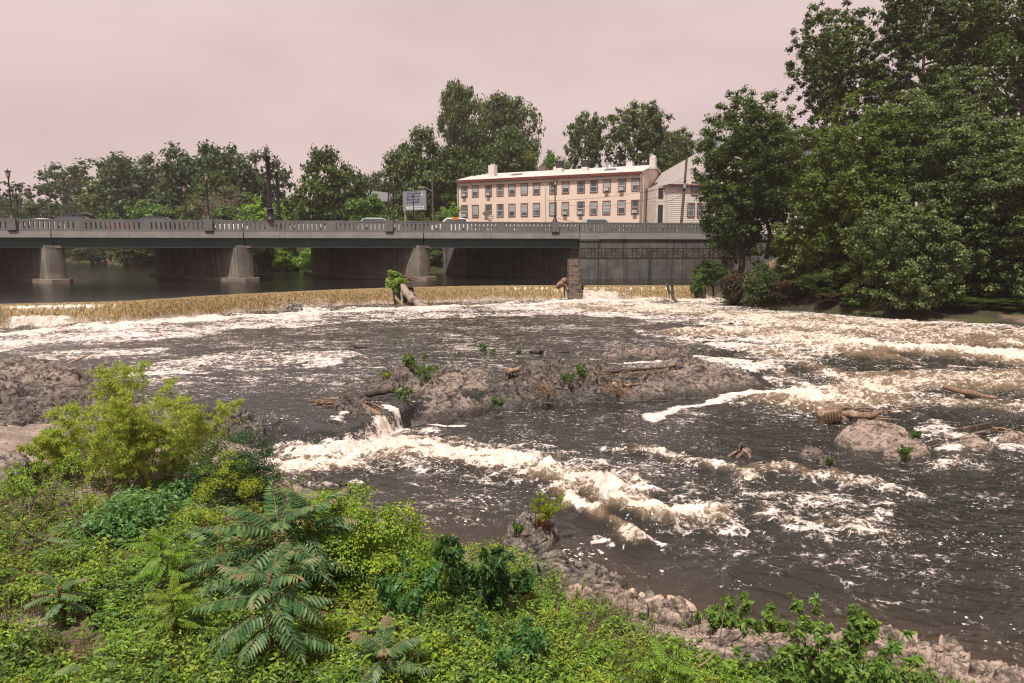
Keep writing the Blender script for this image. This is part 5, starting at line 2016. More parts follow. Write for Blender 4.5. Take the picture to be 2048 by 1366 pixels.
SB = [(1252, 1205, .14), (1290, 1218, .17), (1320, 1208, .13), (1345, 1215, .15), (1365, 1222, .17), (1300, 1196, .12), (1262, 1182, .10), (1235, 1190, .12), (1215, 1178, .13), (1190, 1172, .12),
      (1168, 1165, .12), (1145, 1160, .12), (1120, 1150, .13), (1096, 1146, .12), (1075, 1140, .11), (1340, 1232, .12), (1376, 1238, .12), (1180, 1190, .11), (1208, 1200, .10), (1150, 1178, .1),
      (1268, 1228, .10), (1236, 1214, .1), (1310, 1236, .09), (1325, 1192, .09), (1286, 1188, .07), (1250, 1170, .06), (1390, 1228, .10)]
for k, (a, c, s) in enumerate(SB):
    p = Gb(a, c)
    o = stone(p + np.array([0, 0, s * .30]), np.array([s * rng.uniform(1.0, 1.6), s * rng.uniform(.8, 1.2), s * rng.uniform(.5, .85)]), k, MT['stonepale'] if k % 5 else MT['rockgrey'])
    if k < 5:
        tag(o, ['angular tan stone at the left of the rubble bar by the shore', 'largest dark faced tan stone in the shore rubble', 'flat topped tan stone at the water side of the rubble',
                'tan stone beside the dead brown stalks in the rubble', 'right hand tan stone of the rubble under a pale stick'][k], 'stone', 'broken stones along the near shore')
    else:
        tag(o, 'one of the many small tan stones scattered along the near muddy shoreline', 'stone', 'broken stones along the near shore')

for a, c, w_, h_, s, lab in ((1680, 1325, 1.5, .5, 201, 'long pale rock ledge behind the leafy shrub at lower right'), (1830, 1345, .75, .45, 203, 'pale creased rock at the lower right shoreline'),
                             (1960, 1385, .85, .4, 205, 'rounded pale rock at the bottom right corner'), (1440, 1318, .85, .4, 207, 'reddish brown rock above the bottom edge right of centre'), (1120, 1165, .8, .3, 209, 'grey flat bedrock beside the shallow water at centre'),
                             (1210, 1215, .55, .28, 211, 'broad tan ledge in the middle of the shore rubble'), (1310, 1245, .60, .25, 213, 'low tan ledge under the bare twigs right of the rubble'),
                             (1070, 1130, .45, .22, 215, 'grey ledge at the foot of the dark green shrub'), (1540, 1345, .7, .3, 217, 'grey brown rock ledge below the shrubs in the shallows'),
                             (1760, 1335, .5, .25, 219, 'pale rock just right of the large lower right shrub')):
    p = Gb(a, c)
    px = []  # outline in survey columns
    for t in np.linspace(0, 2 * math.pi, 14, endpoint=False):
        q = p + np.array([w_ * math.cos(t) * (1 + .2 * math.sin(3 * t + s)), h_ * math.sin(t) * (1 + .15 * math.cos(2 * t + s)), 0])
        px.append([float(v[0]) for v in proj(q[None])])
    rock('rock', lab, px, p[2] - .10, .26, MT['rockpale'] if s not in (209, 215, 217) else MT['rockgrey'], s, steep=.3, rough=.11, freq=3.0, group='rocks of the near shore')


# ------------------------------------------------------------------ driftwood
def log(name, lab, P, R, m='drift', n=10, rough=.18, seed=1, twigs=(), cat='log', group=None, caps=True):
    P = smooth_line(P, max(10, len(P) * 5)) if len(P) > 2 else np.linspace(P[0], P[1], 12)
    R = np.interp(np.linspace(0, 1, len(P)), np.linspace(0, 1, len(R)), R)
    P = P + np.c_[gn2(np.arange(len(P)) * .4, seed * 3.3, 3), gn2(np.arange(len(P)) * .4 + 9, seed * 3.3, 4), gn2(np.arange(len(P)) * .4, seed * 5, 5)] * R.mean() * .5
    b = MB().tube(P, R, n, rough=rough, seed=seed)
    for tw, tr in twigs:
        b.tube(smooth_line(tw, 8) if len(tw) > 2 else np.linspace(tw[0], tw[1], 6), np.linspace(tr, tr * .35, 8 if len(tw) > 2 else 6), 6, rough=.2, seed=seed + 5)
    return tag(b.build(name, MT[m], None, True), lab, cat, group)


def L2(pts):
    return np.array([G(a, b, z) for a, b, z in pts])


def Dw(px, py, dpt):
    return D(px, py, dpt)


yw = weir_at(800)[0][1]
log('log', 'large grey barked trunk leaning from the weir crest down to the pool', np.array([Dw(803, 562, yw + .4), Dw(812, 585, yw - .8), Dw(830, 602, yw - 1.7), Dw(850, 620, yw - 2.6)]), [.22, .36, .40, .30], 'palebark', 12, .14, 3,
    [((Dw(843, 612, yw - 2.2), Dw(853, 614, yw - 2.7), Dw(854, 621, yw - 2.8)), .14)])
log('log', 'thinner pale log leaning in the weir gap left of the large trunk', np.array([Dw(791, 591, yw - .7), Dw(795, 600, yw - 1.2), Dw(806, 612, yw - 1.8), Dw(818, 621, yw - 2.3)]), [.06, .17, .16, .05], 'drift', 9, .18, 5)
rng = np.random.default_rng(17)
b = MB()
c = Dw(806, 558, yw + .6)
for k in range(26):
    a = rng.uniform(-.35, .5)
    d = np.array([math.cos(a) * (1 if k % 4 else -1), rng.uniform(-.5, .5), rng.uniform(-.35, .45)])
    l_ = rng.uniform(.5, 1.5)
    q = c + np.array([rng.uniform(-.4, .4), 0, rng.uniform(-.3, .2)])
    b.tube([q, q + d * l_ * .5 + (0, 0, .08), q + d * l_], [rng.uniform(.04, .10), .05, .015], 6, rough=.25, seed=k)
b.tube([c, c + (.3, 0, .6), c + (.35, 0, 1.0), c + (.7, 0, 1.9)], [.09, .06, .04, .015], 6)
tag(b.build('root_mass', MT['drift'], None, True), 'tangled root mass on the weir crest behind the leaning trunk', 'roots')
y2 = weir_at(1130)[0][1]
log('log', 'gnarled driftwood chunk lodged on the weir left of the stone pier', np.array([Dw(1113, 573, y2 - .5), Dw(1121, 567, y2 - .2), Dw(1129, 562, y2), Dw(1138, 560, y2 + .1)]), [.14, .22, .26, .16], 'drift', 10, .3, 8,
    [((Dw(1130, 562, y2), Dw(1128, 556, y2)), .05), ((Dw(1126, 565, y2), Dw(1134, 574, y2 - .5)), .12)])
y3 = weir_at(1340)[0][1]
log('log', 'thin bare pole leaning across the right part of the weir', np.array([Dw(1330, 561, y3 + .4), Dw(1338, 580, y3 - .7), Dw(1355, 607, y3 - 2.2)]), [.06, .09, .13], 'darkwood', 8, .15, 9)
# head of the chute
cz = lambda a, b, h: G(a, b, .5 + h)
log('log', 'split golden brown log lying across the rock at the chute head', np.array([cz(662, 800, .1), cz(700, 803, .18), cz(738, 822, .12), cz(760, 832, .06)]), [.10, .15, .15, .12], 'drift', 10, .22, 12, [((cz(700, 803, .2), cz(740, 806, .15), cz(768, 818, .1)), .06)])
log('log', 'dark bark log reaching from the driftwood pile to the island', np.array([cz(690, 800, .15), cz(720, 792, .25), cz(760, 785, .28), cz(788, 782, .25)]), [.09, .12, .10, .05], 'darkwood', 9, .15, 13)
b = MB()
for k in range(70):
    t = rng.uniform(0, 1)
    q = cz(636 + 60 * t + rng.normal() * 9, 806 - 6 * t + rng.normal() * 3.5, .08 + .1 * rng.random())
    a = rng.normal() * .6 + .2
    l_ = rng.uniform(.2, .7)
    d = np.array([math.cos(a), math.sin(a), rng.normal() * .12]) * l_ / 2
    b.tube([q - d, q + d * .1 + (0, 0, .03), q + d], [.014, .018, .006], 5)
tag(b.build('stick_pile', MT['drift']), 'heap of drift sticks piled on the rock left of the chute', 'sticks', kind=None)
b = MB()
for pts, r in (([cz(702, 800, .2), cz(690, 778, .5), cz(684, 772, .55)], .022), ([cz(684, 790, .2), cz(700, 775, .5), cz(716, 757, .75)], .012), ([cz(668, 800, .2), cz(690, 785, .3)], .015)):
    b.tube(smooth_line(pts, 8), np.linspace(r, r * .4, 8), 6)
tag(b.build('bare_branch', MT['darkwood']), 'bare forked branch sticking up from the driftwood at the chute', 'branch')
b = MB()
q = cz(730, 805, .12)
V = []
for k in range(40):
    a = rng.normal(size=3)
    a /= np.linalg.norm(a)
    V.append(q + a * (.22, .15, .12) * rng.uniform(.5, 1))
V = np.array(V)
T = [(i, (i * 7 + 3) % 40, (i * 11 + 5) % 40) for i in range(40) if len({i, (i * 7 + 3) % 40, (i * 11 + 5) % 40}) == 3]
b.add(V, None, T)
tag(b.build('plastic_bag', MT['blackplastic']), 'crumpled black plastic caught between driftwood and island rock', 'litter')
b = MB()
b.lathe(cz(699, 800, .24), [(.03, -.04), (.05, -.02), (.05, .08), (.02, .1)], 10)
tag(b.build('bottle_scrap', MT['redplastic']), 'small red scrap of litter on the driftwood pile', 'litter')
# on the island
iz = lambda a, b, h: G(a, b, .2 + h)
ib = [('short pale cut log on the ridge of the island', [(1013, 745, .75), (1038, 738, .78)], [.10, .10], 'drift'),
      ('long dark branch lying along the back edge of the right island rock', [(1190, 748, .75), (1240, 742, .8), (1290, 738, .8), (1335, 735, .75)], [.05, .07, .05, .03], 'darkwood'),
      ('thick weathered stub leaning forward at the island middle', [(1228, 768, .75), (1234, 780, .55), (1240, 790, .30)], [.08, .11, .10], 'drift'),
      ('slanting root stub at the left of the island middle', [(1088, 762, .8), (1094, 778, .55), (1098, 796, .25)], [.05, .10, .05], 'drift'),
      ('slim log lying behind the white foam patch on the island', [(1338, 720, .7), (1376, 714, .72)], [.07, .09], 'darkwood'),
      ('reddish plank at the right end of the island foam patch', [(1338, 733, .75), (1365, 726, .75)], [.05, .04], 'drift'),
      ('pale log tucked below the branches on the right rock', [(1240, 772, .6), (1280, 768, .6)], [.06, .05], 'drift')]
for k, (lab, pts, R, m) in enumerate(ib):
    log('log', lab, np.array([iz(*p) for p in pts]), R, m, 9, .2, 20 + k, group='driftwood on the island')
for nm_, n_, fn in (('tuft of dry drift grass and twigs hanging on the left middle of the island', 34, lambda t: (1088 + rng.normal() * 9, 782 + rng.normal() * 8, -.5)),
                    ('tuft of drift twigs around the thick weathered stub on the island', 34, lambda t: (1236 + rng.normal() * 10, 778 + rng.normal() * 6, -.4)),
                    ('long tangle of drift twigs along the back edge of the right island rock', 95, lambda t: (1200 + 130 * t, 752 - 12 * t + rng.normal() * 4, 0))):
    b = MB()
    for k in range(n_):
        a0, b0, dn = fn(rng.random())
        q = iz(a0, b0, .60 + .08 * rng.normal())
        a = rng.normal() * .5 + .25
        l_ = rng.uniform(.2, .9)
        d = np.array([math.cos(a), math.sin(a) * .7, rng.normal() * .22 + dn]) * l_ / 2
        b.tube([q - d, q + d * .1 + (0, 0, .03), q + d], [.010, .014, .004], 5)
    tag(b.build('stick_pile', MT['drift']), nm_, 'sticks')
# other driftwood in the river
wz_ = lambda a, b, h=0.: G(a, b, .55 + h)
log('log', 'short black log floating upstream of the island at left', np.array([wz_(706, 691, .16), wz_(718, 694, .08), wz_(732, 695, .06)]), [.06, .10, .07], 'darkwood', 8, .2, 31)
log('log', 'dark snag with an upright knob right of the floating plants', np.array([wz_(1058, 703, .1), wz_(1075, 704, .1), wz_(1084, 704, .1)]), [.05, .12, .10], 'darkwood', 8, .2, 32, [((wz_(1080, 704, .1), wz_(1083, 700, .3)), .08)])
log('log', 'nearly sunken thin log right of the dark snag', np.array([wz_(1112, 705, .05), wz_(1138, 703, .06)]), [.05, .06], 'darkwood', 7, .2, 33)
log('log', 'forked dark branch lying in the rapids beyond the right island end', np.array([G(1495, 725, .55), G(1510, 725, .62), G(1530, 726, .55), G(1565, 735, .4)]), [.05, .09, .09, .03], 'darkwood', 8, .2, 34, [((G(1515, 725, .6), G(1505, 732, .5)), .06)])
b = MB()
rz_ = lambda a, b, h=0.: G(a, b, .05 + h)
c = rz_(1658, 836, .16)
ux = rz_(1690, 832, .16) - c
ux /= np.linalg.norm(ux)
b.obox(c + (0, 0, .10), np.array([.33, -.05, .10]), np.array([.06, .24, .05]), np.array([-.06, -.04, .17]))
for k in range(6):
    b.obox(c + (-.22 + .09 * k, -.27, .12 + .02 * k), np.array([.03, 0, .01]), np.array([0, .04, 0]), np.array([-.03, 0, .14]))
o = tag(b.build('timber_block', MT['drift']), 'thick squared timber end with split face in the right rapids', 'timber')
bv = o.modifiers.new('bevel', 'BEVEL')
bv.width = .03
bv.segments = 2
log('log', 'long smooth drift log stranded beside the squared timber', np.array([rz_(1672, 826, .22), rz_(1705, 829, .24), rz_(1735, 832, .2), rz_(1765, 823, .22)]), [.09, .12, .12, .05], 'drift', 10, .15, 41)
b = MB()
for pts, r in (([(1680, 818, .22), (1730, 816, .25), (1775, 822, .2)], .035), ([(1688, 815, .28), (1720, 819, .26), (1760, 824, .2)], .03), ([(1740, 828, .2), (1800, 818, .2), (1850, 812, .22)], .028),
               ([(1730, 835, .1), (1760, 837, .1), (1793, 839, .08)], .03), ([(1715, 818, .3), (1735, 800, .5), (1760, 788, .7)], .012), ([(1750, 832, .15), (1780, 834, .12)], .025)):
    b.tube(smooth_line([rz_(*p) for p in pts], 10), np.linspace(r, r * .5, 10), 7, rough=.2)
tag(b.build('stick_pile', MT['drift']), 'bundle of long sticks lying over the stranded drift log', 'sticks')
log('log', 'pale splintered plank drifting in the far right rapids', np.array([G(1888, 774, .42), G(1925, 783, .40), G(1995, 797, .25)]), [.07, .11, .06], 'drift', 8, .3, 43)
log('log', 'dark round pole lying along the pale splintered plank', np.array([G(1932, 789, .3), G(1970, 797, .22)]), [.09, .08], 'darkwood', 8, .1, 44)
b = MB()
p0, p1 = rz_(1910, 864, .08), rz_(1982, 850, .34)
d = (p1 - p0)
b.bar(p0, p1, .10, .20)
o = tag(b.build('plank', MT['darkwood']), 'heavy squared plank leaning on a pale rock at right', 'plank')
bv = o.modifiers.new('bevel', 'BEVEL')
bv.width = .035
bv.segments = 3
b = MB()
for pts, r in (([(1984, 856, .26), (2010, 858, .2), (2040, 866, .15)], .04), ([(1985, 862, .2), (2015, 864, .15)], .03), ([(1990, 858, .28), (2012, 853, .3)], .025)):
    b.tube(smooth_line([rz_(*p) for p in pts], 10), np.linspace(r, r * .5, 10), 7, rough=.2)
tag(b.build('stick_pile', MT['drift']), 'drift sticks at the upper end of the leaning plank', 'sticks')
log('log', 'flat weathered board on the back of the largest pale boulder', np.array([rz_(1778, 864, .30), rz_(1812, 869, .26)]), [.04, .04], 'drift', 7, .1, 46)
b = MB()
for pts, r in (([(1456, 908, .02), (1464, 900, .12), (1480, 892, .2)], .05), ([(1480, 892, .0), (1484, 885, .25), (1483, 878, .38)], .05), ([(1484, 892, .2), (1496, 900, .12), (1503, 914, 0)], .055), ([(1470, 900, .1), (1478, 890, .3), (1480, 880, .42)], .02), ([(1474, 908, .05), (1486, 896, .22)], .06)):
    b.tube(smooth_line([G(p[0], p[1] + 8, p[2]) for p in pts], 9), np.linspace(r, r * .5, 9), 8, rough=.25)
tag(b.build('stump', MT['drift'], None, True), 'broken tripod stump sitting on a pale rock in mid stream', 'stump')
b = MB()
q = Gb(672, 1010)
for pts, r in (([(648, 975, .55), (668, 978, .6), (685, 970, .7), (700, 968, .75), (699, 985, .5), (694, 1004, .2)], .03), ([(690, 972, .7), (676, 966, .75), (684, 961, .85)], .018)):
    P = [np.array([G(a, b_, q[2] + h)[0] * 1.0, q[1] + .05 * i, G(a, b_, q[2] + h)[2]]) for i, (a, b_, h) in enumerate(pts)]
    P = [D(a, b_, q[1] + .02 * i) for i, (a, b_, h) in enumerate(pts)]
    b.tube(smooth_line(P, 16), np.linspace(r, r * .8, 16), 7, rough=.25)
tag(b.build('bare_branch', MT['darkwood'], None, True), 'crooked dead branch rising above the vine mound against the water', 'branch')
b = MB()
b.lathe(G(1037, 605, .6), [(.01, -.1), (.10, -.05), (.12, .05), (.09, .14), (.01, .16)], 10)
tag(b.build('float', MT['redplastic'], None, True), 'tiny red float bobbing in the foam at the weir toe', 'float')
b = MB()
p = G(160, 730, .95)
b.obox(p + (0, 0, .25), (.30, .05, .13), (.0, .22, 0), (-.01, 0, .02))
tag(b.build('board', MT['board']), 'small orange board propped on the big domed left rock', 'board')
b = MB()
for p0, p1, r in (((1348, 1240), (1372, 1218), .014),):
    a, c = Gb(*p0), Gb(*p1)
    b.tube([a + (0, 0, .10), c + (0, 0, .16)], [r, r * .8], 7)
tag(b.build('stick', MT['board']), 'pale bare stick leaning on the tan shore rubble', 'stick')
b = MB()
p = Gb(745, 1298)
b.tube([p + (-.30, 0, .16), p + (.28, .03, .2)], [.022, .02], 10)
tag(b.build('rusty_pipe', MT['rust'], None, True), 'rusty brown pipe lying in the weeds near the bottom edge', 'pipe')
# ------------------------------------------------------------------ trees
def unit(v):
    return v / (np.linalg.norm(v, axis=-1, keepdims=True) + 1e-9)


def tree(seed, H, R, trunk_h, ncl, nlf, leaf, m, cl_r=.26, bark='bark', tr=.28, squash=1., droop=.35, gap=.0, flat=.75, lean=0., lobes=5, base_fill=0.):
    """trunk and crown meshes of one tree, foot at the origin"""
    rng = np.random.default_rng(seed)
    cz_, rz_ = (trunk_h + H) / 2, (H - trunk_h) / 2
    nl = max(6, lobes * 2)
    # boughs: big lobes over an uneven envelope, each made of small clumps of leaves
    ld = unit(rng.normal(size=(nl, 3)) * np.array([1, 1, .95]))
    lr = rng.uniform(.40, .78, nl)
    lb_ = rng.random(nl)
    lc = ld * lr[:, None]
    ls = rng.uniform(.26, .44, nl) * (9.0 / nl) ** .2
    il = rng.integers(0, nl, ncl)
    dd = unit(rng.normal(size=(ncl, 3)))
    q = lc[il] + dd * (ls[il] * rng.uniform(.45, 1.0, ncl) ** .5)[:, None]
    fill = rng.random(ncl) < .22
    q[fill] = unit(rng.normal(size=(fill.sum(), 3))) * (rng.random(fill.sum()) ** .5 * .85)[:, None]
    l_ = np.linalg.norm(q, axis=1)
    env = 1 + .16 * fbm3(q[:, 0] * 2 + seed, q[:, 1] * 2, q[:, 2] * 2, seed, 2)
    q = np.where((l_ > env * .93)[:, None], q / l_[:, None] * (env * rng.uniform(.82, .99, ncl))[:, None], q)
    cl = q * np.array([R, R, rz_]) + np.array([0, 0, cz_])
    if base_fill:
        cl[:, 2] = np.where(rng.random(ncl) < base_fill, trunk_h + (cl[:, 2] - trunk_h) * rng.random(ncl), cl[:, 2])
    cr = R * cl_r * rng.uniform(.55, 1.25, ncl)
    cb = np.clip(.55 * lb_[il] + .45 * rng.random(ncl), 0, 1)
    w = cr ** 2
    ix = rng.choice(ncl, nlf, p=w / w.sum())
    d = unit(rng.normal(size=(nlf, 3)))
    d[:, 2] = np.where(rng.random(nlf) < .6, np.abs(d[:, 2]), d[:, 2])
    rr = cr[ix] * np.minimum(np.abs(rng.normal(size=nlf)), 1.6) * .85
    c = cl[ix] + d * rr[:, None] * np.array([1, 1, flat])
    if gap:
        keep = fbm3(c[:, 0] / R * 3 + seed, c[:, 1] / R * 3, c[:, 2] / R * 3, seed, 3) > -.45 + gap
        c, d, ix = c[keep], d[keep], ix[keep]
    kx = R / np.percentile(np.hypot(c[:, 0], c[:, 1]), 98.5)
    z_hi, z_lo = np.percentile(c[:, 2], 99.7), np.percentile(c[:, 2], .5)
    kz = (H - trunk_h) / (z_hi - z_lo)
    for arr in (c, cl):
        arr[:, :2] *= kx
        arr[:, 2] = trunk_h + (arr[:, 2] - z_lo) * kz
    n = len(c)
    c[:, 0] += lean * (c[:, 2] / H) ** 1.4
    nr = unit(d * .6 + np.array([0, 0, .65]) + rng.normal(size=(n, 3)) * .42)
    ax = unit(np.cross(nr, rng.normal(size=(n, 3))) + np.array([0, 0, -droop]))
    sz = leaf * rng.uniform(.6, 1.35, n)
    tint = np.clip(.04 + .42 * cb[ix] + .50 * rng.random(n) ** 1.3 + .10 * rng.normal(size=n), 0, 1)
    b = MB()
    b.leaves(c, ax, nr, sz * 1.35, sz * .8, tint)
    V = np.vstack(b.V)
    crown = mesh_np('crown', V, np.vstack(b.Q), mats=[MT[m]], attrs={'tint': np.concatenate(b.A)})
    b = MB()
    zs = np.linspace(-.4, H * .80, 9)
    P = np.c_[lean * (np.maximum(zs, 0) / H) ** 1.4 + .12 * R * gn2(zs / H * 3, seed * 1.7, 5) * (zs > 1), .12 * R * gn2(zs / H * 3 + 7, seed * 1.7, 6) * (zs > 1), zs]
    b.tube(smooth_line(P, 20), np.interp(np.linspace(0, 1, 20), [0, .06, 1], [tr * 1.35, tr, tr * .16]), 9, rough=.1, seed=seed)
    for k in range(0, ncl, max(1, ncl // 26)):
        q = cl[k].copy()
        q[0] += lean * (q[2] / H) ** 1.4
        z0 = np.clip(q[2] - np.linalg.norm(q[:2]) * rng.uniform(.5, 1.0), trunk_h * .5, H * .75)
        s = np.array([np.interp(z0, zs, P[:, 0]), np.interp(z0, zs, P[:, 1]), z0])
        mid = (s + q) / 2 + np.array([0, 0, -.06 * R]) + rng.normal(size=3) * .05 * R
        b.tube(smooth_line([s, mid, q], 8), np.linspace(tr * .34, tr * .07, 8), 6)
    me = b.build('trunk', MT[bark], None, True)
    trunk = me.data
    bpy.data.objects.remove(me)
    return trunk, crown


def ground_fit(f):
    ft, h, r = f
    g = float(land_z(ft[0], ft[1])) - .05
    if g > ft[2] or ft[2] - g > .3:
        h = h + ft[2] - g
        ft = np.array([ft[0], ft[1], g])
    return ft, max(h, .6), r


def plant_tree(name, lab, p, meshes, scale=1., rz=0., group=None, cat='tree', parts=('trunk', 'crown')):
    t = thing(name, lab, cat, p, rz, group)
    t.scale = scale if hasattr(scale, '__len__') else (scale,) * 3
    for nm, me in zip(parts, meshes):
        link(nm, me, t)
    return t


def fit(px0, px1, top, base_py, y):
    """foot, height, half width of a tree filling a survey box at the distance y"""
    a, c = D(px0, base_py, y), D(px1, base_py, y)
    t = D((px0 + px1) / 2, top, y)
    foot = np.array([(a[0] + c[0]) / 2, y, a[2]])
    return foot, t[2] - a[2], (c[0] - a[0]) / 2


PROTO = {
    'round': (tree(101, 10, 4.6, .8, 300, 26000, .30, 'far', .13), 10, 4.6),
    'tall': (tree(102, 10, 3.4, .8, 280, 24000, .27, 'far', .15, lobes=7), 10, 3.4),
    'airy': (tree(103, 10, 4.8, 1.5, 330, 13000, .26, 'far', .08, gap=.14, lobes=8), 10, 4.8),
    'dense': (tree(104, 10, 5.0, .2, 340, 30000, .30, 'maple', .13, lobes=6), 10, 5.0),
    'fork': (tree(105, 10, 4.6, 4.6, 360, 24000, .22, 'dark', .11, lobes=4), 10, 4.6),
    'fresh': (tree(106, 10, 5.0, .1, 260, 20000, .32, 'mid', .13), 10, 5.0),
    'brite': (tree(107, 10, 5.0, .1, 160, 11000, .40, 'bright', .15, gap=.02), 10, 5.0),
    'locust': (tree(108, 10, 4.2, 3.6, 320, 20000, .22, 'dark', .10, flat=.5, lobes=6), 10, 4.2),
}
FAR = [
    # name, label, px0, px1, top, base, y, proto
    ('tree', 'hazy low tree at the far left edge behind the first lamp', -50, 75, 388, 505, 205, 'round'),
    ('tree', 'thin crowned hazy tree with sky showing through near the left edge', 40, 250, 322, 515, 185, 'airy'),
    ('tree', 'dark dense tree right of the thin crowned one at left', 175, 345, 322, 520, 165, 'dense'),
    ('tree', 'hazy rounded tree low at left above the parapet', 60, 190, 405, 515, 170, 'round'),
    ('tree', 'feathery topped tree between dark tree and tall left grove', 215, 350, 312, 520, 158, 'tall'),
    ('tree', 'tallest tree of the left grove with ragged twin top', 310, 475, 292, 525, 145, 'tall'),
    ('tree', 'broad tree behind the tall dark pole in the left grove', 430, 590, 300, 525, 138, 'round'),
    ('tree', 'dark tree filling the gap behind the second near lamp', 360, 520, 352, 528, 126, 'dense'),
    ('tree', 'brighter rounded tree low at left beyond the dark estate car', 222, 360, 402, 520, 132, 'fresh'),
    ('tree', 'dark low tree below the bridge line between the first two piers', 228, 340, 455, 534, 128, 'dense'),
    ('tree', 'separate rounded tree right of the two tall dark poles', 588, 745, 303, 538, 108, 'dense'),
    ('tree', 'shaded tree low behind the shorter dark pole', 520, 640, 400, 538, 112, 'dense'),
    ('small_tree', 'light green leafy small tree right behind the tallest pole base', 480, 575, 398, 500, 100, 'brite'),
    ('small_tree', 'yellowish small tree between second lamp and tallest pole', 410, 510, 415, 500, 101, 'fresh'),
    ('tree', 'hazy distant tree peeping over between round tree and billboard', 715, 800, 345, 470, 160, 'round'),
    ('small_tree', 'light green bushy small tree left of the billboard', 695, 805, 392, 500, 102, 'fresh'),
    ('tree', 'layered dark tree directly above the billboard', 770, 910, 262, 500, 122, 'dense'),
    ('tree', 'dark tree rising behind the utility pole beside the row house', 840, 990, 300, 480, 120, 'dense'),
    ('tree', 'tall dark tree with upright crown standing highest behind the row house', 876, 985, 168, 480, 146, 'fork'),
    ('tree', 'tall wide dark tree leaning right beside the highest one', 950, 1088, 190, 480, 142, 'fork'),
    ('tree', 'rounded tree directly behind the left part of the row house roof', 945, 1080, 262, 450, 128, 'dense'),
    ('tree', 'small light green tree above the middle of the row house roof', 1060, 1140, 304, 450, 126, 'fresh'),
    ('tree', 'slim tree with brownish seed clusters above the row house', 1126, 1208, 225, 450, 132, 'locust'),
    ('tree', 'spreading flat layered tree above the right end of the row house', 1196, 1338, 206, 450, 130, 'locust'),
    ('tree', 'lower tree between the spreading tree and the maple', 1285, 1388, 254, 450, 128, 'locust'),
    ('tree', 'low dark tree in shade behind the row house gable', 1270, 1365, 300, 450, 124, 'dense'),
    ('small_tree', 'feathery sumac like small tree at the left corner of the row house', 880, 925, 408, 470, 106, 'brite'),
    ('bush', 'bright bush on the far bank seen under the bridge', 540, 600, 496, 545, 101, 'brite'),
    ('bush', 'second bright bush on the far bank beside the third pier', 592, 650, 498, 545, 97, 'brite'),
    ('bush', 'added dark bush standing in for shade between third pier and abutment', 845, 945, 478, 548, 98.5, 'dense'),  # bush added to darken the open gap under the bridge end
    ('bush', 'dark bush on the far bank left of the bright ones', 500, 560, 480, 543, 105, 'dense'),
    ('bush', 'dull scrubby bush at the water edge far under the bridge', 130, 240, 490, 527, 148, 'airy'),
    ('bush', 'green bush on the slope right of the billboard legs', 850, 905, 425, 470, 104, 'fresh'),
    ('bush', 'reddish flecked bush below the billboard', 800, 850, 425, 470, 103, 'dense'),
    ('tree', 'tree hidden under the bridge deck left of the first pier', -80, 30, 430, 522, 190, 'round'),
]
rng = np.random.default_rng(12)
for nm, lab, a, c, top, base, y, pr in FAR:
    ft, h, r = fit(a, c, top, base, y)
    ms, H, R = PROTO[pr]
    plant_tree(nm, lab, ft, ms, (r / R, r / R, h / H), rng.uniform(0, 6.28), {'tree': 'trees behind the bridge', 'small_tree': 'small trees behind the parapet', 'bush': 'bushes on the far bank'}[nm], cat=nm.replace('_', ' '))
# dead grey shrub behind the second lamp
b = MB()
p = D(445, 460, 104)
for k in range(46):
    a, e = rng.uniform(0, 6.28), rng.uniform(.5, 1.45)
    l_ = rng.uniform(3, 8.5)
    d = np.array([math.cos(a) * math.cos(e), math.sin(a) * math.cos(e), math.sin(e)])
    q = p + (0, 0, .5)
    m1 = q + d * l_ * .5 + rng.normal(size=3) * .4
    b.tube(smooth_line([q, m1, q + d * l_ + rng.normal(size=3) * .5], 6), np.linspace(.06, .02, 6), 4)
    for j in range(5):
        b.tube([m1 + d * l_ * .1 * j, m1 + d * l_ * .1 * j + rng.normal(size=3) * .9], [.03, .012], 4)
tag(b.build('dead_shrub', MT['twig']), 'leafless grey shrub among the trees right of the second lamp', 'shrub')

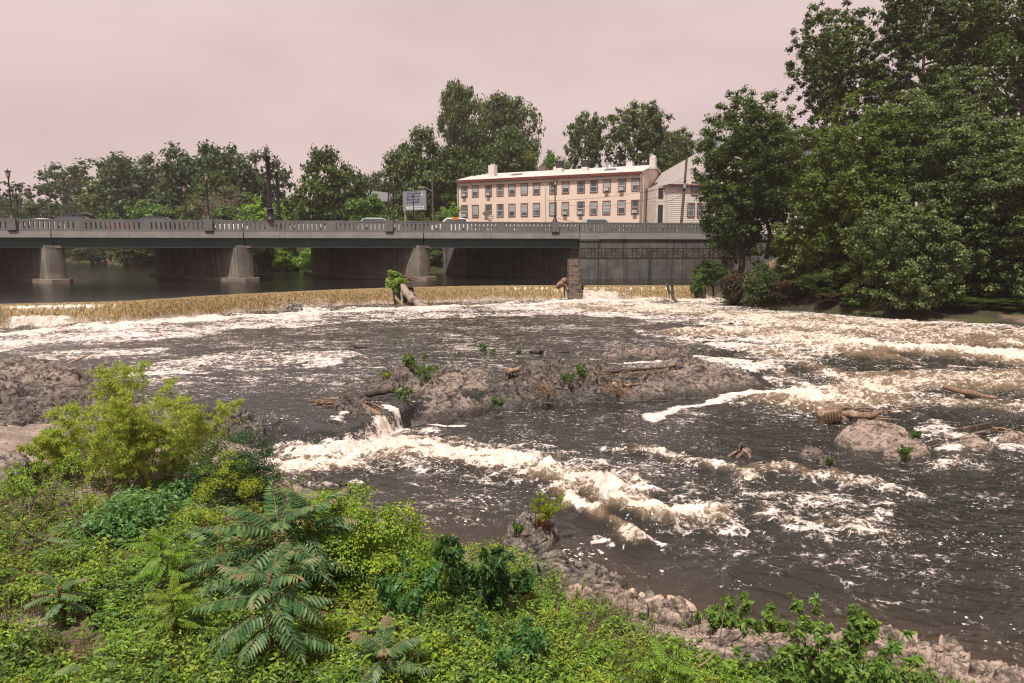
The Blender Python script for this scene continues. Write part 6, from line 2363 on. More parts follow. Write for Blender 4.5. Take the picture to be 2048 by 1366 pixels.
# the right bank
RB = [
    ('maple_tree', 'large dark round maple overhanging the right end of the bridge wall', 1376, 1588, 188, 515, 66, dict(seed=201, tr=.30, th=.12, n=150000, leaf=.17, m='maple', ncl=1100, cl=.08, gap=.0, lobes=16)),
    ('sycamore_tree', 'tall airy tree with open crown rising behind the maple', 1540, 1745, 5, 500, 74, dict(seed=202, tr=.34, th=.30, n=70000, leaf=0.2, m='dark', ncl=900, cl=0.06, gap=0.1, lobes=10, bark='palebark')),
    ('sycamore_tree', 'very tall tree with pale limbs at the top right', 1690, 1930, -60, 560, 68, dict(seed=203, tr=.40, th=.22, n=120000, leaf=0.2, m='dark', ncl=1300, cl=0.06, gap=0.06, lobes=11, bark='palebark')),
    ('sycamore_tree', 'very tall tree cropped by the upper right corner', 1850, 2180, -110, 600, 62, dict(seed=204, tr=.42, th=.18, n=120000, leaf=0.2, m='dark', ncl=1300, cl=0.06, gap=0.06, lobes=11, bark='palebark')),
    ('riverside_tree', 'spreading bright green leafy tree leaning over the water right of the maple', 1572, 1830, 205, 632, 54, dict(seed=205, bf=.30, tr=.22, th=.03, n=150000, leaf=0.15, m='river', ncl=1300, cl=0.075, gap=.02, lobes=10)),
    ('riverside_tree', 'tall pale topped willowy tree in front of the tall ones at right', 1740, 1990, 152, 640, 51, dict(seed=206, bf=.30, tr=.26, th=.04, n=150000, leaf=0.15, m='silver', ncl=1300, cl=0.075, gap=.02, lobes=10)),
    ('riverside_tree', 'leafy tree filling the right edge above the dark shore', 1920, 2190, 240, 648, 48, dict(seed=207, bf=.30, tr=.26, th=.04, n=120000, leaf=0.15, m='silver', ncl=1100, cl=0.08, gap=.02, lobes=9)),
    ('riverside_tree', 'low drooping tree hanging over the shore with silvery leaf edges', 1700, 1900, 405, 648, 47.5, dict(seed=208, bf=.30, tr=.16, th=.02, n=90000, leaf=0.14, m='silver', ncl=900, cl=0.08, gap=.0, lobes=8)),
    ('riverside_tree', 'small fresh green tree between the maple and the spreading tree', 1545, 1680, 380, 600, 57, dict(seed=209, bf=.30, tr=.14, th=.05, n=45000, leaf=0.15, m='river', ncl=320, cl=0.1, gap=.02, lobes=8)),
    ('riverside_tree', 'dark tree in deep shade at the right bottom of the wood', 1880, 2120, 430, 648, 50, dict(seed=210, bf=.30, tr=.16, th=.04, n=60000, leaf=0.18, m='maple', ncl=420, cl=0.1, gap=.0, lobes=9)),
    ('riverside_tree', 'dark filling tree deep in the wood behind the spreading tree', 1600, 1760, 250, 600, 64, dict(seed=211, tr=.2, th=.05, n=50000, leaf=0.22, m='maple', ncl=360, cl=0.1, gap=.0, lobes=9)),
    ('riverside_tree', 'dark shaded tree closing the wood at the right frame edge', 2000, 2300, 330, 655, 53, dict(seed=213, bf=.30, tr=.2, th=.03, n=60000, leaf=.2, m='maple', ncl=420, cl=.10, gap=.0, lobes=9)),
    ('riverside_tree', 'dark filling tree deep in the wood behind the pale topped one', 1780, 2060, 260, 610, 60, dict(seed=212, tr=.2, th=.05, n=60000, leaf=0.22, m='maple', ncl=420, cl=0.1, gap=.0, lobes=9)),
]
for nm, lab, a, c, top, base, y, k in RB:
    ft, h, r = ground_fit(fit(a, c, top, base, y))
    ms = tree(k['seed'], h, r, h * k['th'], k['ncl'], k['n'], k['leaf'], k['m'], k['cl'], k.get('bark', 'bark'), k['tr'], gap=k['gap'], lobes=k['lobes'], base_fill=k.get('bf', 0))
    plant_tree(nm, lab, ft, ms, 1., 0, 'trees of the right bank')
# second stem of the maple
b = MB()
m0, m1 = D(1533, 505, 65.5), D(1512, 400, 66)
b.tube(smooth_line([m0 - (0, 0, .6), D(1540, 470, 65.6), D(1528, 430, 66), m1], 12), np.linspace(.24, .10, 12), 9, rough=.1)
b.tube(smooth_line([D(1548, 512, 65), D(1545, 480, 65.4), D(1535, 450, 65.8), D(1528, 400, 66)], 12), np.linspace(.20, .08, 12), 9, rough=.1)
tr_ = [o for o in bpy.data.objects if o.name.startswith('maple_tree')][0]
o = b.build('trunk', MT['bark'], tr_, True)
o.location = -Vector(tr_.location)
UND = [
    ('bush', 'green and rusty bush at the foot of the wall under the footbridge end', 1385, 1450, 518, 570, 63.6, 'dense'),
    ('bush', 'fresh green vine clump hanging at the right end of the weir', 1378, 1412, 545, 590, 62.3, 'fresh'),
    ('bush', 'dry brown bush hanging beside the broken end of the weir', 1440, 1500, 545, 612, 59.5, 'rusty'),
    ('bush', 'dark bush on the shore below the maple trunks', 1490, 1560, 530, 622, 57.5, 'dense'),
    ('bush', 'rusty brown bush on the shore in shade right of the weir', 1540, 1610, 560, 628, 55.5, 'rusty'),
    ('bush', 'dark vine covered bank bush beneath the spreading tree', 1590, 1680, 540, 636, 54, 'dense'),
    ('bush', 'low rusty vine bush at the water edge under the trees', 1630, 1700, 585, 640, 51.5, 'rusty'),
    ('bush', 'low dark shore bush right of the drooping tree', 1850, 1960, 590, 655, 47.5, 'dense'),
    ('bush', 'low green shore bush near the right edge of the dark bank', 1950, 2080, 600, 656, 46.5, 'dense'),
    ('bush', 'low yellowish shore bush left of the drooping tree', 1680, 1745, 610, 644, 49.5, 'fresh'),
    ('bush', 'tall dark bush on the shaded slope behind the drooping tree', 1830, 1960, 500, 640, 51, 'dense'),
    ('bush', 'dark bush on the shaded slope near the right frame edge', 1930, 2060, 490, 640, 52, 'dense'),
    ('bush', 'large dark bush cut by the right frame edge above the shore', 1990, 2180, 520, 655, 49, 'dense'),
    ('bush', 'dark bush high on the slope under the tall trees at right', 1880, 2060, 430, 580, 57, 'dense'),
    ('bush', 'dark bush under the pale topped tree beside its foot', 1780, 1890, 530, 645, 50, 'dense'),
    ('bush', 'dark bush under the spreading tree above the rusty vine', 1600, 1720, 480, 620, 57, 'dense'),
    ('bush', 'dark bush between the maple trunks and the spreading tree', 1550, 1640, 480, 600, 60, 'dense'),
    ('bush', 'bush on the slope left of the bare path above the footbridge', 1445, 1485, 540, 600, 62, 'dense'),
]
PROTO['rusty'] = (tree(121, 10, 5.0, .2, 80, 7000, .46, 'rusty', .22, gap=.06), 10, 5.0)
for nm, lab, a, c, top, base, y, pr in UND:
    ft, h, r = ground_fit(fit(a, c, top, base, y)) if a > 1480 else fit(a, c, top, base, y)
    ms, H, R = PROTO[pr]
    plant_tree(nm, lab, ft, ms, (r / R, r / R, h / H), rng.uniform(0, 6.28), 'bushes along the right shore', cat='bush', parts=('stem', 'foliage'))
# bush growing on the weir log
ms = tree(131, 1.9, 1.0, .1, 40, 2600, .20, 'bright', .22, tr=.05)
plant_tree('bush', 'bright green bush growing on the weir crest beside the leaning trunk', Dw(787, 586, yw + .1), ms, (1.05, .8, 1.0), 0, cat='bush', parts=('stem', 'foliage'))


# ------------------------------------------------------------------ near plants
def stems_shrub(seed, p, n, h, spread, leafs, L, W, m, stem='stem', r0=.012, base=.08, up=.55, low=.25, curve=.3, side=4, name='shrub', lab='', cat='shrub', group=None, tilt=(0, 0), droop=.25, tint=(.15, .9), folded=True, top_tint=0.):
    """a clump of arching stems with leaves set along them and on short side shoots"""
    rng = np.random.default_rng(seed)
    t = thing(name, lab, cat, p, 0, group)
    sb, lb = MB(), MB()
    C, AX, NR, TT = [], [], [], []
    for k in range(n):
        a = rng.uniform(0, 2 * math.pi)
        o = np.array([math.cos(a), math.sin(a), 0]) * base * math.sqrt(rng.random())
        out = np.array([math.cos(a) + tilt[0], math.sin(a) + tilt[1], 0]) * spread * rng.uniform(.25, 1.0)
        hh = h * rng.uniform(.6, 1.0)
        P = smooth_line([o - (0, 0, .08), o + out * .3 * (1 - curve) + (0, 0, hh * .45), o + out * .7 + (0, 0, hh * .85), o + out + (0, 0, hh)], 14)
        P += np.c_[gn2(np.arange(14) * .3, k * 3.1 + seed, 2), gn2(np.arange(14) * .3, k * 3.1 + seed, 3), np.zeros(14)] * h * .04
        sb.tube(P, np.linspace(r0, r0 * .3, 14), 5, caps=False)
        sht = [(P, 1.0)]
        for j in range(side):
            i = rng.integers(int(14 * low) + 1, 13)
            d = unit(rng.normal(size=3) * np.array([1, 1, .4]) + np.array([0, 0, up]))
            l_ = h * rng.uniform(.10, .28) * (1.2 - i / 16)
            Q = np.array([P[i] + d * l_ * s + np.array([0, 0, -droop * l_ * s * s * .5]) for s in np.linspace(0, 1, 6)])
            sb.tube(Q, np.linspace(r0 * .5, r0 * .2, 6), 4, caps=False)
            sht.append((Q, .7))
        for Q, wgt in sht:
            m_ = max(2, int(leafs * wgt))
            lo_ = low if wgt == 1 else .15
            s = rng.uniform(lo_, 1, m_) * (len(Q) - 1)
            i = np.minimum(s.astype(int), len(Q) - 2)
            f = (s - i)[:, None]
            q = Q[i] * (1 - f) + Q[i + 1] * f
            tg = unit(Q[i + 1] - Q[i])
            r = unit(np.cross(tg, rng.normal(size=(m_, 3))))
            C.append(q)
            AX.append(unit(r * .9 + tg * .45 + np.array([0, 0, -droop])))
            NR.append(unit(tg * .5 + np.array([0, 0, .8]) + rng.normal(size=(m_, 3)) * .3))
            TT.append(np.clip(rng.uniform(tint[0], tint[1], m_) + top_tint * (s / (len(Q) - 1) - .4), 0, 1))
    C, AX, NR, TT = map(np.concatenate, (C, AX, NR, TT))
    m_ = len(C)
    sz = rng.uniform(.6, 1.25, m_)
    (lb.leaves6 if folded else lb.leaves)(C, AX, NR, L * sz, W * sz, TT)
    sb.build('stem', MT[stem], t, True)
    lb.build('foliage', MT[m], t)
    return t


def dome_shrub(seed, p, R, H, ncl, n, L, W, m, lab, name='bush', cat='bush', group=None, tint=(.1, .95), cl=.3, stem='twig', flat=.8, sx=1., sy=1.):
    """dense bush: leaf clumps over a mound"""
    rng = np.random.default_rng(seed)
    t = thing(name, lab, cat, p, 0, group)
    a = rng.uniform(0, 6.283, ncl)
    e = np.arcsin(rng.random(ncl))
    rr = rng.uniform(.55, 1.0, ncl)
    c = np.c_[np.cos(a) * np.cos(e) * R * rr * sx, np.sin(a) * np.cos(e) * R * rr * sy, np.sin(e) * H * rr * .92]
    cr = R * cl * rng.uniform(.6, 1.2, ncl)
    cb = rng.random(ncl)
    ix = rng.integers(0, ncl, n)
    d = unit(rng.normal(size=(n, 3)))
    d[:, 2] = np.abs(d[:, 2]) * np.where(rng.random(n) < .75, 1, -.7)
    q = c[ix] + d * (cr[ix] * rng.random(n) ** .5)[:, None] * np.array([1, 1, flat])
    q[:, 2] = np.maximum(q[:, 2], .01)
    nr = unit(d * .5 + np.array([0, 0, .8]) + rng.normal(size=(n, 3)) * .35)
    ax = unit(np.cross(nr, rng.normal(size=(n, 3))) + d * .5 + np.array([0, 0, -.15]))
    sz = rng.uniform(.55, 1.25, n)
    tt = np.clip(tint[0] + (tint[1] - tint[0]) * (.4 * cb[ix] + .6 * rng.random(n)), 0, 1)
    b = MB()
    b.leaves6(q, ax, nr, L * sz, W * sz, tt)
    b.build('foliage', MT[m], t)
    b = MB()
    for k in range(0, ncl, max(1, ncl // 24)):
        b.tube(smooth_line([(0, 0, -.05), c[k] * .5 + (0, 0, -.1 * H), c[k]], 7), np.linspace(.014, .004, 7), 5, caps=False)
    b.build('stem', MT[stem], t)
    return t


def frond(rng, Lf, pairs, LL, LW, bend, m_tint, red=0.):
    """pinnate leaf along +x: rachis and paired drooping leaflets, in its own frame"""
    s = np.linspace(0, 1, 14)
    P = np.c_[Lf * (s - .12 * bend * s ** 2), np.zeros(14), Lf * bend * (.55 * s - .95 * s ** 2)]
    C, AX, NR, LN, WD, TT = [], [], [], [], [], []
    for k in range(pairs):
        f = .16 + .80 * k / (pairs - 1)
        q = np.array([np.interp(f, s, P[:, i]) for i in range(3)])
        tg = unit(np.array([np.interp(min(1, f + .05), s, P[:, i]) - np.interp(f - .05, s, P[:, i]) for i in range(3)]))
        size = math.sin(math.pi * (.18 + .74 * f)) ** .6
        for sd in (-1, 1):
            sdv = np.array([0, sd, 0])
            AX.append(unit(sdv * .86 + tg * (.30 + .35 * f) + np.array([0, 0, -.28 - .15 * rng.random()]) + rng.normal(size=3) * .05))
            NR.append(unit(np.array([-tg[2], 0, tg[0]]) + sdv * .25 + rng.normal(size=3) * .08))
            C.append(q)
            LN.append(LL * size * rng.uniform(.9, 1.08))
            WD.append(LW * size)
            TT.append(np.clip(m_tint + .12 * rng.normal() + red * max(0, f - .55), 0, 1))
    AX.append(unit(P[-1] - P[-2]))
    NR.append(np.array([0, 0, 1.]))
    C.append(P[-1])
    LN.append(LL * .6)
    WD.append(LW * .7)
    TT.append(np.clip(m_tint + red * .4, 0, 1))
    return P, np.array(C), np.array(AX), np.array(NR), np.array(LN), np.array(WD), np.array(TT)


def frond_plant(seed, p, h, n, Lf, LL, LW, lab, pairs=(11, 16), m='sumac', lean=(0, 0), name='sumac_plant', group=None, levels=(.35, 1.), redtop=.0, each=True, ttint=.45, stem='redstem'):
    rng = np.random.default_rng(seed)
    t = thing(name, lab, 'plant', p, 0, group)
    top = np.array([lean[0], lean[1], h])
    SP = smooth_line([(0, 0, -.1), top * .5 + (0, 0, .02), top], 10)
    MB().tube(SP, np.linspace(.020, .010, 10), 7).build('stem', MT[stem], t, True)
    allb = MB()
    for k in range(n):
        f = levels[0] + (levels[1] - levels[0]) * (k + .5) / n
        o = np.array([np.interp(f, np.linspace(0, 1, 10), SP[:, i]) for i in range(3)])
        az = k * 2.399 + rng.uniform(-.3, .3)
        el = rng.uniform(-.05, .35) + .75 * max(0, f - .72) / .28
        lf = Lf * rng.uniform(.78, 1.1) * (1 - .35 * max(0, f - .8) / .2)
        red = redtop if f > .8 else 0
        P, C, AX, NR, LN, WD, TT = frond(rng, lf, int(rng.integers(*pairs)), LL, LW, rng.uniform(.25, .6), ttint, red)
        R = np.array(Matrix.Rotation(az, 3, 'Z') @ Matrix.Rotation(-el, 3, 'Y'))
        b = allb if not each else MB()
        b.tube(P @ R.T + o, np.linspace(.006, .002, 14), 5, caps=False, tint=.92 if m == 'sumac' else .4)
        b.leaves6(C @ R.T + o, AX @ R.T, NR @ R.T, LN, WD, TT, fold=.10, droop=.16)
        if each:
            b.build('frond', MT[m], t)
    if not each:
        allb.build('foliage', MT[m], t)
    return t


SUM = 'large pinnate leaved plants of the near bank'
g = Gb(548, 1205)
frond_plant(1, g, .86, 28, .86, .185, .050, 'largest green pinnate leaved plant in the centre of the foreground', lean=(.0, .25), group=SUM, redtop=.9, ttint=.40)
g = Gb(600, 1190)
frond_plant(2, g, .98, 18, .76, .165, .046, 'pinnate leaved plant reaching right behind the largest one', lean=(.12, .20), group=SUM, redtop=1.2, ttint=.42)
g = Gb(450, 1200)
frond_plant(7, g, .62, 13, .70, .145, .040, 'pinnate leaved plant with long arching leaves left of the largest one', lean=(-.10, .25), group=SUM, redtop=.9, ttint=.42)
g = Gb(545, 1330)
frond_plant(3, g, .88, 22, .64, .145, .040, 'lower pinnate leaved plant with an upright leaf near the bottom edge', lean=(.0, .05), group=SUM, redtop=1.2, ttint=.44)
g = Gb(765, 1385)
frond_plant(4, g, .42, 13, .44, .115, .034, 'reddish tipped pinnate leaved plant at bottom centre', group=SUM, redtop=1.8, ttint=.52)
g = Gb(100, 1120)
frond_plant(5, g, .32, 8, .36, .085, .024, 'small pinnate leaved plant with reddish leaves at the left edge', group=SUM, redtop=1.6, ttint=.6)
g = Gb(125, 1235)
frond_plant(6, g, .34, 10, .36, .085, .024, 'small pinnate leaved plant above the bare soil at left', group=SUM, redtop=1.2, ttint=.5)
g = Gb(200, 1385)
frond_plant(8, g, .30, 8, .34, .09, .026, 'small pinnate leaved plant with dark red tips at the lower left', group=SUM, redtop=1.9, ttint=.6)
g = Gb(330, 1200)
frond_plant(9, g, .68, 24, .42, .085, .018, 'fine leaved yellow green pinnate plant left of the large ones', pairs=(12, 16), m='bright', name='locust_sprout', group=SUM, ttint=.35, stem='stem')
g = Gb(350, 1300)
frond_plant(10, g, .58, 22, .36, .075, .016, 'fine leaved pinnate plant with golden tips beside the lower large plant', pairs=(12, 16), m='lime', name='locust_sprout', group=SUM, ttint=.30, stem='stem')
g = Gb(1990, 1420) if False else Gb(1330, 1390)
frond_plant(11, g, .35, 8, .34, .09, .022, 'little fern like pinnate plant at the bottom edge right of centre', pairs=(9, 12), m='bright', name='locust_sprout', group=SUM, ttint=.35, stem='stem')

# willow shrub
for k, (a, c, h, n, sp, lab) in enumerate(((300, 985, 2.7, 22, .95, 'tall feathery light green willow shrub at left before the water'), (225, 985, 1.9, 18, .95, 'lower left part of the feathery willow growth'),
                                           (390, 965, 1.8, 15, .9, 'right hand willow shrub with arching tips against the grey water'), (170, 960, 1.3, 14, .85, 'leftmost feathery willow shrub below the rock shelf'))):
    stems_shrub(60 + k, Gb(a, c), int(n * .8), h, sp, 46, .085, .0115, 'willow', 'stem', .008, .40, .6, .15, .2, 34, 'willow_shrub', lab, 'shrub', 'willow shrubs', droop=.35, tint=(.1, 1.0))
# round dark bush with bright yellow green shoots
g = Gb(476, 1005)
dome_shrub(70, g, .95, 1.62, 100, 13000, .052, .026, 'deep', 'round dark green bush standing before the white chute', group='bushes of the near bank', tint=(.0, .8), cl=.26)
dome_shrub(71, g + np.array([.10, -.55, .40]), .66, .85, 60, 5200, .046, .017, 'lime', 'bright yellow green bush growing through the front of the round dark bush', group='bushes of the near bank', tint=(.15, 1), cl=.26)
# broad leaved blue green clump
for k, (a, c, r, h, n, lab) in enumerate(((265, 1070, .85, .62, 900, 'mound of large blue green leaves left of the round bush'), (340, 1010, .55, .66, 600, 'upper clump of large dull green leaves below the willow'), (210, 1090, .5, .42, 420, 'left clump of large green leaves above the weeds'))):
    dome_shrub(80 + k, Gb(a, c), r, h, 46, n * 3, .085, .044, 'broad', lab, 'broadleaf_clump', 'plant', 'broad leaved clumps', tint=(.1, 1), cl=.26)
dome_shrub(84, Gb(375, 1072), .5, .34, 36, 2600, .045, .018, 'lime', 'yellow green low bush between broad leaves and round bush', group='bushes of the near bank', tint=(.1, .95))
# vine mound
g = Gb(700, 1165)
dome_shrub(85, g, 1.15, 1.32, 180, 22000, .042, .026, 'vine', 'wide mound of small leaved vine at the water edge in the centre', 'vine_mound', 'vine', 'vine mounds', tint=(.0, 1), cl=.16, sx=1.0, sy=.8)
dome_shrub(86, Gb(810, 1190), .62, .52, 70, 6000, .042, .026, 'vine', 'smaller vine mound sloping to the water right of the wide one', 'vine_mound', 'vine', 'vine mounds', tint=(.0, 1), cl=.2)
stems_shrub(87, Gb(785, 1115), 6, .62, .2, 26, .05, .026, 'deep', 'twig', .007, .12, .5, .3, .2, 5, 'shrub', 'dark leafy sprig hanging over the water beside the vine mound')
# dark green shrubs, centre
stems_shrub(90, Gb(960, 1225), 11, .98, .48, 30, .085, .036, 'deep', 'stem', .010, .28, .5, .22, .2, 8, 'shrub', 'dark green leafy shrub at the shore left of the reddish bush', tint=(.15, 1), group='leafy shrubs at the shore')
stems_shrub(91, Gb(1010, 1215), 8, .62, .42, 30, .07, .032, 'deep', 'stem', .009, .25, .5, .2, .2, 7, 'shrub', 'lower dark green shrub touching the grey shore rocks', tint=(.2, 1), group='leafy shrubs at the shore')
stems_shrub(92, Gb(800, 1265), 8, .72, .35, 28, .075, .035, 'broad', 'stem', .009, .22, .5, .22, .2, 6, 'shrub', 'dull green leafy shrub below the vine mound', tint=(.1, .7), group='leafy shrubs at the shore')
stems_shrub(93, Gb(1000, 1330), 8, .5, .4, 30, .06, .026, 'broad', 'stem', .007, .3, .5, .15, .2, 7, 'shrub', 'dull green shrub among weeds at bottom centre', tint=(.1, .7), group='leafy shrubs at the shore')
# lower right
stems_shrub(94, Gb(1462, 1285), 9, .62, .26, 34, .062, .030, 'mid', 'twig', .011, .18, .6, .30, .1, 6, 'shrub', 'upright leafy shrub standing in the shallow water', tint=(.3, 1), top_tint=.3, group='leafy shrubs at lower right')
stems_shrub(95, Gb(1415, 1275), 5, .45, .16, 26, .05, .026, 'mid', 'twig', .009, .1, .6, .3, .1, 4, 'shrub', 'thin leafy shrub left of the upright one in the shallows', tint=(.3, 1), top_tint=.3, group='leafy shrubs at lower right')
stems_shrub(96, Gb(1556, 1290), 6, .50, .20, 28, .055, .030, 'mid', 'twig', .010, .1, .6, .3, .1, 5, 'shrub', 'small leafy shrub right of the upright one in the shallows', tint=(.3, 1), top_tint=.3, group='leafy shrubs at lower right')
stems_shrub(97, Gb(1655, 1395), 16, .78, .52, 36, .072, .036, 'mid', 'stem', .009, .42, .55, .12, .2, 8, 'shrub', 'largest leafy shrub at lower right hiding the rock ledge', tint=(.15, 1), top_tint=.35, droop=.5, group='leafy shrubs at lower right')
stems_shrub(98, Gb(1600, 1385), 2, 1.05, .16, 34, .065, .032, 'mid', 'stem', .008, .1, .6, .3, .1, 5, 'shrub', 'single tall leafy shoot rising above the lower right shrub', tint=(.35, 1), top_tint=.4, droop=.5, tilt=(1.2, .2), group='leafy shrubs at lower right')
stems_shrub(99, Gb(1745, 1400), 7, .62, .40, 30, .065, .032, 'mid', 'stem', .008, .22, .6, .2, .1, 6, 'shrub', 'right part of the lower right shrubs with upright shoots', tint=(.2, 1), top_tint=.4, droop=.5, group='leafy shrubs at lower right')
stems_shrub(100, Gb(1515, 1395), 8, .38, .34, 26, .05, .024, 'mid', 'stem', .007, .28, .6, .1, .1, 6, 'shrub', 'low leafy shrub at the bottom edge left of the largest one', tint=(.3, 1), top_tint=.3, group='leafy shrubs at lower right')
stems_shrub(101, Gb(1430, 1410), 10, .42, .45, 26, .05, .022, 'bright', 'stem', .007, .35, .6, .1, .1, 6, 'shrub', 'bright green weeds at the bottom edge right of centre', tint=(.1, .8), group='leafy shrubs at lower right')
# reddish bush on the near rock, tufts on rocks
g = G(1085, 1050, .42)
stems_shrub(102, g, 22, .55, .38, 40, .042, .012, 'lime', 'redstem', .006, .12, .6, .2, .1, 5, 'shrub', 'reddish yellow bush on top of the near grey boulder', tint=(.2, .8), tilt=(.6, 0))
for k, (a, c, z, h, lab) in enumerate(((850, 760, .95, .55, 'green weed tuft on the back rock of the island'), (806, 800, .75, .42, 'green weed tuft on the left rock of the island'), (1135, 765, .75, .35, 'leafy green weed in the island middle'),
                                       (1165, 755, .9, .40, 'taller leafy weed right of the island middle'), (832, 745, .9, .75, 'thin tall weed at the back left of the island'), (998, 812, .3, .3, 'small weed at the foot of the island front'),
                                       (772, 758, .85, .25, 'yellowish small weed on the dark slab of the island'), (966, 704, .55, .42, 'green plant standing in the water upstream of the island'), (985, 706, .55, .2, 'low green plant beside the one standing in water'),
                                       (1037, 708, .55, .2, 'low round green tuft in the water by the black snag'), (918, 708, .55, .10, 'faint low green tuft nearly awash left of the standing plant'), (1812, 912, .2, .24, 'bright green plant on the lower pale boulder'),
                                       (1660, 926, .1, .13, 'grassy green fringe on the mossy brown rock'), (1830, 876, .1, .2, 'small weed in a gap behind the largest pale boulder'), (1318, 1178, .05, .18, 'small green plant in the muddy shallows'),
                                       (1035, 1062, .4, .12, 'upright grass tuft on the near boulder left of the reddish bush'))):
    g = G(a, c, z)
    if c > 1100:
        g = Gb(a, c)
    s = h / .4
    stems_shrub(110 + k, g, 12, h, .5 * h, 26, .070 * s ** .5, .024 * s ** .5, 'mid' if k not in (6,) else 'lime', 'stem', .008, .18 * s, .6, .1, .2, 3, 'weed', lab, 'weed', 'weeds on the river rocks')
stems_shrub(130, Gb(95, 1015), 10, .75, .6, 24, .055, .024, 'bright', 'twig', .008, .35, .5, .2, .2, 7, 'shrub', 'sparse yellow green shrub over pale slabs at the left edge', tint=(.1, .9))
stems_shrub(131, Gb(40, 1000), 7, .6, .45, 22, .05, .022, 'vine', 'twig', .008, .3, .5, .2, .2, 6, 'shrub', 'sparse vine covered shrub at the left edge above the dead twigs', tint=(.1, .9))
stems_shrub(132, Gb(100, 960), 5, .72, .3, 26, .06, .03, 'bright', 'stem', .007, .1, .5, .3, .2, 4, 'shrub', 'small fresh shrub against the dark rock face at left', tint=(.3, 1))
stems_shrub(133, Gb(590, 1010), 4, .8, .2, 18, .04, .018, 'mid', 'twig', .006, .1, .5, .35, .2, 4, 'shrub', 'thin sprig over the water between round bush and vine mound', tint=(.3, 1))
g = Gb(222, 1040)
frond_plant(140, g + np.array([0, 0, .35]), .25, 7, .16, .06, .028, 'small dark red leaved sprig between willow and broad leaves', pairs=(2, 4), m='rusty', name='red_sprig', ttint=.85)
# dead twigs
b = MB()
for k in range(26):
    p = Gb(rng.uniform(-60, 95), rng.uniform(1035, 1115))
    q = p + np.array([rng.normal() * .5, rng.normal() * .3, rng.uniform(.15, .75)])
    m_ = (p + q) / 2 + rng.normal(size=3) * .12
    b.tube(smooth_line([p, m_, q], 8), np.linspace(.011, .004, 8), 5, caps=False)
    for j in range(3):
        s = m_ + (q - m_) * rng.random()
        b.tube([s, s + rng.normal(size=3) * .16, s + rng.normal(size=3) * .25], [.005, .004, .002], 4, caps=False)
tag(b.build('dead_twig', MT['twig']), 'tangle of dead grey twigs at the left edge below the sparse shrub', 'twigs')
b = MB()
for k in range(30):
    p = Gb(rng.uniform(1270, 1440), rng.uniform(1262, 1330))
    q = p + np.array([rng.normal() * .35, rng.normal() * .2, rng.uniform(.12, .45)])
    m_ = (p + q) / 2 + rng.normal(size=3) * .07
    b.tube(smooth_line([p, m_, q], 8), np.linspace(.006, .002, 8), 4, caps=False)
p, q = Gb(1375, 1350), D(1450, 1215, 7.0)
b.tube(smooth_line([p, (p + q) / 2 + (.1, 0, -.12), q], 12), np.linspace(.012, .005, 12), 6)
tag(b.build('dead_twig', MT['twig']), 'leafless arching twigs beside the shrubs standing in the shallows', 'twigs')
b = MB()
for k in range(22):
    p = Gb(rng.uniform(1060, 1240), rng.uniform(1190, 1270))
    q = p + np.array([rng.normal() * .25, rng.normal() * .15, rng.uniform(.12, .42)])
    m_ = (p + q) / 2 + rng.normal(size=3) * .05
    b.tube(smooth_line([p, m_, q], 8), np.linspace(.005, .002, 8), 4, caps=False)
tag(b.build('dead_twig', MT['twig']), 'fine bare twigs standing over the grey bedrock in the centre', 'twigs')
b = MB()
for k in range(24):
    p = Gb(rng.uniform(1318, 1350), rng.uniform(1228, 1246))
    b.tube([p, p + (rng.normal() * .03, 0, rng.uniform(.1, .24))], [.008, .005], 5, tint=.2)
tag(b.build('dead_stalk', MT['darkwood']), 'dead brown dock stalks standing in the tan rubble', 'stalks')
for k, (a, c, lab) in enumerate(((525, 1010, 'fan of bare grey stems right of the round dark bush'),)):
    b = MB()
    for j in range(14):
        p = Gb(a, c) + np.array([rng.normal() * .1, 0, 0])
        q = p + np.array([rng.uniform(.2, .85), rng.uniform(-.2, .3), rng.uniform(.35, .95)])
        b.tube(smooth_line([p, (p + q) / 2 + (.05, 0, .1), q], 8), np.linspace(.006, .002, 8), 4, caps=False)
    tag(b.build('dead_twig', MT['twig']), lab, 'twigs')

# ------------------------------------------------------------------ ground cover (uncountable)
rng = np.random.default_rng(99)


def scatter(n, seed):
    """random points over the visible near bank, more of them close to the camera"""
    rng = np.random.default_rng(seed)
    px = rng.uniform(-180, 1950, n * 3)
    py = rng.uniform(930, 1480, n * 3)
    d = np.stack([(px - 1024) / F, C_ + S_ * (683 - py) / F, -S_ + C_ * (683 - py) / F], 1)
    z = np.full(len(px), 1.6)
    for _ in range(8):
        t = (z - CZ) / d[:, 2]
        x, y = d[:, 0] * t, d[:, 1] * t
        z = .5 * z + .5 * bank_z(x, y)
    dd = bank_d(x, y)
    return x, y, z, dd


bare = [(Gb(60, 1260), 1.0, .36), (Gb(150, 1330), .55, .25), (Gb(650, 1240), .28, .2), (Gb(690, 1300), .3, .12), (Gb(1290, 1260), .5, .14), (Gb(330, 1330), .3, .2)]


def cover(x, y, dd):
    c = sstep(-.45, .15, fbm2(x * .9 + 4, y * .9, 77, 4)) * .6 + .4
    c *= sstep(.55, 1.5, dd + .5 * fbm2(x * 1.3, y * 1.3, 78, 3))
    for p, a, b_ in bare:
        c *= 1 - .96 * np.exp(-(((x - p[0]) / a) ** 2 + ((y - p[1]) / b_) ** 2) ** 2)
    c *= 1 - .97 * sstep(.1, .8, x) * sstep(2.3, 1.6, dd + .45 * fbm2(x * 1.1, y * 1.1, 79, 3))
    c *= sstep(-9.5, -7.6, x + .4 * (y - 9)) * .9 + .1
    return c


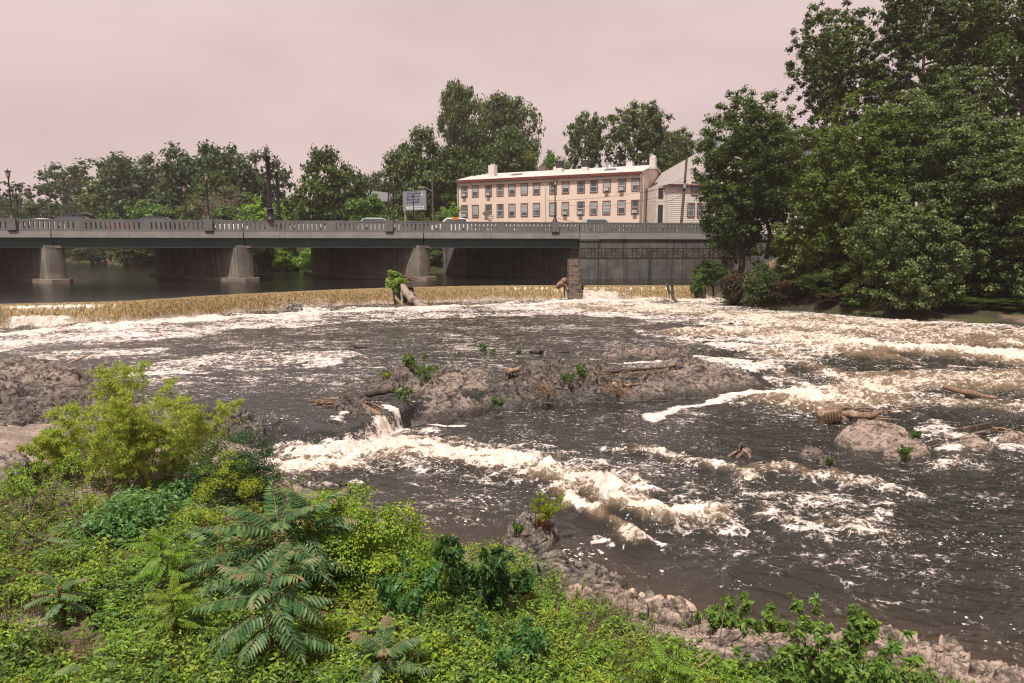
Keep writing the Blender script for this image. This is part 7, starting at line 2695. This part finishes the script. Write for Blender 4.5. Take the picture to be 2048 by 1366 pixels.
x, y, z, dd = scatter(8200, 5)
keep = rng.random(len(x)) < cover(x, y, dd) * .62
x, y, z = x[keep], y[keep], z[keep]
lb, sb = MB(), MB()
C, AX, NR, LN, WD, TT, KD = [], [], [], [], [], [], []
kindn = fbm2(x * .9, y * .9, 91, 3)
tall = sstep(-.1, .45, fbm2(x * 1.4 + 7, y * 1.4, 97, 3))
for i in range(len(x)):
    kd = int(np.clip((kindn[i] * 1.6 + .5) * 4 + rng.normal() * .6 - .3, 0, 3))
    h = (rng.uniform(.08, .22) + .30 * tall[i] * rng.random()) * (1 - .5 * float(sstep(.2, 1.5, x[i])))
    ns = rng.integers(1, 4)
    for s in range(ns):
        a = rng.uniform(0, 6.28)
        top = np.array([x[i] + math.cos(a) * h * .45, y[i] + math.sin(a) * h * .45, z[i] + h])
        bs = np.array([x[i], y[i], z[i] - .02])
        m_ = int(rng.integers(7, 15))
        f = rng.uniform(.25, 1.0, m_)[:, None]
        q = bs + (top - bs) * f + rng.normal(size=(m_, 3)) * .02
        az = rng.uniform(0, 6.28, m_)
        AX.append(unit(np.c_[np.cos(az), np.sin(az), rng.uniform(-.35, .45, m_)]))
        NR.append(unit(np.c_[rng.normal(size=m_) * .35, rng.normal(size=m_) * .35, np.ones(m_)]))
        C.append(q)
        L0 = (.045, .058, .07, .036)[kd]
        l_ = L0 * rng.uniform(.6, 1.3, m_)
        LN.append(l_)
        WD.append(l_ * (.55, .42, .30, .62)[kd])
        KD.append(np.full(m_, kd))
        TT.append(np.clip((.34, .38, .25, .28)[kd] + .42 * rng.random(m_) + .1 * rng.normal(size=m_), 0, 1))
        sb.tube([bs, (bs + top) / 2 + rng.normal(size=3) * .01, top], [.004, .003, .0015], 3, caps=False)
KD = np.concatenate(KD)
C, AX, NR, LN, WD, TT = map(np.concatenate, (C, AX, NR, LN, WD, TT))
for kd, m_ in enumerate(('vine', 'mid', 'bright', 'lime')):
    f = KD == kd
    lb = MB()
    lb.leaves6(C[f], AX[f], NR[f], LN[f], WD[f], TT[f])
    tag(lb.build('ground_cover', MT[m_]), kind='stuff')
o = sb.build('weed_stems', MT['stem'])
tag(o, kind='stuff')
# grass
x, y, z, dd = scatter(9000, 15)
dens = sstep(-.1, .3, fbm2(x * .6 + 20, y * .6, 95, 3)) * sstep(.5, 1.3, dd)
for p, w_, h_ in ((Gb(420, 1340), .9, .5), (Gb(610, 1130), .4, .4), (Gb(100, 1350), .9, .35), (Gb(930, 1260), .8, .3)):
    dens = np.maximum(dens, np.exp(-((x - p[0]) / w_) ** 2 - ((y - p[1]) / h_) ** 2))
keep = rng.random(len(x)) < dens * .8
x, y, z = x[keep], y[keep], z[keep]
nb = 5
x, y, z = np.repeat(x, nb), np.repeat(y, nb), np.repeat(z, nb)
n = len(x)
x = x + rng.normal(size=n) * .025
y = y + rng.normal(size=n) * .025
h = rng.uniform(.08, .30, n)
az = rng.uniform(0, 6.28, n)
ln_ = rng.uniform(.05, .5, n) * h
wd = rng.uniform(.0015, .0035, n)
dx, dy = np.cos(az), np.sin(az)
base = np.c_[x, y, z - .01]
side = np.c_[-dy, dx, np.zeros(n)] * wd[:, None]
mid = base + np.c_[dx * ln_ * .35, dy * ln_ * .35, h * .6]
tip = base + np.c_[dx * ln_, dy * ln_, h]
V = np.stack([base - side, base + side, mid + side * .8, mid - side * .8, tip], 1).reshape(-1, 3)
k = np.arange(n)[:, None] * 5
b = MB()
b.add(V, k + np.array([[0, 1, 2, 3]]), k + np.array([[3, 2, 4]]), tint=np.repeat(np.clip(rng.random(n) * .8 + .15 * rng.normal(size=n), 0, 1), 5))
tag(b.build('grass', MT['grass']), kind='stuff')
# litter of twigs on the ground
x, y, z, dd = scatter(260, 25)
keep = (dd > .3) & (rng.random(len(x)) < .5)
b = MB()
for i in np.where(keep)[0]:
    a = rng.uniform(0, 6.28)
    l_ = rng.uniform(.06, .38)
    p = np.array([x[i], y[i], z[i] + rng.uniform(.0, .16)])
    d = np.array([math.cos(a), math.sin(a), rng.normal() * .25]) * l_
    b.tube(smooth_line([p, p + d * .5 + rng.normal(size=3) * .03, p + d], 5), np.linspace(.005, .002, 5), 4, caps=False)
tag(b.build('twig_litter', MT['twig']), kind='stuff')

# far haze
hz_ = MB().box((-330, -12, -3.2), (200, 262, 44))
k = N('haze_air')
k.t.nodes.clear()
v = k.n('VolumePrincipled')
v.inputs['Color'].default_value = (.80, .72, .70, 1)
v.inputs['Density'].default_value = .0004
v.inputs['Anisotropy'].default_value = .2
o_ = k.n('OutputMaterial')
k.l(v.outputs[0], o_.inputs['Volume'])
HAZE = True
if HAZE:
    tag(hz_.build('haze', k.m), kind='stuff')
